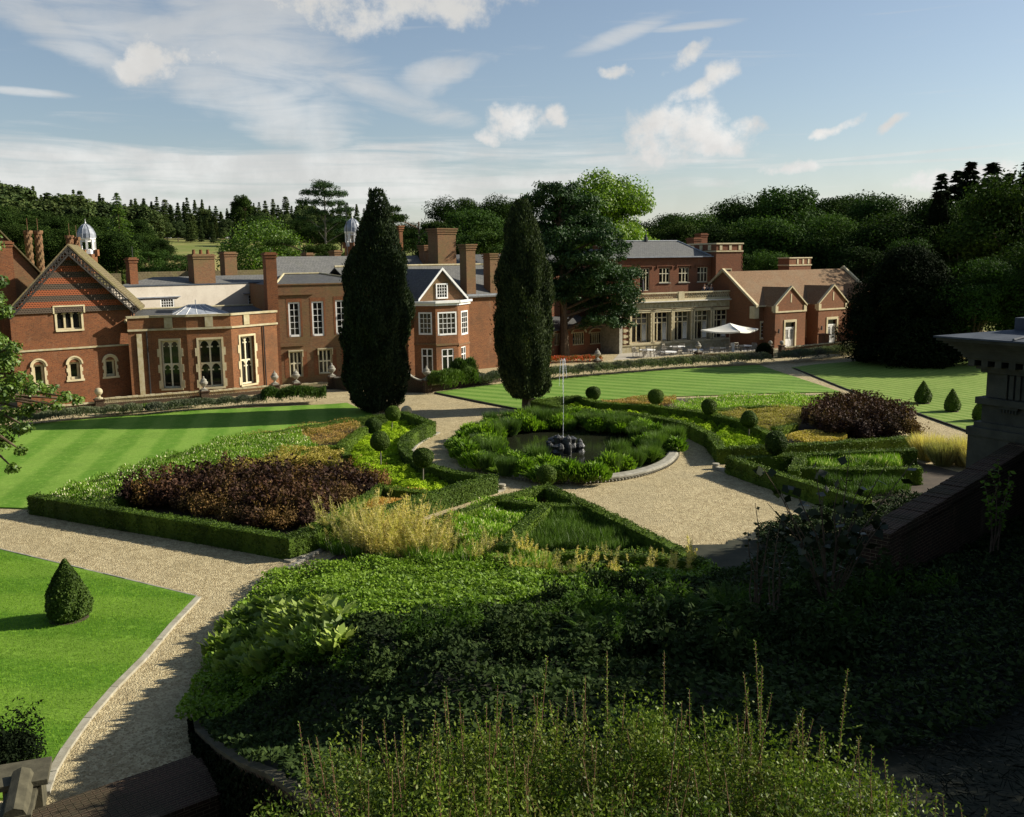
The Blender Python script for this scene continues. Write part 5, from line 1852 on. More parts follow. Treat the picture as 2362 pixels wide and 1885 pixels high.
def build_wing():
    F = Facade((1786, 806), (1951, 791))
    t = thing("gabled_wing", "brown brick wing with clay tiled roof and three small gabled porches", "building", F.W(6, 0))
    B = F.shifted(-1.6)
    uc = B.uz(1741, 760)[0]
    uEnd = B.uz(2016, 760)[0]
    zE = F.uz(1850, 703)[1] - 0.05
    zR = B.uz(1850, 622, -4.6)[1]
    sw = B.rect(1755, 744, 1763, 780)
    s2 = B.rect(1861, 740, 1869, 775)
    s3 = B.rect(1955, 733, 1962, 762)
    mb = MB()
    panel(mb, B, uc, uEnd, 0, zE, [sw, s2, s3], 0, 0.12)
    block(mb, B, uc, uEnd, 0, zE, 9.2, 0, False, False)
    for u in (uc, uEnd):
        mb.poly([B.W(u, zE, 0), B.W(u, zR, -4.6), B.W(u, zE, -9.2)], [(0, zE), (4.6, zR), (9.2, zE)])
    mb.build("wall", M['brick_wing'], t)
    for r in (sw, s2, s3):
        window(B, t, r, M['white'], 1, 4, 0, 0.06, 0.06, 0.04, None, None, False, (M['stone'], 0.16, 0.04, 0, 0))
    mb = MB()
    slope(mb, [B.W(uc - 0.05, zE, 0.25), B.W(uEnd + 0.05, zE, 0.25), B.W(uEnd + 0.05, zR, -4.6), B.W(uc - 0.05, zR, -4.6)])
    slope(mb, [B.W(uEnd + 0.05, zE, -9.45), B.W(uc - 0.05, zE, -9.45), B.W(uc - 0.05, zR, -4.6), B.W(uEnd + 0.05, zR, -4.6)])
    mb.build("roof", M['tile_brown'], t)
    for u in (uc - 0.22, uEnd - 0.1):
        mb = MB()
        for o0, z0, o1, z1 in ((0.35, zE - 0.1, -4.6, zR + 0.05), (-4.6, zR + 0.05, -9.5, zE - 0.1)):
            q = [B.W(u, z0, o0), B.W(u + 0.32, z0, o0), B.W(u + 0.32, z1, o1), B.W(u, z1, o1)]
            mb.hexa(q, [(x, y, z + 0.28) for x, y, z in q])
        if u < uc:
            fbox(mb, B, uc - 0.3, uc + 0.35, zE - 1.25, zE + 0.02, -0.5, 0.20)
        mb.build("gable_coping", M['stone'], t)
    mb = MB()
    fbox(mb, B, uc, uEnd, zE - 0.03, zE + 0.07, 0.22, 0.36)
    mb.build("gutter", M['stone'], t)
    # porches
    step = F.uz(1887, 722)[0] - F.uz(1787.5, 722)[0]
    wd = F.uz(1857, 722)[0] - F.uz(1787, 722)[0]
    zs = F.uz(1822, 719)[1]
    zA = F.uz(1823, 663)[1]
    for k in range(3):
        a = step * k
        b = a + wd
        m_ = (a + b) / 2
        door = None
        if k < 2:
            door = (m_ - 0.82, m_ + 0.72, 0.12, 2.75)
        mb = MB()
        panel(mb, F, a, b, 0, zE, [door] if door else [], 0, 0.22)
        mb.poly([F.W(a, zE), F.W(b, zE), F.W(m_, zA - 0.1)], [(a, zE), (b, zE), (m_, zA - 0.1)])
        for u in (a, b):
            mb.poly([F.W(u, 0, 0), F.W(u, 0, -1.7), F.W(u, zE, -1.7), F.W(u, zE, 0)], [(0, 0), (1.7, 0), (1.7, zE), (0, zE)])
        mb.build("porch", M['brick_wing'], t)
        mb = MB()
        gable_roof(mb, F, a - 0.05, b + 0.05, zE, m_, zA + 0.02, 0.05, -4.6, 0.1)
        mb.build("porch_roof", M['tile_brown'], t)
        mb = MB()
        for e in (a - 0.12, b + 0.12):
            q = [F.W(e, zE - 0.05, 0.14), F.W(m_, zA, 0.14), F.W(m_, zA, -0.16), F.W(e, zE - 0.05, -0.16)]
            mb.hexa(q, [(x, y, z + 0.16) for x, y, z in q])
        fbox(mb, F, a - 0.06, b + 0.06, zs - 0.06, zs + 0.10, -0.3, 0.10)
        for e in (a - 0.06, b - 0.36):
            fbox(mb, F, e, e + 0.42, zs + 0.1, zE + 0.02, -0.45, 0.08)
        fbox(mb, F, m_ - 0.07, m_ + 0.10, zE + 0.35, zE + 1.25, -0.02, 0.03)
        mb.build("porch_coping", M['stone'], t)
        if door:
            mb = MB()
            u0, u1, z0, z1 = door
            fbox(mb, F, u0 - 0.22, u0, 0.1, z1 + 0.25, -0.1, 0.06)
            fbox(mb, F, u1, u1 + 0.22, 0.1, z1 + 0.25, -0.1, 0.06)
            fbox(mb, F, u0, u1, z1, z1 + 0.25, -0.1, 0.06)
            fbox(mb, F, u0, u0 + 0.08, 0.1, z1, -0.21, -0.1)
            mb.build("door_surround", M['stone'], t)
            d0, d1 = u0 + 0.08, u1
            um = (d0 + d1) / 2
            mb = MB()
            fbox(mb, F, d0, d1, 2.05, 2.2, -0.22, -0.10)
            fbox(mb, F, d0, d1, z1 - 0.08, z1, -0.22, -0.12)
            for (p, q) in ((d0, um - 0.01), (um + 0.01, d1)):
                fbox(mb, F, p, p + 0.10, z0, 2.05, -0.21, -0.13)
                fbox(mb, F, q - 0.10, q, z0, 2.05, -0.21, -0.13)
                fbox(mb, F, p + 0.1, q - 0.1, z0, 0.95, -0.21, -0.14)
                fbox(mb, F, p + 0.1, q - 0.1, 1.93, 2.05, -0.21, -0.135)
                fbox(mb, F, p + 0.16, q - 0.16, z0 + 0.12, 0.82, -0.15, -0.12)
                for s_ in (0.33, 0.66):
                    u = p + 0.1 + (q - p - 0.2) * s_
                    fbox(mb, F, u - 0.012, u + 0.012, 0.95, 1.93, -0.205, -0.15)
                fbox(mb, F, p + 0.1, q - 0.1, 1.70, 1.725, -0.204, -0.151)
            dr = mb.build("door", M['white'], t)
            pb = MB()
            pb.poly([F.W(d0, 0.5, -0.212), F.W(d1, 0.5, -0.212), F.W(d1, z1, -0.212), F.W(d0, z1, -0.212)])
            pb.build("pane", M['glass'], dr)
            hb = MB()
            fbox(hb, F, um - 0.06, um - 0.02, 1.0, 1.12, -0.14, -0.10)
            hb.build("handle", M['iron'], dr)
        if k < 2:
            for e in ((a + 0.42, b - 0.45) if k else (a + 0.42,)):
                mb = MB()
                mb.tube([F.W(e, 1.75, 0.0), F.W(e, 1.95, 0.16)], 0.03, 5)
                fbox(mb, F, e - 0.06, e + 0.06, 1.65, 2.1, 0.12, 0.24)
                mb.build("wall_lantern", M['iron'], t)
    # chimney with pale panels
    o = -5.2
    u0, z1 = B.uz(1821, 594, o)
    u1 = B.uz(1871, 594, o)[0]
    mb = MB()
    fbox(mb, B, u0, u1, zR - 1.6, z1 - 0.1, o - 1.6, o)
    c = mb.build("chimney", M['brick_wing'], t)
    mb = MB()
    fbox(mb, B, u0 - 0.1, u1 + 0.1, z1 - 0.12, z1, o - 1.7, o + 0.1)
    zc = zR - 1.6 + 1.95
    fbox(mb, B, u0 - 0.08, u1 + 0.08, z1 - 0.95, z1 - 0.82, o - 1.68, o + 0.08)
    for k in range(4):
        u = u0 + (u1 - u0) * (k + 0.5) / 4
        if k:
            fbox(mb, B, u - 0.13, u + 0.13, z1 - 0.75, z1 - 0.2, o, o + 0.05)
    mb.build("chimney_trim", M['stone'], c)
    place(t)
    return F
FL = build_gabled_house()
build_orangery(FL)
FM = build_mid_block()
build_bay_house()
build_arcade()
FH, FU = build_hall()
FW = build_wing()
# ------------------------------------------------------------------ box hedges
def hedge(name, label, lines, wd=0.48, h=0.75, group=None, seed=1, dens=520, leaf=0.075):
    """clipped hedge; lines are runs of its top centre line, given as sight points at the hedge top"""
    rng = np.random.default_rng(seed)
    mb = MB()
    P, N = [], []
    for pix in lines:
        pts = [Vector((*G(p[0], p[1], h), 0)) for p in pix]
        n = len(pts)
        L, Rr = [], []
        for i, p in enumerate(pts):
            d0 = (p - pts[i - 1]).normalized() if i else None
            d1 = (pts[i + 1] - p).normalized() if i < n - 1 else None
            d = ((d0 or d1) + (d1 or d0)).normalized()
            nn = Vector((-d.y, d.x, 0))
            k = 1.0
            if d0 and d1:
                k = 1 / max(0.45, nn.dot(Vector((-d1.y, d1.x, 0))))
            e = Vector((0, 0, 0))
            if i == 0:
                e = -d * wd * 0.5
            if i == n - 1:
                e = d * wd * 0.5
            L.append(p + nn * wd / 2 * k + e)
            Rr.append(p - nn * wd / 2 * k + e)
        s = 0.93
        for i in range(n - 1):
            a, b, c, d = Rr[i], Rr[i + 1], L[i + 1], L[i]
            mid = (a + b + c + d) / 4
            q = [a, b, c, d]
            q = [p + (m - p) * 0.06 for p, m in zip(q, [(a + d) / 2, (b + c) / 2, (b + c) / 2, (a + d) / 2])]
            mb.hexa([(p.x, p.y, -0.02) for p in q], [(p.x, p.y, h - 0.03) for p in q])
            ln = (b - a).length
            faces = [(a, b - a, Vector((0, 0, h)), (b - a).cross(Vector((0, 0, 1)))), (d, c - d, Vector((0, 0, h)), -(c - d).cross(Vector((0, 0, 1)))),
                     (Vector((a.x, a.y, h)), b - a, d - a, Vector((0, 0, 1)))]
            if i == 0:
                faces.append((a, d - a, Vector((0, 0, h)), -(b - a)))
            if i == n - 2:
                faces.append((b, c - b, Vector((0, 0, h)), b - a))
            for o, e1, e2, nr in faces:
                m = int(dens * e1.length * e2.length) + 1
                f, g = rng.uniform(0, 1, m), rng.uniform(0, 1, m)
                p = np.array(o) + np.outer(f, np.array(e1)) + np.outer(g, np.array(e2))
                nv = np.array(nr.normalized())
                wob = 0.025 * np.sin(p[:, 0] * 2.1 + p[:, 1] * 1.3) + 0.02 * np.sin(p[:, 0] * 5.3 - p[:, 1] * 4.1)
                p = p + nv * (rng.normal(0, 0.022, m) + wob)[:, None]
                st = rng.uniform(0, 1, m) < 0.04
                p[st] += nv * rng.uniform(0.02, 0.11, st.sum())[:, None]
                P.append(p)
                N.append(np.tile(nv, (m, 1)))
    P, N = np.vstack(P), np.vstack(N)
    me = leafy(name, rng, P, N, leaf, 0.62, M['box'], 0.55, (mb.v, mb.f), M['box'])
    o = link(name, me)
    return tag(o, label, "hedge", group)
hedge("box_hedge", "clipped box hedge round the front and pond side of the left bed",
      [[(84, 1142), (300, 1177), (480, 1205), (667, 1237), (800, 1196), (900, 1165), (1040, 1124), (1130, 1098), (1050, 1088), (987, 1070), (948, 1050), (932, 1034), (930, 1020), (940, 1004), (960, 990), (995, 973), (930, 950)]], seed=1)
hedge("box_hedge", "low thin box hedge between the left lawn and the daisies of the left bed", [[(926, 952), (812, 965), (700, 984), (557, 1008)], [(557, 1008), (400, 1054), (250, 1100), (100, 1148)]], 0.34, 0.52, seed=14)
hedge("box_hedge", "low box hedge dividing lime mounds from amber flowers in the left bed", [[(838, 986), (812, 1005), (788, 1024), (800, 1048)], [(790, 1026), (735, 1030), (690, 1044)]], 0.42, 0.7, seed=2)
hedge("box_hedge", "straight box hedge between purple shrubs and amber flowers in the left bed", [[(690, 1232), (780, 1180), (878, 1122)], [(878, 1122), (930, 1128), (1000, 1134)]], 0.42, 0.7, seed=3)
hedge("box_hedge", "short box hedge beside the daisies at the tip of the left bed", [[(222, 1158), (300, 1140), (340, 1128)]], 0.4, 0.6, seed=4)
hedge("box_hedge", "long curved box hedge along the far side of the pond", [[(1236, 925), (1313, 941), (1429, 949), (1521, 962), (1591, 977), (1640, 1000), (1664, 1033), (1800, 1027), (1960, 1017), (2108, 1007)],
      [(1240, 922), (1290, 917), (1329, 914)]], seed=5)
hedge("box_hedge", "inner curved box hedge behind the lime mounds of the far bed", [[(1329, 914), (1382, 928), (1498, 934), (1614, 949), (1707, 969), (1760, 990), (1790, 1008)]], 0.44, 0.75, seed=6)
hedge("box_hedge", "thin box hedge along the lawn behind the amber strip of the far bed", [[(1640, 945), (1700, 938), (1790, 936)], [(1790, 985), (1830, 978)]], 0.36, 0.55, seed=7)
hedge("box_hedge", "shaded box hedge forming the point of the right star bed", [[(2100, 1036), (1980, 1040), (1840, 1047), (1690, 1056), (1760, 1080), (1860, 1110), (1990, 1150)], [(1846, 1050), (1832, 1082)], [(1860, 1078), (1980, 1080), (2110, 1078)]], 0.46, 0.75, seed=8)
hedge("box_hedge", "triangular box hedge of the front star bed with crossed inner runs",
      [[(1000, 1200), (1080, 1172), (1150, 1147), (1258, 1120), (1360, 1165), (1450, 1208), (1540, 1252), (1612, 1290)], [(1150, 1151), (1200, 1156), (1258, 1163), (1330, 1163), (1360, 1165)],
       [(1259, 1165), (1210, 1207), (1164, 1252)], [(1294, 1273), (1400, 1275), (1500, 1279), (1605, 1292)]], 0.44, 0.75, seed=9)

# ------------------------------------------------------------------ clipped trees
def ball_tree(i, base, centre, dia, label, seed):
    X, Y = G(*base)
    zc = AT(centre[0], centre[1], Y)[2]
    xc = AT(centre[0], centre[1], Y)[0]
    r = dia / 2 / FOC * math.hypot(Y, 6) * 1.0
    rng = np.random.default_rng(seed)
    t = thing("ball_topiary", label, "topiary tree", (X, Y, 0), 0, "ball topiary trees in the beds")
    n = 9000
    d = sphere_dirs(rng, n)
    ph = rng.uniform(0, 6.28, 3)
    rr = r * (0.97 + 0.028 * rng.normal(0, 1, n) + 0.035 * np.sin(3 * d[:, 0] + ph[0]) + 0.035 * np.sin(4 * d[:, 2] + 2 * d[:, 1] + ph[1]))
    stray = rng.uniform(0, 1, n) < 0.012
    rr[stray] *= 1 + rng.uniform(0.03, 0.16, stray.sum())
    pos = d * rr[:, None]
    core = MB()
    core.lathe([(0.0, -r * 0.9), (r * 0.5, -r * 0.78), (r * 0.82, -r * 0.4), (r * 0.92, 0), (r * 0.82, r * 0.4), (r * 0.5, r * 0.78), (0.0, r * 0.9)], (0, 0, 0), 14)
    me = leafy("crown", rng, pos, d, 0.07, 0.55, M['topiary'], 0.5, (core.v, core.f), M['topiary'])
    o = link("crown", me, t, (xc - X, 0, zc))
    s = MB()
    s.tube([(0, 0, -0.05), ((xc - X) * 0.5, 0, zc * 0.5), (xc - X, 0, zc)], [0.035, 0.03, 0.028], 7)
    s.build("stem", M['bark_grey'], t)
    return t
for i, (b, c, dia, lb) in enumerate([
    ((903, 1002), (906, 954), 35, "ball topiary nearest the left cypress in the left bed"),
    ((861, 1010), (861, 983), 39, "ball topiary with hidden stem by the corner hedge of the left bed"),
    ((879, 1083), (877, 1018), 46, "ball topiary beside the purple shrubs among lime mounds"),
    ((976, 1127), (976, 1055), 47, "ball topiary at the pond end of the left lime mounds"),
    ((1262, 1149), (1261, 1097), 48, "ball topiary at the point of the front star bed"),
    ((1368, 942), (1368, 907), 33, "small ball topiary at the far left end of the far bed, behind the jet"),
    ((1511, 956), (1513, 915), 36, "ball topiary before the middle of the amber strip, second in the far bed"),
    ((1638, 985), (1636, 938), 36, "ball topiary before the green daisy patch, third in the far bed"),
    ((1727, 1022), (1728, 968), 40, "ball topiary at the right end of the lime mounds beside golden spirea"),
    ((1789, 1084), (1790, 1022), 53, "big ball topiary standing in the shaded star bed on the right")]):
    ball_tree(i, b, c, dia, lb, 100 + i)
def cone_tree(base, top, wid, label, seed, n=14000):
    X, Y = G(*base)
    h = AT(top[0], top[1], Y)[2]
    r = wid / 2 / FOC * Y * 1.03
    rng = np.random.default_rng(seed)
    t = thing("cone_topiary", label, "topiary", (X, Y, 0.05), 0, "clipped cones on the lawns")
    prof = [(0.06, r * 0.72), (h * 0.10, r * 0.92), (h * 0.25, r), (h * 0.45, r * 0.90), (h * 0.7, r * 0.56), (h * 0.88, r * 0.25), (h, 0.03)]
    zs, rs = np.array([p[0] for p in prof]), np.array([p[1] for p in prof])
    z = zs[0] + (zs[-1] - zs[0]) * (1 - np.sqrt(rng.uniform(0, 1, n))) ** 0.85
    a = rng.uniform(0, 6.283, n)
    rr = np.interp(z, zs, rs) * (1 + 0.06 * np.sin(3 * a + 2.3 * z + seed) + 0.04 * np.sin(7 * a - 5 * z) + rng.normal(0, 0.05, n) + (rng.uniform(0, 1, n) < 0.02) * rng.uniform(0.03, 0.16, n))
    pos = np.stack([rr * np.cos(a), rr * np.sin(a), z], 1)
    nr = np.stack([np.cos(a), np.sin(a), np.full(n, 0.4)], 1)
    core = MB()
    core.lathe([(p[1] * 0.9, p[0]) for p in prof], (0, 0, 0), 14)
    me = leafy("crown", rng, pos, nr, 0.075, 0.6, M['topiary'], 0.6, (core.v, core.f), M['topiary'])
    link("crown", me, t)
    s = MB()
    s.lathe([(r * 1.12, -0.03), (r * 0.9, 0.02), (0.0, 0.05)], (0, 0, 0), 18)
    s.build("soil_ring", M['soil'], t)
cone_tree((160, 1432), (158, 1293), 92, "large clipped cone on the shaggy near lawn", 201, 20000)
cone_tree((2128, 932), (2128, 880), 35, "clipped cone on the right lawn furthest from the temple", 202, 7000)
cone_tree((2195, 951), (2197, 898), 33, "tapering clipped cone on the right lawn, between its twin and the temple", 203, 7000)
cone_tree((2262, 972), (2266, 921), 36, "clipped cone mostly hidden behind the dark temple corner", 204, 7000)

# ------------------------------------------------------------------ planting in the beds
def patch(name, label, cat, pix, n, hgt, leaf, asp, mat, seed, kind="mound", up=0.5, z=0.0, lumps=0.5, world=False):
    """one mass of planting nobody could count"""
    rng = np.random.default_rng(seed)
    poly = [p if world else G(*p, hgt * 0.5) for p in pix]
    p = poly_points(rng, poly, n)
    f = 0.5 + 0.5 * np.sin(p[:, 0] * 1.9 + 1.7 * np.sin(p[:, 1] * 1.3)) * np.cos(p[:, 1] * 1.7 + np.sin(p[:, 0] * 1.1))
    top = hgt * (1 - lumps * 0.5 + lumps * (f - 0.5))
    zz = z + top * rng.uniform(0.25, 1.05, n) ** 0.6
    pos = np.stack([p[:, 0], p[:, 1], zz], 1)
    if kind == "mound":
        me = leafy(name, rng, pos, np.tile([0, 0, 1.0], (n, 1)) + rng.normal(0, 0.5, (n, 3)), leaf, asp, mat, 0.5)
    else:
        d = np.tile([0, 0, up], (n, 1)) + rng.normal(0, 0.35, (n, 3))
        me = blade_mesh(name, rng, pos - np.array([0, 0, leaf * 0.5]), d, leaf * rng.uniform(0.6, 1.3, n), leaf * asp, mat)
    o = link(name, me)
    return stuff(o, label, cat)
patch("grass", "short rough grass on the near lawn round the large cone", "grass", [(-40, 1280), (0, 1277), (240, 1334), (445, 1383), (390, 1445), (322, 1522), (255, 1588), (190, 1665), (140, 1732), (108, 1790), (0, 1800), (-60, 1700)], 34000, 0.04, 0.05, 0.2, M['turf'], 300, "blade", 1.0, 0.07)
patch("daisy_meadow", "pale flowering daisies filling the lawn side of the left bed", "flowers", [(110, 1148), (250, 1096), (400, 1050), (557, 1008), (690, 1002), (735, 1030), (640, 1052), (480, 1075), (300, 1120), (225, 1160)], 34000, 0.85, 0.12, 0.35, M['meadow'], 301, "blade", 1.0)
patch("amber_flowers", "amber flower heads at the cypress end of the left bed", "flowers", [(560, 1006), (700, 983), (815, 970), (835, 985), (790, 1020), (690, 1028), (600, 1018)], 13000, 0.55, 0.09, 0.5, M['amber'], 302)
patch("amber_flowers", "amber flower spikes along the front hedge of the left bed", "flowers", [(790, 1205), (885, 1130), (990, 1143), (930, 1165), (850, 1195)], 7500, 0.6, 0.10, 0.4, M['amber'], 303, "blade", 1.0)
patch("daisy_meadow", "flowering daisies along the path side of the far bed", "flowers", [(1545, 935), (1640, 916), (1800, 912), (1945, 913), (1870, 935), (1700, 945), (1600, 948)], 15000, 0.75, 0.13, 0.35, M['meadow'], 304, "blade", 1.0)
patch("amber_flowers", "amber flower strip behind the inner hedge of the far bed", "flowers", [(1385, 924), (1480, 920), (1560, 914), (1560, 930), (1500, 936), (1420, 934)], 9000, 0.55, 0.10, 0.45, M['amber'], 305)
patch("golden_spirea", "golden spirea between green daisies and the purple shrubs of the far bed", "shrubs", [(1655, 955), (1760, 944), (1850, 942), (1848, 975), (1835, 988), (1760, 990), (1705, 972)], 15000, 0.7, 0.10, 0.5, M['golden'], 306)
patch("golden_spirea", "golden spirea strip along the front hedge of the far bed", "shrubs", [(1805, 1012), (1850, 1000), (1950, 1000), (1955, 1012), (1880, 1022)], 6000, 0.6, 0.09, 0.5, M['golden'], 307)
patch("golden_spirea", "golden spirea behind the purple shrubs of the left bed", "shrubs", [(500, 1078), (620, 1056), (740, 1036), (795, 1050), (790, 1072), (700, 1062), (560, 1080)], 13000, 1.05, 0.10, 0.5, M['golden'], 308)
patch("rush_bed", "dark green rushes inside the front star bed", "rushes", [(1265, 1175), (1350, 1170), (1430, 1212), (1520, 1262), (1400, 1270), (1290, 1268), (1190, 1262), (1230, 1210)], 20000, 0.6, 0.36, 0.05, M['reed'], 309, "blade", 1.3)
patch("green_spurge", "fresh green spurge behind the back hedge of the front star bed", "plants", [(1030, 1205), (1140, 1158), (1240, 1168), (1200, 1205), (1160, 1245), (1080, 1262)], 16000, 0.85, 0.13, 0.3, M['meadow'], 310, "blade", 1.2)
patch("pink_sedum", "dusky pink sedum round the ball tree of the front star bed", "plants", [(1210, 1150), (1262, 1135), (1320, 1155), (1260, 1160)], 3500, 0.42, 0.08, 0.5, M['bronze'], 311)
patch("star_bed_grass", "bright green grass inside the right star bed", "plants", [(1850, 1068), (1960, 1058), (2070, 1056), (2080, 1072), (1960, 1078), (1880, 1078)], 9000, 0.7, 0.26, 0.08, M['meadow'], 312, "blade", 1.2)
patch("star_bed_rushes", "shaded rushes in the near half of the right star bed", "plants", [(1860, 1095), (1980, 1090), (2080, 1090), (2100, 1130), (1980, 1140)], 9000, 0.6, 0.3, 0.07, M['reed'], 313, "blade", 1.2)
# lime mounds, each its own plant
def proto(name, me):
    o = bpy.data.objects.new(name, me)
    COL.objects.link(o)
    return o
def scatter_plants(o, pts, rng, label, cat, group, smin, smax, zf=None, zmul=(0.85, 1.15)):
    for i, p in enumerate(pts):
        c = o if i == 0 else o.copy()
        if i:
            COL.objects.link(c)
        tag(c, label, cat, group)
        s = rng.uniform(smin, smax)
        c.location = (p[0], p[1], zf(*p[:2]) if zf else 0.0)
        c.scale = (s * rng.uniform(0.9, 1.15), s * rng.uniform(0.9, 1.15), s * rng.uniform(*zmul))
        c.rotation_euler = (0, 0, rng.uniform(0, 6.28))
def dome_mesh(name, seed, r, h, n, leaf, asp, mat):
    rng = np.random.default_rng(seed)
    d = sphere_dirs(rng, n)
    d[:, 2] = np.abs(d[:, 2])
    k = 1 + 0.10 * np.sin(d[:, 0] * 7 + d[:, 1] * 5) + rng.normal(0, 0.05, n)
    pos = d * np.array([r, r, h]) * k[:, None]
    return leafy(name, rng, pos, d, leaf, asp, mat, 0.5)
rng = np.random.default_rng(11)
left_lime = [G(*p) for p in ((850, 1006), (915, 978), (960, 1000), (920, 1030), (930, 1062), (985, 1112), (1065, 1130), (1000, 1150), (890, 1128), (850, 1100), (815, 1055))]
scatter_plants(proto("lime_mound", dome_mesh("lime_mound", 21, 0.46, 0.36, 900, 0.085, 0.5, M['lime'])), spread_points(rng, left_lime, 0.46, 6000, 150), rng, "lime green hebe mound packed beside its neighbours in the left bed", "mound plant", "lime mounds of the left bed", 0.8, 1.15, None, (0.7, 1.25))
far_lime = [G(*p) for p in ((1290, 938), (1325, 934), (1382, 952), (1498, 960), (1614, 978), (1700, 1000), (1780, 1024), (1765, 1036), (1672, 1044), (1650, 1020), (1600, 998), (1521, 980), (1429, 966), (1313, 956))]
scatter_plants(proto("lime_mound", dome_mesh("lime_mound", 22, 0.5, 0.42, 900, 0.09, 0.5, M['lime'])), spread_points(rng, far_lime, 0.78, 5000, 110), rng, "lime green hebe mound between the two curved hedges of the far bed", "mound plant", "lime mounds of the far bed", 0.85, 1.1)
# purple shrubs
purple = [proto("smoke_bush", shrub_mesh("smoke_bush", 31, 1.05, 1.5, M['purple'], 2600, 0.11, 0.6, 0.25)), proto("smoke_bush", shrub_mesh("smoke_bush", 32, 1.0, 1.5, M['purple'], 2600, 0.11, 0.6, 0.12)),
          proto("smoke_bush", shrub_mesh("smoke_bush", 33, 1.0, 1.4, M['bronze'], 2400, 0.09, 0.5, 0.05))]
pl = [G(*p) for p in ((310, 1172), (430, 1140), (560, 1133), (700, 1128), (800, 1131), (862, 1138), (780, 1182), (690, 1230), (620, 1224), (470, 1196), (385, 1182))]
pts = spread_points(rng, pl, 0.72, 4000, 110)
def split3(pts, px, lab, grp, hs):
    k = rng.uniform(0, 1, len(pts))
    for m, (a, b) in enumerate(((0, 0.3), (0.3, 0.6), (0.6, 1.01))):
        q = [p for p, kk in zip(pts, k) if a <= kk < b]
        if q:
            scatter_plants(px[m] if px is purple else px[m].copy(), q, rng, lab[m], "shrub", grp[m], *hs)
split3(pts, purple, ["leafy purple smoke bush with dark shoots in the left bed", "dense purple smoke bush in the left bed", "bronze shrub in seed among the purple smoke bushes of the left bed"],
       ["shooting smoke bushes of the left bed", "dense smoke bushes of the left bed", "bronze shrubs of the left bed"], (1.02, 1.4))
pr_ = [G(*p) for p in ((1862, 978), (1930, 958), (2000, 960), (2060, 975), (2100, 1000), (2095, 1012), (2000, 1018), (1900, 1012))]
pts = spread_points(rng, pr_, 0.85, 4000, 60)
k = rng.uniform(0, 1, len(pts))
for m, (a, b, lb, gp) in enumerate(((0, 0.45, "leafy purple smoke bush with dark shoots in the far bed", "shooting smoke bushes of the far bed"), (0.45, 0.85, "dense purple smoke bush in the far bed", "dense smoke bushes of the far bed"), (0.85, 1.01, "bronze shrub in seed among the smoke bushes of the far bed", "bronze shrubs of the far bed"))):
    q = [p for p, kk in zip(pts, k) if a <= kk < b]
    c = proto("smoke_bush", purple[m].data)
    scatter_plants(c, q, rng, lb, "shrub", gp, 1.15, 1.55)

# pond planting: leafy clumps and rushes on the rim
def fern_mesh(name, seed, h, wd, mat, nf=26, per=40):
    rng = np.random.default_rng(seed)
    P, T, B = [], [], []
    for i in range(nf):
        a = rng.uniform(0, 6.283)
        L = rng.uniform(0.6, 1.05) * wd / 2
        hh = h * rng.uniform(0.6, 1.1)
        out_ = np.array([math.cos(a), math.sin(a), 0])
        side = np.array([-math.sin(a), math.cos(a), 0])
        s = np.linspace(0.18, 1, per)
        axis = out_ * (L * s ** 1.2)[:, None] + np.array([0, 0, 1.0]) * (hh * (1.6 * s - 0.75 * s * s))[:, None]
        wdt = 0.17 * np.sin(np.clip(s * 1.05, 0, 1) * math.pi * 0.9 + 0.25) * (wd / 1.2)
        for sg in (-1, 1):
            d = unit(side * sg + out_ * 0.35 + np.array([0, 0, -0.15]) + rng.normal(0, 0.1, (per, 3)))
            P.append(axis + d * (wdt / 2)[:, None])
            T.append(d * (wdt / 2)[:, None])
            up = np.array([0, 0, 1.0]) - out_ * 0.2
            B.append(unit(np.cross(d, up)) * (0.012 * wd / 1.2))
    return cards_mesh(name, np.vstack(P), np.vstack(T), np.vstack(B), mat)
def bigleaf_mesh(name, seed, h, wd, n, leaf, asp, mat):
    rng = np.random.default_rng(seed)
    a = rng.uniform(0, 6.283, n)
    r = np.sqrt(rng.uniform(0, 1, n)) * wd / 2
    z = h * (1 - 0.55 * (2 * r / wd) ** 2) * rng.uniform(0.35, 1.05, n)
    pos = np.stack([r * np.cos(a), r * np.sin(a), z], 1)
    d = np.stack([np.cos(a) * rng.uniform(0.3, 1, n), np.sin(a) * rng.uniform(0.3, 1, n), rng.uniform(0.2, 1.2, n)], 1)
    return blade_mesh(name, rng, pos - unit(d) * leaf * 0.5, d, leaf * rng.uniform(0.6, 1.3, n), leaf * asp, mat)
def tuft_mesh(name, seed, h, wd, n, width, mat, fall=0.5):
    rng = np.random.default_rng(seed)
    a = rng.uniform(0, 6.283, n)
    r = rng.uniform(0, 1, n) * wd / 5
    d = np.stack([np.cos(a) * fall * rng.uniform(0.1, 1, n), np.sin(a) * fall * rng.uniform(0.1, 1, n), np.ones(n)], 1)
    pos = np.stack([r * np.cos(a), r * np.sin(a), np.zeros(n)], 1)
    return blade_mesh(name, rng, pos, d, h * rng.uniform(0.5, 1.1, n), width, mat)
pond_kinds = [("pond_fern", bigleaf_mesh("pond_fern", 41, 0.85, 1.3, 700, 0.30, 0.32, M['fern']), "broad leafy fern clump on the pond rim", "leafy clumps round the pond rim"),
              ("pond_rush", tuft_mesh("pond_rush", 42, 1.0, 1.4, 1400, 0.025, M['reed'], 0.55), "fine dark rush tuft on the pond rim", "rush tufts round the pond rim"),
              ("pond_fern", fern_mesh("pond_fern", 43, 0.6, 1.3, M['fern']), "feathery fern with arching fronds on the pond rim", "feathery ferns round the pond rim")]
used = [False] * 3
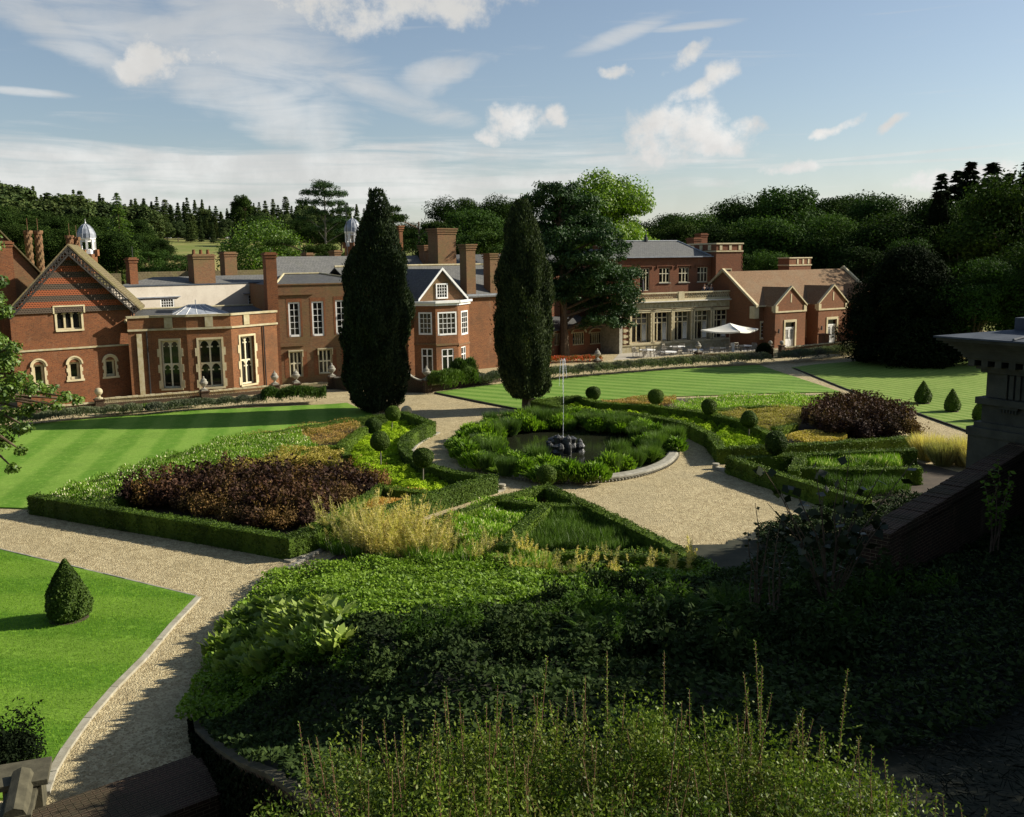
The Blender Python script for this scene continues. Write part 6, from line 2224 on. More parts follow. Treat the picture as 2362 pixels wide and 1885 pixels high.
for i in range(150):
    a = 2 * math.pi * (i + rng.uniform(-0.4, 0.4)) / 75
    k = (rng.uniform(0.95, 1.04) if 170 < math.degrees(a) % 360 < 285 else rng.uniform(0.82, 1.02)) if i < 75 else rng.uniform(0.60, 0.88)
    deg = math.degrees(a) % 360
    # bare stone where the rim shows: front right
    if 282 < deg < 345 and k > 0.88:
        continue
    if 262 < deg < 300 and k < 0.84:
        continue
    m = rng.choice(3, p=[0.55, 0.2, 0.25] if 150 < deg < 290 else [0.35, 0.5, 0.15] if 60 < deg < 150 else [0.45, 0.35, 0.2])
    nm, me, lb, gp = pond_kinds[m]
    o = proto(nm, me)
    tag(o, lb, "pond plant", gp)
    o.location = (PC[0] + PA * k * math.cos(a), PC[1] + PB * k * math.sin(a), 0.1)
    s = rng.uniform(0.7, 1.15)
    o.scale = (s, s, s * rng.uniform(0.8, 1.15))
    o.rotation_euler = (0, 0, rng.uniform(0, 6.28))
# straw plumes in front of the star beds
def plume_mesh(name, seed, h, n_st, mat, spread=0.35):
    rng = np.random.default_rng(seed)
    P, D, L = [], [], []
    for i in range(n_st):
        a, rr = rng.uniform(0, 6.283), rng.uniform(0, spread)
        lean = np.array([math.cos(a), math.sin(a), 0]) * rng.uniform(0.05, 0.5)
        hh = h * rng.uniform(0.55, 1.2)
        m = 75
        s = rng.uniform(0.3, 1, m)
        base = np.array([math.cos(a) * rr, math.sin(a) * rr, 0])
        ax = base + (lean * hh) * (s ** 1.5)[:, None] + np.array([0, 0, hh]) * s[:, None]
        w = 0.15 * (1.1 - s)
        d = rng.normal(0, 1, (m, 3)) * np.array([1, 1, 0.4]) + np.array([0, 0, 0.7])
        P.append(ax)
        D.append(d)
        L.append(w + 0.03)
        P.append(base + (lean * hh) * (np.linspace(0, 1, 6) ** 1.5)[:, None] + np.array([0, 0, hh]) * np.linspace(0, 0.83, 6)[:, None])
        D.append(np.tile(lean + np.array([0, 0, 1.0]), (6, 1)))
        L.append(np.full(6, hh / 5))
    P, D, L = np.vstack(P), np.vstack(D), np.concatenate(L)
    return blade_mesh(name, rng, P, D, L * 1.2, 0.018, mat)
pm = [proto("plume_plant", plume_mesh("plume_plant", 51, 1.15, 22, M['plume'], 0.42)), proto("plume_plant", plume_mesh("plume_plant", 52, 0.95, 8, M['plume'], 0.34))]
pz = [G(*p) for p in ((770, 1262), (850, 1236), (960, 1236), (1020, 1256), (1010, 1296), (900, 1302), (800, 1290))]
scatter_plants(pm[0], spread_points(rng, pz, 0.72, 3000, 45), rng, "dense straw coloured plume plant by the corner of the left bed", "plume plant", "dense plumes by the left bed", 0.75, 1.3, lambda x, y: mound(x, y))
pz = [G(*p) for p in ((1040, 1262), (1150, 1275), (1250, 1312), (1400, 1330), (1640, 1338), (1650, 1362), (1500, 1368), (1240, 1358), (1050, 1310))]
scatter_plants(pm[1], spread_points(rng, pz, 0.78, 3000, 50), rng, "sparse straw coloured plume plant in front of the star bed hedge", "plume plant", "sparse plumes before the star bed", 0.8, 1.2, lambda x, y: mound(x, y))
pb = [G(*p) for p in ((760, 1268), (850, 1240), (1020, 1250), (1150, 1285), (1260, 1318), (1250, 1345), (1000, 1312), (800, 1296))]
scatter_plants(proto("leafy_perennial", tuft_mesh("leafy_perennial", 54, 0.55, 1.0, 260, 0.03, M['meadow'], 0.8)), spread_points(rng, pb, 0.65, 4000, 50), rng, "green leafy base growing between the straw plumes", "plant", "leafy bases among the plumes", 0.8, 1.25, lambda x, y: mound(x, y))
gm = tuft_mesh("fountain_grass", 53, 1.1, 1.6, 2200, 0.02, M['plume'], 0.75)
for (px, py, s, lb) in ((2138, 1062, 1.25, "sunlit golden fountain grass tuft beside the right star bed"), (2175, 1075, 1.2, "half shaded golden fountain grass tuft"), (2225, 1075, 1.35, "shaded fountain grass tuft below the temple"), (2255, 1085, 1.2, "shaded fountain grass tuft touching the brick wall")):
    o = proto("fountain_grass", gm)
    tag(o, lb, "grass tuft", "fountain grass tufts by the wall")
    o.location = (*G(px, py), 0)
    o.scale = (s, s, s)
    o.rotation_euler = (0, 0, px)
# stone balls
def stone_ball(px, py, r, label):
    x, y = G(px, py)
    mb = MB()
    mb.lathe([(0.0, -r)] + [(r * math.sin(math.pi * i / 10), -r * math.cos(math.pi * i / 10)) for i in range(1, 10)] + [(0, r)], (0, 0, r), 18)
    mb.lathe([(r * 0.6, -0.02), (r * 0.62, 0.10), (r * 0.3, 0.14)], (0, 0, 0), 14)
    o = mb.build("stone_ball", M['stone_old'], None, (x, y, 0.0))
    tag(o, label, "stone ball", "stone balls at the hedge ends")
stone_ball(1229, 945, 0.40, "pale stone ball beside the trunk of the right cypress")
stone_ball(938, 962, 0.36, "pale stone ball behind the hedge by the left cypress")
def stone_block(px, py, label):
    x, y = G(px, py)
    mb = MB()
    mb.lathe([(0.16, 0), (0.17, 0.12), (0.13, 0.16), (0.17, 0.20), (0.16, 0.27), (0.0, 0.28)], (0, 0, 0), 12)
    o = mb.build("kerb_stone", M['kerb'], None, (x, y, 0))
    tag(o, label, "kerb stone", "rounded kerb ends at the beds")
stone_block(1158, 1131, "small round kerb stone at the pond corner of the left bed")
stone_block(1651, 1052, "small round kerb stone at the pond corner of the far bed")
stone_block(1651, 1082, "small round kerb stone at the point of the right star bed")
# ------------------------------------------------------------------ garden walls, urns
def urn(px, py, label, h=1.0, base_h=0.62, ball=False):
    x, y = G(px, py)
    t = thing("garden_urn" if not ball else "ball_finial", label, "urn" if not ball else "finial", (x, y, base_h), 0, "stone urns on the terrace piers")
    mb = MB()
    if ball:
        mb.lathe([(0.26, 0), (0.26, 0.08), (0.12, 0.12), (0.10, 0.22), (0.14, 0.27)] + [(0.27 * math.sin(a), 0.5 - 0.27 * math.cos(a)) for a in (0.7, 1.1, 1.57, 2.0, 2.5)] + [(0.0, 0.77)], (0, 0, 0), 14)
        mb.build("ball", M['stone_old'], t)
    else:
        mb.box((0, 0, 0), (0.46, 0.46, 0.10), 0.55)
        mb.lathe([(0.18, 0.10), (0.20, 0.14), (0.08, 0.20), (0.07, 0.28), (0.15, 0.34), (0.28, 0.50), (0.30, 0.62), (0.22, 0.68), (0.20, 0.72)], (0, 0, 0), 14)
        mb.build("bowl", M['stone_grey'], t)
        mb = MB()
        mb.lathe([(0.22, 0.72), (0.20, 0.80), (0.10, 0.88), (0.05, 0.95), (0.07, 1.0), (0.0, 1.06)], (0, 0, 0), 12)
        mb.build("lid", M['stone_grey'], t)
    return t
TD = math.atan2(0.53, 0.85)
def pier(px, py, label, h=0.62, wd=0.55):
    x, y = G(px, py)
    mb = MB()
    mb.box((0, 0, 0), (wd, wd, h - 0.08), TD)
    mb.box((0, 0, h - 0.08), (wd + 0.12, wd + 0.12, 0.08), TD)
    o = mb.build("brick_pier", M['brick_wall'], None, (x, y, 0))
    return tag(o, label, "pier", "brick piers of the terrace wall")
def low_wall(pa, pb, label, h=0.5, lattice=True, mat='brick_wall', trim=0.3):
    A, B = Vector((*G(*pa), 0)), Vector((*G(*pb), 0))
    F = Facade(A, B)
    L = (B - A).length
    t = thing("terrace_wall", label, "wall", F.W(L / 2, 0))
    mb = MB()
    fbox(mb, F, trim, L - trim, 0, h if not lattice else h * 0.45, -0.16, 0.0)
    mb.build("brickwork", M[mat], t)
    if lattice:
        mb = MB()
        n = int(L / 0.32)
        z0, z1 = h * 0.45, h - 0.06
        for i in range(n):
            a, b = trim + (L - 2 * trim) * i / n, trim + (L - 2 * trim) * (i + 1) / n
            mb.tube([F.W(a, z0, -0.08), F.W((a + b) / 2, z1, -0.08), F.W(b, z0, -0.08)], 0.035, 4)
            mb.tube([F.W(a, z1, -0.08), F.W((a + b) / 2, z0, -0.08), F.W(b, z1, -0.08)], 0.035, 4)
        mb.build("lattice", M['stone_old'], t)
    mb = MB()
    m = int(L / 0.4)
    for i in range(m):
        a, b = trim + (L - 2 * trim) * i / m, trim + (L - 2 * trim) * (i + 1) / m - 0.02
        fbox(mb, F, a, b, h - 0.06, h + 0.03 + 0.015 * (i % 3), -0.22, 0.06)
    mb.build("coping", M['stone_old'], t)
    place(t)
# left terrace
pier(230, 941, "brick pier under the ball finial in front of the tile hung gable")
pier(472, 921, "brick pier under the urn in front of the canted bay")
pier(635, 906, "brick pier under the urn at the end of the bay range")
pier(684, 902, "brick pier under the urn before the sash windows")
pier(767, 897, "brick pier where the left gate wall begins", 0.95)
urn(230, 941, "round stone ball finial on the pier in front of the tile hung gable", ball=True)
urn(472, 921, "lidded stone urn in front of the canted bay")
urn(635, 906, "lidded stone urn at the downpipe end of the bay range")
urn(684, 902, "lidded stone urn before the first sash window")
urn(767, 897, "lidded stone urn on the pier of the left gate wall", base_h=0.95)
low_wall((60, 958), (230, 941), "low dark brick terrace wall before the tile hung gable", 0.4, False)
low_wall((230, 941), (472, 921), "pierced lattice terrace wall between ball finial and first urn", 0.6)
low_wall((472, 921), (635, 906), "pierced lattice terrace wall before the canted bay", 0.55)
low_wall((635, 906), (767, 897), "low terrace wall before the sash windows", 0.5)
pier(985, 906, "brick pier where the right gate wall begins", 0.95)
pier(1060, 893, "brick pier hidden in the rosemary before the canted house bay")
pier(1378, 849, "brick pier with urn beside the red flower bed", 0.7)
pier(1610, 829, "brick pier with urn in front of the terrace tables", 0.7)
urn(985, 906, "lidded stone urn on the pier of the right gate wall", base_h=0.95)
urn(1060, 893, "lidded stone urn above the rosemary", base_h=0.7)
urn(1378, 849, "dark lidded urn beside the red flower bed", base_h=0.7)
urn(1610, 829, "dark lidded urn in front of the terrace tables", base_h=0.7)
low_wall((985, 906), (1160, 880), "low terrace wall behind the rosemary", 0.55, False)
low_wall((1160, 880), (1378, 849), "low mossy terrace wall before the red flower bed", 0.5)
low_wall((1378, 849), (1610, 829), "low terrace wall below the dining tables, left part", 0.5)
low_wall((1610, 829), (1770, 822), "low terrace wall below the parasol", 0.5, False)
low_wall((1806, 826), (1985, 808), "low brick terrace wall below the white doors", 1.0, False, 'brick_grey')
def gate_wall(pa, pb, label):
    """sweeps up from the pier to a tall end at the gate"""
    A, B = Vector((*G(*pa), 0)), Vector((*G(*pb), 0))
    F = Facade(A, B) if A.x < B.x else Facade(B, A)
    L = (B - A).length
    rev = A.x > B.x
    top = lambda f: 0.85 + 1.35 * (1 - math.sqrt(max(0, 1 - f * f)))
    mb, cp = MB(), MB()
    n = 14
    for i in range(n):
        f0, f1 = i / n, (i + 1) / n
        a, b = L * f0, L * f1
        za, zb = (top(1 - f0), top(1 - f1)) if rev else (top(f0), top(f1))
        q = [F.W(a, 0, 0), F.W(b, 0, 0), F.W(b, 0, -0.3), F.W(a, 0, -0.3)]
        mb.hexa(q, [(*q[0][:2], za), (*q[1][:2], zb), (*q[2][:2], zb), (*q[3][:2], za)])
        q = [F.W(a, za, 0.05), F.W(b, zb, 0.05), F.W(b, zb, -0.35), F.W(a, za, -0.35)]
        cp.hexa(q, [(x, y, z + 0.08) for x, y, z in q])
    t = thing("gate_wall", label, "wall", F.W(L / 2, 0))
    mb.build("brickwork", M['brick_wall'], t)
    cp.build("coping", M['stone_grey'], t)
    place(t)
gate_wall((772, 898), (812, 903), "brick wall sweeping up behind the left cypress")
gate_wall((978, 906), (935, 906), "brick wall sweeping up to the right of the left cypress")
# gate and ball piers at the path end
for px, lb in ((1776, "slim brick pier with ball left of the white picket gate"), (1802, "slim brick pier with ball right of the white picket gate")):
    x, y = G(px, 826)
    t = thing("gate_pier", lb, "gate pier", (x, y, 0), 0, "gate piers at the path")
    mb = MB()
    mb.box((0, 0, 0), (0.42, 0.42, 1.15), TD)
    mb.box((0, 0, 1.15), (0.52, 0.52, 0.08), TD)
    mb.build("pillar", M['brick_wall'], t)
    mb = MB()
    mb.lathe([(0.10, 1.23), (0.08, 1.3)] + [(0.2 * math.sin(a), 1.48 - 0.2 * math.cos(a)) for a in (0.6, 1.1, 1.57, 2.1, 2.6)] + [(0, 1.68)], (0, 0, 0), 12)
    mb.build("ball", M['stone_grey'], t)
A, B = Vector((*G(1781, 826), 0)), Vector((*G(1797, 825), 0))
Fg = Facade(A, B)
Lg = (B - A).length
t = thing("picket_gate", "small white picket gate between two ball piers at the path end", "gate", Fg.W(Lg / 2, 0))
for i in range(6):
    mb = MB()
    fbox(mb, Fg, Lg * i / 6 + 0.02, Lg * i / 6 + 0.09, 0.05, 0.95, -0.03, 0.0)
    mb.build("picket", M['cream'], t)
mb = MB()
fbox(mb, Fg, 0.0, Lg, 0.25, 0.32, 0.0, 0.03)
fbox(mb, Fg, 0.0, Lg, 0.72, 0.79, 0.0, 0.03)
mb.build("rail", M['cream'], t)
place(t)
for px, py, lb in ((1899, 812, "square brick pier left of the second white door"), (1941, 809, "square brick pier right of the second white door")):
    x, y = G(px, py)
    mb = MB()
    mb.box((0, 0, 0), (0.75, 0.75, 1.75), TD)
    mb.box((0, 0, 1.75), (0.9, 0.9, 0.10), TD)
    tag(mb.build("brick_pier", M['brick_dark'], None, (x, y, 0)), lb, "pier", "square piers before the white doors")

# ------------------------------------------------------------------ hedges of lavender and rosemary
def soft_hedge(name, label, pix, wd, h, n, mat, seed, leaf=0.16):
    rng = np.random.default_rng(seed)
    P = []
    pts = [np.array(G(*p)) for p in pix]
    tot = sum(np.linalg.norm(pts[i + 1] - pts[i]) for i in range(len(pts) - 1))
    D = []
    for i in range(len(pts) - 1):
        d = pts[i + 1] - pts[i]
        L = np.linalg.norm(d)
        m = int(n * L / tot)
        nn = np.array([-d[1], d[0]]) / L
        f = rng.uniform(0, 1, m)
        s = np.clip(rng.normal(0, 0.33, m), -0.9, 0.9)
        s0 = f * L / 0.85 + i * 3
        lump = 0.78 + 0.22 * np.abs(np.sin(s0 * 1.57 + np.sin(s0)))
        z = h * lump * np.sqrt(1 - s * s * 0.9) * rng.uniform(0.35, 1.08, m) ** 0.5
        xy = pts[i] + np.outer(f, d) + np.outer(s * wd * 0.6 * lump, nn)
        P.append(np.column_stack([xy, z]))
        D.append(np.column_stack([np.outer(s * 0.9, nn), np.full(m, 1.0)]) + rng.normal(0, 0.3, (m, 3)))
    P, D = np.vstack(P), np.vstack(D)
    me = blade_mesh(name, rng, P - np.array([0, 0, leaf * 0.4]), D, leaf * rng.uniform(0.6, 1.3, len(P)), leaf * 0.28, mat)
    return tag(link(name, me), label, "hedge")
soft_hedge("lavender_hedge", "grey lavender hedge along the lawn before the tile hung gable", [(40, 985), (180, 968), (330, 957)], 1.5, 0.75, 16000, M['lavender'], 401)
soft_hedge("lavender_hedge", "clipped low dark hedge below the first lattice wall", [(235, 958), (330, 951), (460, 938)], 1.0, 0.5, 9000, M['rosemary'], 402)
soft_hedge("lavender_hedge", "grey lavender hedge below the canted bay", [(340, 958), (450, 947), (610, 935)], 1.5, 0.75, 15000, M['lavender'], 403)
soft_hedge("rosemary_hedge", "bright green rosemary hedge at the left gate wall", [(606, 934), (690, 932), (752, 929)], 1.7, 1.15, 12000, M['rosemary'], 404, 0.22)
soft_hedge("rosemary_bush", "large green rosemary bush before the house bay", [(1000, 908), (1030, 900), (1095, 892)], 2.0, 1.5, 11000, M['rosemary'], 405, 0.26)
soft_hedge("rosemary_bush", "tall rounded rosemary bush beside the gate pier", [(1048, 894), (1088, 888)], 1.8, 2.1, 7000, M['rosemary'], 406, 0.26)
soft_hedge("lavender_hedge", "grey lavender hedge left of the right cypress", [(1095, 893), (1165, 884)], 1.6, 1.0, 6000, M['lavender'], 407, 0.2)
soft_hedge("lavender_hedge", "long lavender hedge below the terrace tables, left half", [(1235, 880), (1380, 866), (1560, 851)], 2.0, 1.0, 18000, M['lavender'], 408, 0.22)
soft_hedge("lavender_hedge", "long lavender hedge below the parasol, right half", [(1560, 851), (1690, 843), (1772, 838)], 2.4, 1.0, 12000, M['lavender'], 409, 0.22)
soft_hedge("lavender_hedge", "lavender hedge below the white doors", [(1808, 838), (1900, 828), (1978, 817)], 2.4, 1.1, 12000, M['lavender'], 410, 0.22)
soft_hedge("box_ball_bush", "dark rounded bush beside the picket gate", [(1752, 836), (1768, 835)], 2.2, 1.7, 5000, M['yew'], 411, 0.16)
soft_hedge("flower_border", "red and green bedding plants under the pine", [(1160, 842), (1280, 836), (1385, 833)], 3.0, 0.55, 9000, M['flowers'], 412, 0.2)

# ------------------------------------------------------------------ terrace furniture
def make_table():
    t = thing("garden_table", "", "table", (0, 0, 0), 0, "round white tables on the terrace")
    mb = MB()
    mb.lathe([(0.0, 0.68), (0.76, 0.68), (0.80, 0.70), (0.80, 0.735), (0.76, 0.75), (0.0, 0.75)], (0, 0, 0), 20, False)
    mb.build("table_top", M['white'], t)
    for i in range(4):
        mb = MB()
        a = i * math.pi / 2 + 0.5
        mb.tube([(0.5 * math.cos(a), 0.5 * math.sin(a), 0), (0.42 * math.cos(a), 0.42 * math.sin(a), 0.69)], 0.035, 6)
        mb.build("leg", M['teak'], t)
    return t
def make_chair():
    t = thing("garden_chair", "", "chair", (0, 0, 0), 0, "weathered teak chairs on the terrace")
    mb = MB()
    for i in range(6):
        mb.box((-0.22 + 0.088 * i, 0, 0.42), (0.075, 0.46, 0.03))
    mb.build("seat", M['teak'], t)
    mb = MB()
    for i in range(7):
        x = -0.22 + 0.073 * i
        mb.tube([(x, 0.24, 0.45), (x, 0.33, 0.90)], 0.018, 4)
    mb.tube([(-0.27, 0.33, 0.91), (0.27, 0.33, 0.91)], 0.035, 5)
    mb.build("backrest", M['teak'], t)
    for sx in (-1, 1):
        mb = MB()
        mb.tube([(0.26 * sx, -0.22, 0), (0.26 * sx, -0.22, 0.65)], 0.028, 5)
        mb.build("leg", M['teak'], t)
        mb = MB()
        mb.tube([(0.26 * sx, 0.26, 0), (0.26 * sx, 0.25, 0.45), (0.26 * sx, 0.33, 0.92)], 0.028, 5)
        mb.build("leg", M['teak'], t)
        mb = MB()
        mb.tube([(0.27 * sx, -0.26, 0.66), (0.27 * sx, 0.29, 0.68)], 0.03, 5)
        mb.build("armrest", M['teak'], t)
    return t
tb0, ch0 = make_table(), make_chair()
first = [True, True]
def put(proto_, k, x, y, rz, label):
    o = proto_ if first[k] else copy_tree(proto_)
    first[k] = False
    o.location = (x, y, 0.03)
    o.rotation_euler = (0, 0, rz)
    o["label"] = label
    return o
tables = [((1493, 824), 4, "leftmost white table on the terrace", "leftmost terrace table"), ((1541, 829), 5, "white table nearest the low wall, below the third hall window", "white table nearest the low wall"),
          ((1562, 816), 4, "white table closest to the hall wall", "white table closest to the hall"), ((1603, 824), 3, "white table half hidden by the dark urn", "white table by the dark urn"),
          ((1655, 819), 5, "shaded table under the left half of the parasol", "shaded table under the parasol"), ((1716, 814), 5, "sunlit white table under the right tip of the parasol", "white table under the parasol tip")]
words_ = ["first", "second", "third", "fourth", "fifth"]
side_txt = ["back towards the lawn", "on the right side", "back towards the hall", "on the left side", "tucked in askew"]
for i, (p, n, lb, short) in enumerate(tables):
    x, y = G(*p, 0.03)
    put(tb0, 0, x, y, 0.3 * i, lb)
    for j in range(n):
        a = -1.9 + j * 2 * math.pi / n + random.uniform(-0.2, 0.2)
        r = 1.02 + random.uniform(0, 0.15)
        sd = "nearest the lawn" if math.sin(a) < -0.6 else "nearest the hall" if math.sin(a) > 0.6 else "on its right side" if math.cos(a) > 0 else "on its left side"
        put(ch0, 1, x + r * math.cos(a), y + r * math.sin(a), a - math.pi / 2 + random.uniform(-0.25, 0.25), "teak armchair at the %s, %s%s" % (short, sd, "" if j < 4 else ", turned askew"))
x, y = G(1682, 818, 0.03)
t = thing("garden_parasol", "large square cream canvas parasol over the terrace tables", "parasol", (x, y, 0.03))
apex, low = AT(1683, 746, y)[2], AT(1617, 761, y)[2]
mb = MB()
a0 = 0.12
cor = [(2.95 * math.cos(a0 + k * math.pi / 2), 2.95 * math.sin(a0 + k * math.pi / 2)) for k in range(4)]
nseg = 8
for k in range(4):
    A, B = cor[k], cor[(k + 1) % 4]
    for i in range(nseg):
        for j in range(5):
            def q(f, g):
                ex, ey = A[0] + (B[0] - A[0]) * f, A[1] + (B[1] - A[1]) * f
                sag = -0.16 * math.sin(math.pi * f) * g - 0.10 * math.sin(math.pi * g)
                return (ex * g, ey * g, apex + (low - apex) * g + sag * (1 if g else 0))
            f0, f1, g0, g1 = i / nseg, (i + 1) / nseg, j / 5, (j + 1) / 5
            pts = [q(f0, g1), q(f1, g1), q(f1, g0), q(f0, g0)]
            if j == 0:
                pts = pts[:3]
            mb.poly(pts, None, True)
    for i in range(nseg):
        f0, f1 = i / nseg, (i + 1) / nseg
        a_ = (A[0] + (B[0] - A[0]) * f0, A[1] + (B[1] - A[1]) * f0, low - 0.16 * math.sin(math.pi * f0))
        b_ = (A[0] + (B[0] - A[0]) * f1, A[1] + (B[1] - A[1]) * f1, low - 0.16 * math.sin(math.pi * f1))
        mb.poly([(a_[0], a_[1], a_[2] - 0.14), (b_[0], b_[1], b_[2] - 0.14), b_, a_])
mb.build("canopy", M['canvas'], t)
mb = MB()
mb.tube([(0, 0, 0), (0, 0, apex - 0.05)], 0.05, 8)
mb.build("pole", M['teak'], t)
mb = MB()
mb.box((0, 0, 0), (0.9, 0.9, 0.10))
mb.build("base", M['stone_pale'], t)
for k in range(4):
    mb = MB()
    mb.tube([(0, 0, apex - 0.12), (cor[k][0] * 0.98, cor[k][1] * 0.98, low - 0.03)], 0.025, 5)
    mb.build("rib", M['teak'], t)
mb = MB()
mb.box((0.25, -0.3, 0.10), (0.35, 0.2, 1.1))
mb.build("folded_cover", M['white'], t)

# ------------------------------------------------------------------ people on the balcony
def skin_mesh(name, joints, edges, mat, sub=2):
    me = bpy.data.meshes.new(name)
    me.from_pydata([j[0] for j in joints], edges, [])
    o = bpy.data.objects.new(name, me)
    COL.objects.link(o)
    md = o.modifiers.new("skin", 'SKIN')
    for i, j in enumerate(joints):
        r = j[1] if isinstance(j[1], tuple) else (j[1], j[1])
        me.skin_vertices[0].data[i].radius = r
    me.skin_vertices[0].data[0].use_root = True
    ss = o.modifiers.new("sub", 'SUBSURF')
    ss.levels = ss.render_levels = sub
    me.materials.append(mat)
    return o
def person(loc, rz, label, jacket, trousers, bend=0.12):
    t = thing("person", label, "person", loc, rz, "people on the balcony")
    y = bend
    J = [((0, 0, 0.95), (0.15, 0.11)), ((0, -y * 0.3, 1.12), (0.13, 0.10)), ((0, -y * 0.7, 1.34), (0.16, 0.11)), ((0, -y, 1.48), (0.07, 0.065)), ((0, -y * 1.1, 1.55), 0.055), ((0, -y * 1.2, 1.64), (0.078, 0.095)), ((0, -y * 1.15, 1.74), (0.07, 0.085)),
         ((0.19, -y, 1.43), 0.058), ((0.25, -y - 0.02, 1.16), 0.045), ((0.20, -y - 0.24, 1.02), 0.035), ((0.17, -y - 0.32, 1.02), 0.03),
         ((-0.19, -y, 1.43), 0.058), ((-0.25, -y - 0.02, 1.16), 0.045), ((-0.20, -y - 0.24, 1.02), 0.035), ((-0.17, -y - 0.32, 1.02), 0.03),
         ((0.10, 0, 0.88), 0.09), ((0.11, -0.02, 0.50), 0.06), ((0.11, 0.02, 0.09), 0.042), ((0.12, -0.14, 0.04), 0.035),
         ((-0.10, 0, 0.88), 0.09), ((-0.11, -0.02, 0.50), 0.06), ((-0.11, 0.02, 0.09), 0.042), ((-0.12, -0.14, 0.04), 0.035)]
    E_ = [(0, 1), (1, 2), (2, 3), (3, 4), (4, 5), (5, 6), (2, 7), (7, 8), (8, 9), (9, 10), (2, 11), (11, 12), (12, 13), (13, 14), (0, 15), (15, 16), (16, 17), (17, 18), (0, 19), (19, 20), (20, 21), (21, 22)]
    b = skin_mesh("body", J, E_, M['skin'])
    b.parent = t
    g = lambda r, k: tuple(q * k for q in r) if isinstance(r, tuple) else r * k
    ids = [0, 1, 2, 7, 8, 9, 11, 12, 13]
    JJ = [(J[i][0], g(J[i][1], 1.18)) for i in ids]
    c = skin_mesh("jacket", JJ, [(0, 1), (1, 2), (2, 3), (3, 4), (4, 5), (2, 6), (6, 7), (7, 8)], jacket)
    c.parent = t
    ids = [0, 15, 16, 17, 19, 20, 21]
    JJ = [(J[i][0], g(J[i][1], 1.2)) for i in ids]
    c = skin_mesh("trousers", JJ, [(0, 1), (1, 2), (2, 3), (0, 4), (4, 5), (5, 6)], trousers)
    c.parent = t
    mb = MB()
    mb.lathe([(0.098, 0.0), (0.108, 0.05), (0.09, 0.11), (0.05, 0.145), (0.0, 0.155)], (0, 0, 0), 12)
    h_ = mb.build("hair", M['hair'], t, (0, -y * 1.15 + 0.02, 1.655))
    h_.rotation_euler = (R(-12), 0, 0)
    for sx in (-1, 1):
        for k in range(5):
            fb = MB()
            p0 = Vector((0.17 * sx + (k - 2) * 0.018, -y - 0.34, 1.02))
            ln = (0.055, 0.075, 0.08, 0.075, 0.05)[k]
            fb.tube([p0, p0 + Vector((0, -ln * 0.6, -0.01)), p0 + Vector((0, -ln * 0.8, -0.04))], [0.010, 0.009, 0.007], 5)
            fb.build("finger", M['skin'], t)
    return t
for px, o_, lb, jk, bd in ((1622, -0.62, "person in a dark navy jacket leaning on the balcony rail", M['cloth_navy'], 0.16), (1631, -1.3, "person in navy standing behind the other two on the balcony", M['cloth_navy'], 0.05), (1638, -0.62, "person in a dark grey jacket at the balcony rail, nearest the tower", M['cloth_grey'], 0.14)):
    u = FH.uz(px, 660, o_)[0]
    p = FH.W(u, 5.0, o_)
    person(p, math.atan2(FH.d.y, FH.d.x), lb, jk, M['cloth_navy'], bd)
u = FU.uz(1483, 650, 0.6)[0]
p = FU.W(u, 5.0, 0.6)
t = thing("folded_parasol", "slim folded dark parasol on a cross stand by the balcony door", "parasol", p)
mb = MB()
mb.tube([(0, 0, 0.05), (0, 0, 2.5)], 0.035, 6)
mb.build("pole", M['iron'], t)
mb = MB()
mb.lathe([(0.03, 1.0), (0.13, 1.2), (0.11, 1.9), (0.04, 2.45)], (0, 0, 0), 8)
mb.build("canopy", M['cloth_grey'], t)
for a in (0.3, 0.3 + math.pi / 2):
    mb = MB()
    mb.tube([(-0.5 * math.cos(a), -0.5 * math.sin(a), 0.04), (0.5 * math.cos(a), 0.5 * math.sin(a), 0.04)], 0.04, 5)
    mb.build("foot", M['iron'], t)

# ------------------------------------------------------------------ trees
def base_z(x, y):
    return max(far_ground(x, y), -0.05)
def stand(root, px, ytop, Y, h0, label, cat="tree", group=None, wide=1.0, rz=0.0, z0=None):
    x, _, zt = AT(px, ytop, Y)
    b = base_z(x, Y) if z0 is None else z0
    s = (zt - b) / h0
    root.location = (x, Y, b)
    root.scale = (s * wide, s * wide, s)
    root.rotation_euler = (0, 0, rz)
    return tag(root, label, cat, group)
# the two great cypresses
c1 = column_tree("columnar_cypress", 61, [(0.15, 0.8), (0.75, 1.62), (2.3, 1.98), (4.7, 2.12), (6.6, 2.36), (9.1, 2.1), (10.8, 1.72), (12.4, 0.86), (13.4, 0.45), (14.2, 0.16), (14.9, 0.03)], M['cypress'], 130000, 0.19, 0.42, 0.24)
x, y = G(864, 950)
c1.location = (x, y, 0)
c1.rotation_euler = (0, 0.045, 0)
c1.scale = (1, 1, 0.95)
tag(c1, "tall broad dark cypress in front of the sash windows, left of the pair", "cypress tree", "great cypresses beside the axis path")
c2 = column_tree("columnar_cypress", 62, [(0.9, 0.85), (1.6, 1.4), (3.1, 1.62), (5.1, 1.85), (6.6, 1.95), (9.1, 1.72), (11.05, 1.22), (12.4, 0.78), (13.3, 0.36), (13.8, 0.12), (14.1, 0.03)], M['cypress'], 105000, 0.19, 0.42, 0.21)
x, y = G(1213, 945)
c2.location = (x, y, 0)
c2.rotation_euler = (0, -0.012, 0)
c2.scale = (1, 1, 0.95)
tag(c2, "tall narrow dark cypress with bare foot beside the stone ball, right of the pair", "cypress tree", "great cypresses beside the axis path")
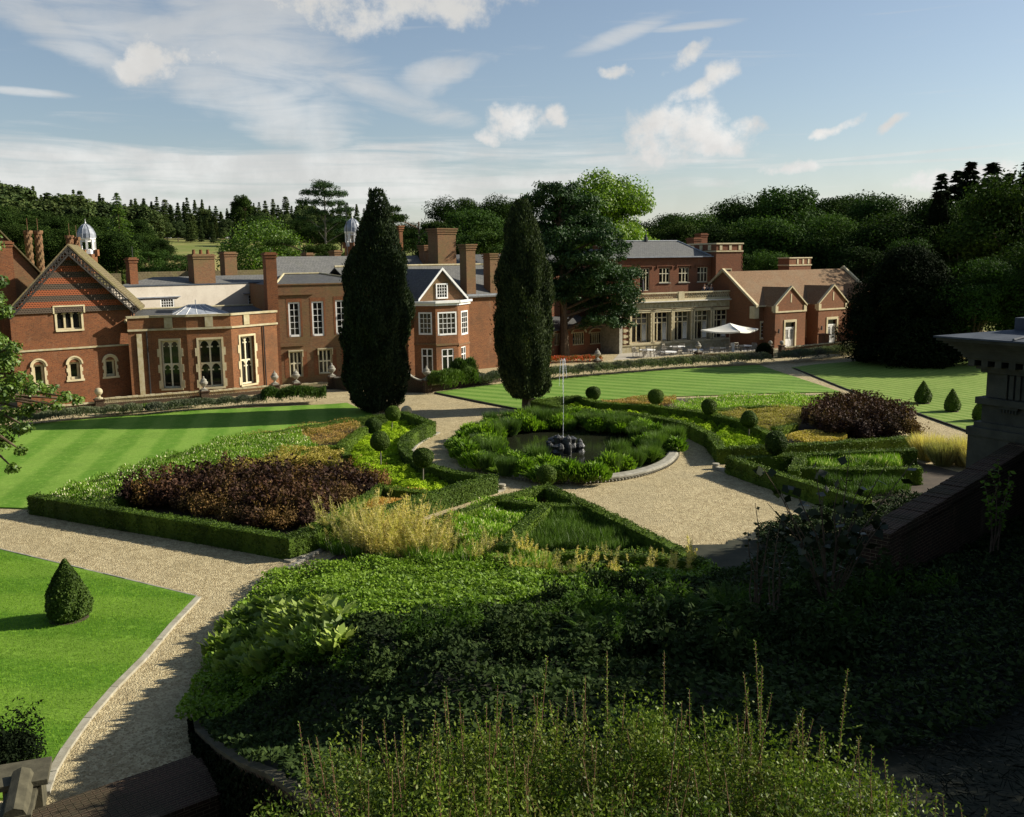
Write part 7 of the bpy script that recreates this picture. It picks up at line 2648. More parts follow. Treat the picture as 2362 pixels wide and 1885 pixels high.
# prototypes of the woods
far_con = [conifer_tree("spruce", 71, 18, 8.5, M['conifer'], 24, 1.05, 0, 0.2, 0.6), conifer_tree("spruce", 72, 18, 10.5, M['conifer'], 22, 1.1, 0, 0.15, 0.5), conifer_tree("spruce", 73, 18, 7.5, M['conifer'], 26, 1.0, 0, 0.25, 0.65), broad_tree("forest_tree", 74, 18, 12, M['conifer'], 44, 320, 0.8, 0.05)]
brd = [broad_tree("broadleaf_tree", 81, 16, 12, M['broad'], 50, 420, 0.37), broad_tree("broadleaf_tree", 82, 16, 11, M['broad_dark'], 50, 420, 0.37), broad_tree("broadleaf_tree", 83, 16, 13, M['broad_dark'], 54, 420, 0.38), broad_tree("broadleaf_tree", 84, 16, 10, M['broad'], 44, 420, 0.35, 0.15)]
used_t = {}
def again(root):
    if root.name in used_t:
        return copy_tree(root)
    used_t[root.name] = 1
    return root
rt = np.random.default_rng(77)
def sky_y(tab, x):
    xs, ys = zip(*tab)
    return float(np.interp(x, xs, ys))
sky_left = [(-200, 430), (22, 425), (45, 448), (68, 433), (86, 450), (104, 437), (130, 458), (148, 449), (175, 443), (200, 466), (216, 455), (240, 462), (300, 470), (318, 457), (350, 460), (381, 468), (413, 464), (466, 470), (520, 480), (560, 470), (608, 468), (665, 466), (720, 472), (800, 480), (870, 490), (950, 497)]
n_ = 0
for row, (Y0, dy, step) in enumerate(((425, -3, 15), (400, 8, 17), (376, 22, 20), (354, 40, 26))):
    px = -60 + row * 9
    while px < 900 - row * 40:
        q = px + rt.uniform(-5, 5)
        r_ = again(far_con[rt.choice(4, p=[0.4, 0.1, 0.5, 0.0] if row == 0 else [0.32, 0.2, 0.3, 0.18])])
        stand(r_, q, sky_y(sky_left, q) + dy + (rt.uniform(-14, 12) if row == 0 else rt.uniform(-4, 10)), Y0 + rt.uniform(-10, 10), 18, ("dark spruce on the skyline of the far wood beyond the field", "spruce in the middle of the far wood beyond the field", "spruce in the nearer half of the far wood beyond the field", "spruce at the field edge of the far wood")[row], "conifer", ("skyline spruces of the far wood", "inner spruces of the far wood", "nearer spruces of the far wood", "edge spruces of the far wood")[row], rt.uniform(0.55, 0.8) if row == 0 else rt.uniform(0.8, 1.15), rt.uniform(0, 6.28))
        px += step
        n_ += 1
# nearer wood on the left
for (px, yt, Y) in ((-60, 440, 230), (-20, 432, 240), (10, 428, 232), (45, 452, 225), (72, 436, 235), (108, 440, 245), (135, 460, 228), (160, 452, 240), (185, 450, 236), (215, 462, 250), (240, 470, 244), (300, 478, 250), (330, 472, 255), (0, 480, 200), (80, 490, 195), (160, 500, 198), (215, 505, 205), (310, 510, 215), (-40, 470, 215), (25, 462, 222), (60, 468, 218), (95, 466, 216), (125, 474, 212), (148, 470, 220), (178, 476, 214), (200, 478, 218), (232, 476, 222), (285, 474, 230), (318, 476, 228), (40, 520, 175), (85, 525, 178), (165, 530, 180), (225, 535, 176), (300, 545, 190), (262, 540, 176), (40, 500, 190), (120, 505, 185), (-20, 490, 180), (330, 540, 210), (365, 555, 200)):
    r_ = again(far_con[rt.integers(0, 4)]) if yt < 480 else again(brd[1])
    stand(r_, px, yt, Y, 18 if yt < 480 else 16, "tall spruce of the nearer wood behind the twisted chimneys" if yt < 480 else "dark broadleaf tree under the nearer spruces at the left", "tree", "nearer spruces on the left" if yt < 480 else "dark broadleaf trees under the left spruces", rt.uniform(1.0, 1.3), rt.uniform(0, 6.28))
big = conifer_tree("larch", 74, 20, 10.5, M['oak'], 30, 0.5, 0, 0.5)
stand(big, 268, 437, 185, 20, "large brownish green larch behind the white cupola", "conifer", None, 1.05)
# field edge trees
lm = broad_tree("ash_tree", 85, 12, 11, M['broad_lime'], 46, 330, 0.34, 0.1)
stand(lm, 604, 518, 150, 12, "bright green round tree in front of the dry field", "tree", None, 1.0)
for (px, yt, Y, lb) in ((410, 582, 165, "low dark thicket at the left of the dry field"), (450, 590, 170, "rounded bush in the dry field left of the stack"), (350, 575, 175, "dark bush under the larch")):
    stand(again(brd[3]), px, yt, Y, 16, lb, "bush", None, 1.6, px)
cl = broad_tree("clump_tree", 86, 16, 8, M['broad_dark'], 40, 300, 0.5, 0.1)
stand(cl, 556, 447, 395, 16, "tall rounded tree rising above the far wood", "tree", None, 0.9)
pl_ = [(0, 0, 19.3, 2.6, 2.6, 0.7), (-1.8, 0.5, 18.0, 2.6, 2.2, 0.6), (2.0, -0.5, 17.6, 2.8, 2.2, 0.6), (-2.6, -0.6, 16.2, 2.2, 2.0, 0.5), (1.2, 0.8, 16.0, 2.6, 2.0, 0.5), (3.4, 0, 14.6, 2.4, 1.9, 0.5), (-1.0, 0.4, 14.2, 2.2, 1.8, 0.5), (3.0, 0.4, 12.6, 2.6, 1.8, 0.5), (-3.2, 0, 13.0, 2.0, 1.6, 0.5), (4.4, -0.3, 10.8, 2.4, 1.8, 0.5), (-1.6, 0.2, 11.2, 1.8, 1.5, 0.4)]
sp = plate_tree("scots_pine", 91, 20, pl_, M['pine'], 0.34, 420, 0.28, (0.2, 0), 'bark_grey')
stand(sp, 745, 417, 190, 20, "tall bare trunked pine with flat plates above the roofs", "pine tree")
rng = np.random.default_rng(14)
cedar = [(rng.uniform(-6, 6), rng.uniform(-3, 3), 3 + 9 * (i / 14) + rng.uniform(-0.4, 0.4), 4.2 - 2.2 * i / 14, 2.6, 0.4) for i in range(15)]
cd = plate_tree("cedar", 92, 12.5, cedar, M['broad_dark'], 0.36, 360, 0.35)
stand(cd, 700, 552, 140, 12.5, "low spreading cedar behind the sash window house", "cedar tree", None, 1.05)
stand(copy_tree(cd), 965, 497, 165, 12.5, "dark spreading cedar between cypress and tall brick stack", "cedar tree", None, 0.8, 1.0)
stand(copy_tree(cd), 905, 478, 190, 12.5, "small dark pine showing right of the left cypress top", "pine tree", None, 0.55, 2.1)
for (px, yt, Y, k, lb) in ((590, 500, 330, 1, "dark tree at the right end of the dry field, leftmost"), (640, 512, 300, 2, "dark tree right of the bright green round tree"), (690, 505, 320, 1, "dark tree under the tall pine, left of its trunk"), (735, 515, 300, 2, "dark tree at the foot of the tall pine"), (785, 500, 310, 1, "dark tree right of the tall pine"), (825, 505, 290, 2, "dark tree behind the left cypress"), (880, 510, 280, 1, "dark tree between the left cypress and the tall stack"), (930, 515, 270, 2, "dark tree left of the tall brick stack")):
    stand(again(brd[k]), px, yt, Y, 16, lb, "tree", None, 1.5, px)
# middle trees
for (px, yt, Y, k, w_, lb) in ((1040, 458, 230, 2, 0.9, "dark skyline tree above the tall brick stack, first of its row"), (1080, 463, 235, 1, 0.8, "dark skyline tree between the stack and right cypress"), (1130, 455, 228, 2, 0.9, "dark skyline tree touching the right cypress, tallest of its row"), (1182, 470, 232, 1, 0.9, "dark skyline tree behind the right cypress"),
                               (1075, 487, 150, 0, 1.15, "large mid green tree behind the slate roof"), (1130, 520, 145, 3, 1.1, "green tree between stacks and right cypress"), (1010, 540, 160, 1, 1.0, "dark tree behind the tall brick stack")):
    stand(again(brd[k]), px, yt, Y, 16, lb, "tree", None, w_, px * 0.1)
pt_ = broad_tree("plane_tree", 87, 22, 14, M['broad_lime'], 110, 520, 0.42, 0.12, 0.5)
stand(pt_, 1392, 392, 128, 22, "bright lime green plane tree glowing behind the pine", "tree", None, 0.95, 0.4)
# the pine by the hall
x, y = G(1302, 824)
k_ = y / FOC
pp = []
for (px, py, rx, ry_) in ((1290, 435, 45, 0.9), (1250, 455, 40, 0.9), (1330, 460, 50, 0.9), (1275, 490, 60, 1.0), (1345, 505, 55, 1.0), (1250, 520, 40, 0.9), (1310, 540, 65, 1.0), (1375, 545, 45, 0.9), (1270, 570, 50, 0.9), (1350, 590, 60, 1.0), (1400, 570, 40, 0.8), (1290, 615, 55, 0.9),
                          (1380, 630, 60, 1.0), (1425, 625, 45, 0.8), (1320, 655, 60, 0.9), (1400, 665, 60, 1.0), (1440, 680, 35, 0.8), (1350, 700, 55, 0.9), (1410, 710, 50, 0.9), (1290, 680, 35, 0.8), (1425, 745, 30, 0.7), (1370, 735, 40, 0.8), (1260, 640, 30, 0.8)):
    zc = AT(px, py, y)[2]
    pp.append(((px - 1302) * k_ * 1.02, rng.uniform(-2.0, 2.0), zc, rx * k_ * 0.95, rx * k_ * 0.8, ry_))
hp = plate_tree("pine", 93, 17.5, pp, M['pine'], 0.32, 560, 0.42, (-0.4, 0), 'bark', 9.0)
hp.location = (x, y, 0)
tag(hp, "large dense dark green pine between the right cypress and the hall", "pine tree")
hp.scale = (1.06, 1.06, 1.0)
# woods on the right
sky_right = [(1480, 512), (1500, 503), (1544, 492), (1590, 497), (1620, 482), (1650, 490), (1676, 475), (1700, 458), (1740, 452), (1790, 440), (1816, 436), (1860, 450), (1885, 465), (1929, 456), (1960, 462), (1985, 448), (2041, 455), (2090, 462), (2115, 490), (2140, 470)]
px = 1470
i = 0
while px < 2130:
    stand(again(brd[rt.choice([1, 2, 2, 0])]), px, sky_y(sky_right, px) + rt.uniform(0, 7), 185 + rt.uniform(-14, 14), 16, "dark broadleaf tree on the skyline of the wood behind the gabled wing", "tree", "skyline trees behind the gabled wing", rt.uniform(0.85, 1.15), rt.uniform(0, 6.28))
    px += rt.uniform(34, 48)
for (px, yt, Y, k, w_) in ((1500, 525, 160, 2, 1), (1560, 520, 158, 1, 1), (1640, 530, 150, 1, 1), (1700, 515, 152, 2, 1.1), (1755, 505, 148, 0, 1.0), (1810, 520, 145, 3, 1.1), (1865, 515, 150, 2, 1.0), (1905, 500, 146, 0, 0.9), (1950, 520, 140, 2, 1.0), (2010, 500, 142, 2, 1.1), (2070, 510, 138, 1, 1.1), (1730, 575, 132, 3, 1.0), (1775, 585, 130, 0, 1.0), (1680, 585, 132, 1, 1.0), (1990, 575, 128, 1, 1.0)):
    stand(again(brd[k]), px, yt, Y, 16, "broadleaf tree filling the wood behind the gabled wing, below the skyline", "tree", "inner trees behind the gabled wing", w_ * rt.uniform(0.95, 1.15), px * 0.3)
rc = [conifer_tree("fir", 75, 20, 8.0, M['fir'], 36, 0.85, 0, 0.3, 0.72), conifer_tree("fir", 76, 20, 9.5, M['fir'], 34, 0.9, 0, 0.3, 0.72)]
for i, (px, yt, Y, lb) in enumerate(((2174, 394, 158, "dark pointed fir furthest left of the skyline firs on the right"), (2211, 386, 162, "slim dark fir, second of the skyline firs on the right"), (2241, 366, 156, "tall dark fir, tallest pair of the right skyline, left one"), (2291, 366, 154, "tall dark fir, tallest pair of the right skyline, right one"), (2330, 392, 160, "dark fir low between the tall pair and the cedar at the edge"), (2380, 352, 150, "huge dark fir cut by the right edge"))):
    stand(again(rc[i % 2]), px, yt, Y, 20, lb, "fir tree", "skyline firs on the right", 1.1, px)
for i, (px, yt, Y, k, w_, lb) in enumerate(((2150, 470, 140, 1, 0.75, "dark tree left of the columnar tree on the right"), (2285, 450, 136, 0, 1.0, "sunlit broadleaf tree under the tall firs on the right"), (2345, 470, 128, 2, 1.0, "dark broadleaf tree at the right edge under the firs"), (2215, 520, 128, 2, 0.95, "dark tree right of the columnar tree on the right"), (2380, 560, 92, 2, 1.0, "dark tree at the right edge above the temple"), (2100, 555, 100, 0, 0.75, "bushy tree peeping over the great yew, left part"), (2255, 602, 84, 0, 0.95, "sunlit bushy tree behind the great yew, right part"), (2330, 640, 86, 2, 1.1, "dark tree between the bushy tree and the temple roof"), (2440, 560, 84, 1, 1.2, "dark tree beyond the right edge"), (2200, 468, 150, 2, 0.8, "dark rounded tree just under the left firs of the right skyline"), (2330, 455, 140, 1, 1.0, "tall dark tree under the tallest firs"), (2260, 462, 146, 2, 0.8, "dark tree between the two fir pairs"), (2385, 400, 120, 2, 1.0, "tall dark tree cut by the right edge of the view"))):
    stand(again(brd[k]), px, yt, Y, 16, lb, "tree", None, w_, px)
ct = column_tree("columnar_tree", 63, [(0.3, 1.0), (2, 1.5), (6, 1.7), (10, 1.5), (13, 0.9), (14.6, 0.1)], M['yew'], 26000, 0.30)
stand(ct, 2168, 446, 132, 14.6, "dark columnar conifer above the great yew on the right", "conifer", None, 1.0)
def yew_mound(name, seed, n, prof_r, h, leaf, mat):
    rng = np.random.default_rng(seed)
    nc = 240
    a = rng.uniform(0, 6.283, nc)
    f = rng.uniform(0, 1, nc) ** 1.15
    rr = prof_r * np.sqrt(np.clip(1 - (f * 0.98) ** 1.7, 0, 1)) * rng.uniform(0.5, 1.0, nc)
    cen = np.stack([rr * np.cos(a), rr * np.sin(a), f * h * 0.9 + 0.5], 1)
    rad = rng.uniform(0.5, 1.45, nc)[:, None] * np.array([1, 1, 0.9])
    pos, nrm = blob_leaves(rng, cen, rad, n // nc, 0.5)
    pos[:, 2] = np.maximum(pos[:, 2], 0.05)
    root = bpy.data.objects.new(name, None)
    COL.objects.link(root)
    link("crown", leafy(name, rng, pos, nrm, leaf, 0.45, mat, 0.6), root)
    link("trunk", trunk_mb(h * 0.7, 0.35, 0.1).mesh("trunk", M['bark']), root)
    return root
yw = yew_mound("yew", 64, 100000, 4.8, 10.2, 0.24, M['yew'])
x, y = G(2085, 838)
yw.location = (x, y, 0)
yw.scale = (1.12, 1.12, 1.0)
tag(yw, "huge black green yew standing at the end of the gabled wing", "yew tree")
y2 = copy_tree(yw)
x, y = G(2155, 836)
y2.location = (x, y + 2, 0)
y2.scale = (0.75, 0.75, 0.75)
y2["label"] = "lower black green yew merging with the huge yew on its right"
# oak at the left edge
def edge_oak():
    rng = np.random.default_rng(65)
    root = bpy.data.objects.new("oak_tree", None)
    COL.objects.link(root)
    Y = 33.0
    X0 = AT(-190, 800, Y)[0]
    cen, limbs = [], []
    for (px, py, r) in ((-130, 620, 1.6), (-160, 760, 1.9), (-80, 700, 1.3), (-60, 840, 1.5), (-100, 930, 1.4), (-20, 790, 0.75), (15, 830, 0.7), (10, 900, 0.85), (45, 875, 0.55), (80, 895, 0.5), (115, 900, 0.42), (150, 915, 0.36), (178, 922, 0.28), (60, 945, 0.45), (15, 960, 0.7), (40, 990, 0.5), (10, 1020, 0.5), (50, 1040, 0.3), (-20, 1000, 0.9), (0, 650, 0.4), (12, 720, 0.45), (-15, 690, 0.6), (30, 800, 0.4), (95, 935, 0.3), (130, 935, 0.26), (30, 1080, 0.25), (-40, 560, 0.9), (60, 985, 0.3)):
        p = AT(px, py, Y + rng.uniform(-1.2, 1.2))
        cen.append((p[0] - X0, p[1] - Y, p[2]))
        limbs.append(([(0.0, 0, 5.0 if py < 800 else 4.0), ((p[0] - X0) * 0.5, 0, (p[2] + 5.2) / 2 + 0.3), (p[0] - X0, p[1] - Y, p[2])], [0.16, 0.09, 0.02]))
    rad = np.array([[0.62, 1.0, 0.55], ] * len(cen)) * np.array([[max(0.35, {True: 1.0}[True] * v)] for v in [1.6, 1.9, 1.3, 1.5, 1.4, 0.75, 0.7, 0.85, 0.55, 0.5, 0.42, 0.36, 0.28, 0.45, 0.7, 0.5, 0.5, 0.3, 0.9, 0.4, 0.45, 0.6, 0.4, 0.3, 0.26, 0.25, 0.9, 0.3]])
    P, N = [], []
    for c, r in zip(cen, rad):
        m = int(420 * (r[0] / 0.5) ** 1.6)
        a, b = blob_leaves(rng, [c], [r], m, 0.2)
        P.append(a)
        N.append(b)
    P, N = np.vstack(P), np.vstack(N)
    link("crown", leafy("oak_crown", rng, P, N + np.array([0, 0, 0.5]), 0.17, 0.55, M['oak'], 0.6), root)
    link("trunk", trunk_mb(8.5, 0.42, 0.15, (0, 0), limbs).mesh("trunk", M['bark']), root)
    root.location = (X0, Y, 0)
    tag(root, "oak reaching leafy branches into the left edge over the lawn", "oak tree")
edge_oak()
# ------------------------------------------------------------------ temple corner and the brick wall
def build_temple():
    x, y, _ = AT(2276, 880, 28.0)
    F = Facade(Vector((x, y, 0)), Vector((x + 0.49, y - 0.87, 0)))
    t = thing("temple", "dark stone temple corner with triglyph frieze and lead roof at the right edge", "temple", F.W(3, 0))
    Z = lambda py: F.uz(2276, py)[1]
    L, D = 9.0, 6.0
    def slab(mb, p, z0, z1):
        fbox(mb, F, -p, L + p, z0, z1, -D - p, p)
    mb = MB()
    slab(mb, 0.0, Z(915), Z(858))
    slab(mb, 0.06, Z(973), Z(931))
    slab(mb, 0.20, Z(931), Z(916))
    slab(mb, 0.12, Z(858), Z(850))
    slab(mb, 0.22, Z(850), Z(843))
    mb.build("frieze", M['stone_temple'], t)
    zt, zb = Z(858), Z(916)
    for k in range(8):
        mb = MB()
        u = 0.55 + k * 1.15
        for j in range(3):
            fbox(mb, F, u + 0.2 * j, u + 0.13 + 0.2 * j, zb + 0.02, zt - 0.03, -0.02, 0.07)
        fbox(mb, F, u - 0.02, u + 0.55, Z(937), Z(931) + 0.005, 0.0, 0.16)
        for j in range(6):
            p = F.W(u + 0.04 + 0.09 * j, Z(945), 0.13)
            mb.lathe([(0.032, 0), (0.022, Z(937) - Z(945))], p, 6)
        mb.build("triglyph", M['stone_temple'], t)
    mb = MB()
    for k in range(24):
        u = -0.35 + k * 0.42
        fbox(mb, F, u, u + 0.20, Z(843), Z(829), -0.1, 0.40)
    slab(mb, 0.40, Z(829), Z(824))
    # cornice in steps curving outwards
    for i in range(7):
        p0 = 0.48 + 0.52 * (i / 6) ** 1.5
        za, zb_ = Z(824) + (Z(779) - Z(824)) * i / 7, Z(824) + (Z(779) - Z(824)) * (i + 1) / 7
        slab(mb, p0, za, zb_)
    mb.build("cornice", M['stone_temple'], t)
    mb = MB()
    za = Z(779)
    a = [F.W(-1.06, za, 1.06), F.W(L + 1, za, 1.06), F.W(L + 1, za, -D - 1), F.W(-1.06, za, -D - 1)]
    b = [F.W(0.3, za + 0.22, -0.5), F.W(L, za + 0.22, -0.5), F.W(L, za + 0.22, -D + 0.5), F.W(0.3, za + 0.22, -D + 0.5)]
    mb.hexa([(p[0], p[1], p[2]) for p in a], [(p[0], p[1], p[2] + 0.05) for p in a])
    mb.hexa([(p[0], p[1], p[2] + 0.05) for p in a], b)
    fbox(mb, F, 0.35, L - 1, za + 0.18, Z(733), -D + 0.6, -0.6)
    for k in range(5):
        u = 1.4 + 1.6 * k
        mb.tube([F.W(u, za + 0.08, 1.0), F.W(u, za + 0.26, -0.5)], 0.04, 5)
    mb.build("lead_roof", M['lead_dark'], t)
    mb = MB()
    for (u, o) in ((0.25, -0.25),):
        p = F.W(u, 0, o)
    slab(mb, 0.34, Z(1004), Z(985))
    slab(mb, 0.20, Z(985), Z(973))
    fbox(mb, F, -0.30, L, -0.5, Z(1004), -D, 0.30)
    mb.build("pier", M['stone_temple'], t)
    place(t)
build_temple()
def build_brick_wall():
    n0, f0 = AT(2021, 1226, 20.0), AT(2366, 1018, 27.0)
    A, B = Vector((n0[0], n0[1], 0)), Vector((f0[0], f0[1], 0))
    F = Facade(A, B + (B - A) * 0.15)
    L = (B - A).length * 1.15
    zt = lambda u: n0[2] + (f0[2] - n0[2]) * u / (L / 1.15)
    t = thing("brick_wall", "dark mossy brick wall with brick on edge coping climbing towards the temple", "wall", F.W(L / 2, 0))
    hw = 0.30
    mb = MB()
    q = [F.W(0, 0, hw - 0.06), F.W(L, 0, hw - 0.06), F.W(L, 0, -hw + 0.06), F.W(0, 0, -hw + 0.06)]
    us = [0, L, L, 0]
    mb.hexa([(p[0], p[1], 0.0) for p in q], [(p[0], p[1], zt(u) - 0.22) for p, u in zip(q, us)])
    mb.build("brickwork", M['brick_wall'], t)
    mb = MB()
    n = int(L / 0.115)
    for i in range(n):
        a, b = L * i / n + 0.006, L * (i + 1) / n - 0.006
        j = random.uniform(-0.012, 0.012)
        za, zb = zt(a) + j, zt(b) + j
        q = [F.W(a, za - 0.22, hw), F.W(b, zb - 0.22, hw), F.W(b, zb - 0.22, -hw), F.W(a, za - 0.22, -hw)]
        mb.hexa(q, [(p[0], p[1], p[2] + 0.22) for p in q])
    mb.build("coping", M['brick_wall'], t)
    mb = MB()
    fbox(mb, F, -0.02, 0.62, 0.0, zt(0) - 0.23, -hw + 0.01, hw - 0.01)
    mb.build("pier", M['brick_wall'], t)
    place(t)
build_brick_wall()
# ------------------------------------------------------------------ retaining wall at the foot of the bank
def build_bank_wall():
    t = thing("retaining_wall", "curving dark retaining wall with a pale worn top at the foot of the bank", "wall", (*WALL_LINE[3][:2], 0))
    pts = [Vector((*p[:2], 0)) for p in WALL_LINE[1:]]
    fine = []
    for i in range(len(pts) - 1):
        for j in range(6):
            fine.append(pts[i].lerp(pts[i + 1], j / 6))
    mb, cp = MB(), MB()
    for i in range(len(fine) - 1):
        a, b = fine[i], fine[i + 1]
        za, zb = wall_at(a.y)[1] + 0.05, wall_at(b.y)[1] + 0.05
        d = (b - a).normalized()
        n = Vector((d.y, -d.x, 0))
        n = n if n.x < 0 else -n
        q = [a + n * 0.12, b + n * 0.12, b - n * 0.12, a - n * 0.12]
        z = [za, zb, zb, za]
        mb.hexa([(p.x, p.y, -0.05) for p in q], [(p.x, p.y, h - 0.05) for p, h in zip(q, z)])
        q = [a + n * 0.14, b + n * 0.14, b - n * 0.05, a - n * 0.05]
        cp.hexa([(p.x, p.y, h - 0.05) for p, h in zip(q, z)], [(p.x, p.y, h + 0.02) for p, h in zip(q, z)])
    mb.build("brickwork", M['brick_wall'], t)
    cp.build("coping", M['wall_top'], t)
    place(t)
    rng = np.random.default_rng(66)
    P, N = [], []
    for i in range(len(fine) - 1):
        a, b = fine[i], fine[i + 1]
        m = int(900 * (b - a).length)
        f = rng.uniform(0, 1, m)
        za = np.array([wall_at(a.y + (b.y - a.y) * k)[1] for k in f])
        d = (b - a).normalized()
        n = np.array([d.y, -d.x, 0]) if d.y < 0 and -d.x > 0 and d.y < 0 else np.array([d.y, -d.x, 0])
        n = n if n[0] < 0 else -n
        z = za * rng.uniform(0, 1, m) ** 0.8 - 0.02
        P.append(np.column_stack([a.x + (b.x - a.x) * f, a.y + (b.y - a.y) * f, z]) + n * (0.15 + 0.09 * rng.uniform(0, 1, m))[:, None])
        N.append(np.tile(n, (m, 1)))
    stuff(link("ivy", leafy("ivy", rng, np.vstack(P), np.vstack(N), 0.09, 0.7, M['yew'], 0.5)), "dark ivy added to darken the face of the curving retaining wall", "ivy")  # leaf sheet added so the wall face reads as shaded
build_bank_wall()
def lower_wall():
    a, b = G(60, 1950, 0.0), G(455, 1806, 0.0)
    A, B = Vector((*a, 0)), Vector((*b, 0))
    A, B = B + (A - B) * 1.0, B
    F = Facade(A, B)
    L = (B - A).length
    t = thing("boundary_wall", "low dark brick wall crossing the foot of the path at the bottom left", "wall", F.W(L / 2, 0))
    mb = MB()
    fbox(mb, F, -0.2, L + 0.3, 0, 0.45, -0.05, 1.5)
    mb.build("brickwork", M['brick_wall'], t)
    mb = MB()
    n = int(L / 0.12)
    for i in range(n):
        fbox(mb, F, L * i / n + 0.005, L * (i + 1) / n - 0.005, 0.45, 0.53, -0.10, 1.55)
    mb.build("coping", M['brick_wall'], t)
    place(t)
    p = G(55, 1795, 0.6)
    s = thing("stone_pier", "grey stone coped pier at the bottom left corner beside the path", "pier", (*p, 0), 0.35)
    mb = MB()
    mb.box((0, 0, 0), (0.62, 0.62, 0.62))
    mb.build("shaft", M['wall_top'], s)
    mb = MB()
    mb.box((0, 0, 0.62), (0.86, 0.86, 0.10))
    mb.box((0.0, -0.62, 0.45), (0.5, 1.4, 0.14))
    mb.tube([(0, -1.3, 0.55), (0, -0.1, 0.68)], 0.2, 8)
    mb.build("coping", M['wall_top'], s)
lower_wall()
# ------------------------------------------------------------------ planting on the bank
def bank_patch(name, label, cat, poly, n, hgt, leaf, asp, mat, seed, kind="leaf", lean=(0, 0), keep=None):
    rng = np.random.default_rng(seed)
    p = poly_points(rng, poly, n)
    if keep is not None:
        p = p[keep(p)]
    z = np.array([mound(a, b) for a, b in p])
    m = len(p)
    lump = 0.6 + 0.4 * np.sin(p[:, 0] * 2.3 + 1.3 * np.sin(p[:, 1] * 1.9)) * np.sin(p[:, 1] * 2.1 + p[:, 0])
    pos = np.stack([p[:, 0], p[:, 1], z + hgt * (0.35 + 0.65 * lump) * rng.uniform(0.3, 1.1, m) ** 0.6], 1)
    if kind == "leaf":
        nr = np.tile([0.25, 0.0, 1.0], (m, 1)) + rng.normal(0, 0.5, (m, 3))
        me = leafy(name, rng, pos, nr, leaf, asp, mat, 0.45)
    else:
        d = np.stack([rng.normal(lean[0], 0.6, m), rng.normal(lean[1], 0.5, m), rng.uniform(0.1, 0.7, m)], 1)
        me = blade_mesh(name, rng, pos, d, leaf * rng.uniform(0.5, 1.3, m), leaf * asp, mat)
    return stuff(link(name, me), label, cat)
lit = [(-6.9, 18.6), (-7.35, 21.3)] + [(KERB_X(y) - 0.25, y) for y in (22.5, 24, 25.5, 27, 28.5, 29.5)] + [ (-2.0, 30.2), (3.0, 30.6), (5.5, 30.0), (6.0, 27.0), (3.0, 23.0), (-1.0, 20.0), (-4.5, 18.0)]
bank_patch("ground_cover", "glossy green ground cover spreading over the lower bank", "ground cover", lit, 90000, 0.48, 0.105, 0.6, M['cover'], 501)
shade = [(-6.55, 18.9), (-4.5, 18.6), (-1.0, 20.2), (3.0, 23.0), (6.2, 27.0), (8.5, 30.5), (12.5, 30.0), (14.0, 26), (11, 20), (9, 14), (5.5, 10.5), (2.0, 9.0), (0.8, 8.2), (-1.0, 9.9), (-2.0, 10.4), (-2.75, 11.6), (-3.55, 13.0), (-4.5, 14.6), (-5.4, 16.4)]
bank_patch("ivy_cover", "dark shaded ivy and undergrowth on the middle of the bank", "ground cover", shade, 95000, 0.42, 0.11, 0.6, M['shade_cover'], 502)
bank_patch("juniper_cover", "dark feathery juniper carpet on the right of the bank", "ground cover", [(3.2, 5.0), (4.5, 12), (7.0, 19.0), (9.5, 25), (16, 27), (18, 12), (10, 2.5)], 110000, 0.40, 0.17, 0.07, M['juniper'], 503, "blade", (-0.7, -0.5))
bank_patch("foot_plants", "dark undergrowth below the brick wall", "undergrowth", [(8, 31), (13.5, 31), (18, 38), (12, 36), (8.5, 33)], 15000, 0.6, 0.16, 0.4, M['shade_cover'], 504)
def on_bank(px, py):
    r = sight(px, py)
    t = 3.0
    while t < 60:
        p = (r[0] * t, r[1] * t, EYE + r[2] * t)
        if p[2] < mound(p[0], p[1]):
            return p
        t += 0.05
    return p
bl = proto("elephant_ear", bigleaf_mesh("elephant_ear", 55, 0.42, 0.85, 90, 0.26, 0.72, M['bergenia']))
rng = np.random.default_rng(56)
bz = [on_bank(*p)[:2] for p in ((500, 1535), (545, 1455), (640, 1425), (760, 1430), (810, 1470), (790, 1525), (640, 1560), (520, 1570))]
scatter_plants(bl, spread_points(rng, bz, 0.55, 3000, 60), rng, "large leaved pale green perennial at the path corner of the bank", "plant", "large leaved perennials at the path corner", 0.85, 1.2, lambda x, y: mound(x, y) + 0.12)
# ferns
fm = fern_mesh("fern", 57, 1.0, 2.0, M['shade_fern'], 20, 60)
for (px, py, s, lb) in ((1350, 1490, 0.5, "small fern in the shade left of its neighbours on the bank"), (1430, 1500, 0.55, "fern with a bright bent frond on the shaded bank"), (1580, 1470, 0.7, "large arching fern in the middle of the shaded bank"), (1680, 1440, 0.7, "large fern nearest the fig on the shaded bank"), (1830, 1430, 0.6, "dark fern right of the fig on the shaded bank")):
    p = on_bank(px, py)
    o = proto("fern", fm)
    tag(o, lb, "fern", "ferns on the bank")
    o.location = (p[0], p[1], p[2] + 0.1)
    o.scale = (s, s, s)
    o.rotation_euler = (0, 0, px)
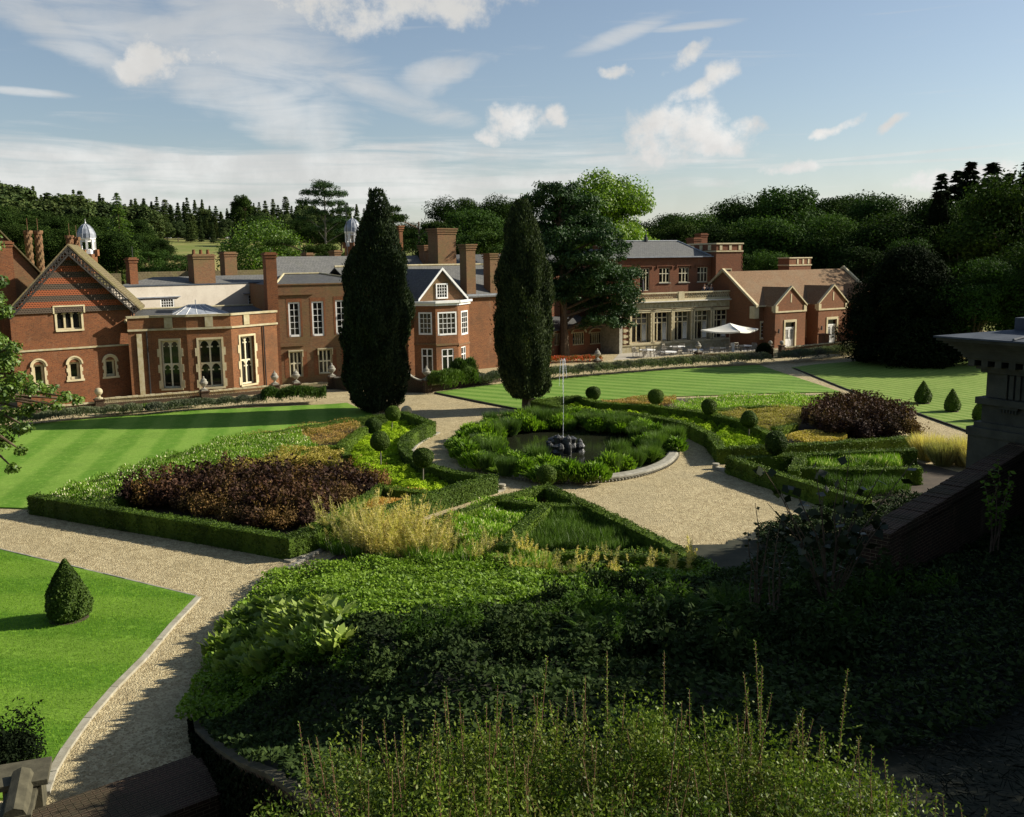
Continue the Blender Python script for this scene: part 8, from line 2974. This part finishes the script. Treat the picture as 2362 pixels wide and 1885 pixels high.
# taller undergrowth breaking up the shaded bank
um = [shrub_mesh("undergrowth_bush", 59, 0.75, 1.1, M['shade_cover'], 2200, 0.10, 0.5, 0.15), shrub_mesh("undergrowth_bush", 60, 0.6, 1.0, M['shade_fern'], 1500, 0.12, 0.3, 0.2)]
rng = np.random.default_rng(67)
uz_ = [on_bank(*p)[:2] for p in ((520, 1600), (900, 1490), (1250, 1450), (1500, 1410), (1900, 1420), (2200, 1350), (2000, 1550), (1300, 1560), (800, 1660))]
pts_ = spread_points(rng, uz_, 1.05, 4000, 70)
scatter_plants(proto("undergrowth_bush", um[0]), pts_[::2], rng, "dark leafy undergrowth bush on the shaded bank", "bush", "leafy undergrowth of the shaded bank", 0.7, 1.3, lambda x, y: mound(x, y))
scatter_plants(proto("undergrowth_bush", um[1]), pts_[1::2], rng, "narrow leaved undergrowth plant on the shaded bank", "bush", "narrow leaved undergrowth of the shaded bank", 0.7, 1.3, lambda x, y: mound(x, y))
for (px, py, s, lb) in ((1290, 1410, 0.9, "dark bush before the plumes, left of its taller twin"), (1400, 1395, 1.15, "tall dark bush standing in front of the straw plumes"), (1480, 1400, 0.9, "dark bush at the right end of the straw plumes")):
    p = on_bank(px, py)
    o = proto("dark_bush", um[0])
    tag(o, lb, "bush")
    o.location, o.scale = (p[0], p[1], p[2]), (s, s, s * 1.15)
# fig and neighbouring saplings against the light gravel
def sapling(name, label, cat, px, py, Y, tips, leaf, nleaf, mat, seed, asp=0.75):
    rng = np.random.default_rng(seed)
    b = AT(px, py, Y)
    z0 = mound(b[0], b[1])
    t = thing(name, label, cat, (b[0], b[1], z0))
    mb = MB()
    P, D = [], []
    for (tx, ty, dy) in tips:
        e = AT(tx, ty, Y + dy)
        e = Vector((e[0] - b[0], e[1] - b[1], e[2] - z0))
        mid_ = Vector((e.x * 0.35 + rng.normal(0, 0.08), e.y * 0.4, e.z * 0.55))
        pts = [Vector((rng.normal(0, 0.06), rng.normal(0, 0.06), 0)), mid_ * 0.6, mid_, (mid_ + e) / 2 + Vector((rng.normal(0, 0.05), 0, 0.04)), e]
        mb.tube(pts, [0.022, 0.018, 0.015, 0.011, 0.005], 5)
        for k in range(nleaf):
            f = rng.uniform(0.35, 1.0)
            i = min(3, int(f * 4))
            q = pts[i].lerp(pts[i + 1], f * 4 - i)
            d = Vector((rng.normal(0, 1), rng.normal(0, 1), rng.uniform(-0.6, 0.5))).normalized()
            P.append(q + d * leaf * 0.35)
            D.append(d)
    mb.build("stem", M['bark'], t)
    P, D = np.array([tuple(p) for p in P]), np.array([tuple(d) for d in D])
    link("foliage", blade_mesh("foliage", rng, P - D * leaf * 0.3, D, leaf * rng.uniform(0.55, 1.15, len(P)), leaf * asp, mat), t)
    return t
tips = [(1960, 1040, 0.3), (1880, 1060, 0), (2000, 1080, 0.3), (2050, 1060, 0.5), (1830, 1120, -0.3), (1770, 1160, 0), (1760, 1080, 0.2), (1900, 1120, 0.6), (1980, 1160, 0.2), (2080, 1140, 0.6), (1820, 1210, 0), (1940, 1100, -0.4), (2110, 1060, 0.7), (1860, 1180, 0.3), (2040, 1200, 0.1), (1800, 1010 + 120, 0.4), (1920, 1180, 0), (1990, 1240, 0)]
sapling("fig_shrub", "dark open fig shrub silhouetted in front of the gravel and star bed", "shrub", 1912, 1380, 18.5, tips, 0.27, 8, M['fig'], 601)
sapling("sapling", "slim leafy sapling left of the fig against the gravel", "sapling", 1745, 1330, 18.0, [(1742, 1160, 0), (1750, 1210, 0.1), (1725, 1230, 0), (1770, 1240, 0.1), (1780, 1200, 0.2), (1730, 1280, 0)], 0.12, 15, M['fig'], 602, 0.6)
sapling("sapling", "low leafy sapling just right of the slim one", "sapling", 1790, 1350, 17.5, [(1800, 1200, 0), (1785, 1250, 0.1), (1815, 1260, 0), (1770, 1290, 0.1), (1830, 1290, 0)], 0.13, 14, M['fig'], 603, 0.6)
sapling("climber", "leafy climber growing over the brick wall near the temple", "climber", 2305, 1110, 21.5, [(2300, 1060, 0), (2285, 1085, 0), (2330, 1085, 0), (2270, 1110, 0), (2340, 1110, 0.1)], 0.13, 46, M['fern'], 604, 0.6)
# sunlit small leaved shrubs right under the camera
def shoot_shrub(name, label, px, ytop, Y, spread, n_st, seed, extra_tips=()):
    rng = np.random.default_rng(seed)
    c = AT(px, ytop, Y)
    z0 = max(mound(c[0], c[1]), c[2] - 2.0)
    zg = mound(c[0], c[1])
    h = c[2] - zg
    t = thing(name, label, "shrub", (c[0], c[1], zg), 0, "small leaved shrubs at the top of the bank")
    P, D, S = [], [], []
    mb = MB()
    tips = []
    for i in range(n_st):
        a = rng.uniform(0, 6.283)
        rr = spread * math.sqrt(rng.uniform(0, 1))
        top = h * (1.0 - 0.24 * (rr / spread) ** 2) * rng.uniform(0.66, 1.12)
        tips.append((rr * math.cos(a) * 1.15, rr * math.sin(a) * 1.15, top + (rng.uniform(0, 0.16) if rng.uniform() < 0.35 else 0)))
    for (tx, ty, dy) in extra_tips:
        e = AT(tx, ty, Y + dy)
        tips.append((e[0] - c[0], e[1] - c[1], e[2] - zg))
    for (ex, ey, ez) in tips:
        bx, by = ex * 0.35 + rng.normal(0, 0.05), ey * 0.35 + rng.normal(0, 0.05)
        b = np.array([bx, by, max(0.0, ez - 1.5)])
        e = np.array([ex, ey, ez])
        L = np.linalg.norm(e - b)
        m = int(L / 0.017)
        s = np.linspace(0.25, 1, m)
        bow = np.array([rng.normal(0, 0.06), rng.normal(0, 0.06), 0])
        ax = b + np.outer(s, e - b) + np.outer(np.sin(s * math.pi), bow)
        az = np.arange(m) * 1.57 + rng.uniform(0, 6)
        for sg in (0, math.pi):
            d = np.stack([np.cos(az + sg), np.sin(az + sg), np.full(m, 0.55)], 1) + rng.normal(0, 0.25, (m, 3))
            P.append(ax)
            D.append(d)
            S.append(0.030 * (1.12 - 0.55 * s))
        # side twigs
        for q in range(int(L * 9)):
            f = rng.uniform(0.3, 0.9)
            o = b + f * (e - b) + math.sin(f * math.pi) * bow
            d0 = unit(np.array([rng.normal(0, 1), rng.normal(0, 1), rng.uniform(0.1, 1.0)]))
            tl = rng.uniform(0.06, 0.26) * (1.15 - f)
            k = max(3, int(tl / 0.014))
            u = np.linspace(0.2, 1, k)
            P.append(o + np.outer(u * tl, d0))
            D.append(rng.normal(0, 1, (k, 3)) * 0.8 + d0 * 0.7)
            S.append(np.full(k, 0.024))
        mb.tube([tuple(b), tuple((b + e) / 2 + bow), tuple(e)], [0.006, 0.004, 0.002], 4)
    nb = int(n_st * 190 * (spread / 0.6) ** 2)
    nc = 26
    ca, cr = rng.uniform(0, 6.283, nc), spread * np.sqrt(rng.uniform(0, 1, nc))
    cen = np.stack([cr * np.cos(ca), cr * np.sin(ca), h * (1.0 - 0.20 * (cr / spread) ** 2) - rng.uniform(0.05, 0.6, nc)], 1)
    q, qn = blob_leaves(rng, cen, rng.uniform(0.10, 0.30, nc)[:, None] * np.ones(3), nb // nc, 0.25)
    P.append(q)
    D.append(rng.normal(0, 1, q.shape) + np.array([0, 0, 0.6]))
    S.append(np.full(len(q), 0.027))
    P, D, S = np.vstack(P), np.vstack(D), np.concatenate(S)
    link("foliage", blade_mesh("foliage", rng, P, D, S * rng.uniform(0.7, 1.3, len(P)), S * 0.52, M['honeysuckle']), t)
    mb.build("stem", M['twig'], t)
    return t
front = [(820, 1745, 5.0, 0.62, 26, [(690, 1668, 0), (730, 1700, 0), (705, 1740, 0.1), (760, 1720, 0.1)], "sunlit small leaved shrub at the left end of the row, its sprays reaching left"),
         (960, 1690, 5.3, 0.60, 30, [(885, 1660, 0), (930, 1650, 0), (1025, 1615, 0), (1005, 1640, 0.1), (870, 1700, 0)], "sunlit small leaved shrub, second in the row from the left"),
         (1110, 1670, 5.3, 0.60, 34, [(1060, 1620, 0), (1095, 1640, 0.1), (1148, 1580, 0.1), (1130, 1665, 0), (1180, 1630, 0)], "sunlit small leaved shrub with one tall thin shoot, third in the row"),
         (1260, 1650, 5.6, 0.62, 36, [(1262, 1515, 0.2), (1240, 1600, 0), (1288, 1630, 0.1), (1310, 1590, 0)], "sunlit small leaved shrub below the bent tall shoot"),
         (1400, 1640, 5.5, 0.60, 36, [(1400, 1500, 0.2), (1350, 1560, 0.1), (1440, 1600, 0), (1475, 1630, 0.1)], "sunlit small leaved shrub with a straight reddish shoot in the middle of the row"),
         (1560, 1645, 5.5, 0.62, 38, [(1532, 1505, 0.2), (1590, 1590, 0), (1620, 1630, 0), (1572, 1620, 0)], "dense sunlit small leaved shrub with a short tall spike, right of the middle"),
         (1730, 1680, 5.4, 0.62, 38, [(1742, 1480, 0.3), (1758, 1540, 0.2), (1726, 1590, 0.1), (1780, 1600, 0), (1700, 1650, 0)], "sunlit small leaved shrub bearing the tallest shoot of all"),
         (1880, 1730, 5.2, 0.58, 34, [(1955, 1545, 0.3), (1850, 1635, 0), (1875, 1660, 0.1), (1900, 1690, 0)], "sunlit small leaved shrub with a tall separate shoot on its right"),
         (2000, 1790, 4.9, 0.50, 28, [(2040, 1750, 0), (1985, 1700, 0.1), (2010, 1720, 0), (2060, 1790, 0)], "sunlit small leaved shrub at the right end before the dark slope"),
         (2110, 1870, 4.6, 0.40, 18, [(2215, 1855, 0), (2115, 1810, 0.1), (2160, 1840, 0), (2278, 1865, 0)], "lowest sunlit small leaved shrub at the bottom right of the row"),
         (1000, 1830, 4.4, 0.50, 26, [], "sunlit small leaved shrub at the very bottom, left of its twin"), (1250, 1810, 4.4, 0.52, 28, [], "sunlit small leaved shrub at the very bottom below the bent shoot"),
         (1500, 1800, 4.4, 0.55, 30, [], "sunlit small leaved shrub at the very bottom in the middle"), (1760, 1830, 4.3, 0.52, 28, [], "sunlit small leaved shrub at the very bottom, under the tallest shoot"), (780, 1860, 4.5, 0.42, 18, [], "sunlit small leaved shrub at the very bottom beside the retaining wall")]
for i, (px, yt, Y, spd, ns, tp, lb) in enumerate(front):
    shoot_shrub("honeysuckle_shrub", lb, px, yt, Y, spd, ns, 700 + i, tp)
# dark bush by the stone pier
db = proto("dark_bush", shrub_mesh("dark_bush", 58, 1.1, 1.3, M['yew'], 6000, 0.09, 0.4, 0.3))
p = G(20, 1790, 0.0)
db.location = (p[0], p[1], 0)
tag(db, "dark bush behind the stone pier at the bottom left", "bush")
# tall evergreens on the hill beside the temple, whose shade lies across the bank
hill_trees = [(20.5, 16.2, 15.6, 8.4, "evergreen on the hill right of the bank, nearest the camera"), (20.0, 21.0, 14.3, 6.6, "evergreen on the hill beside the temple"), (20.0, 25.2, 11.8, 6.4, "narrow evergreen on the hill behind the temple pier"), (23.0, 31.5, 11.0, 7.5, "evergreen behind the temple"), (18.5, 8.6, 14.8, 7.0, "evergreen on the hill, lowest of the row beside the bank")]
for i, (x, y, top, wd, lb) in enumerate(hill_trees):
    b = broad_tree("holm_oak", 95 + i, 12, 10, M['broad_dark'], 60, 420, 0.36, 0.06)
    z = mound(x, y) * 0.6
    s = (top - z) / 13.9
    b.location = (x, y, z)
    b.scale = (wd / 10, wd / 10, s)
    tag(b, lb, "tree")
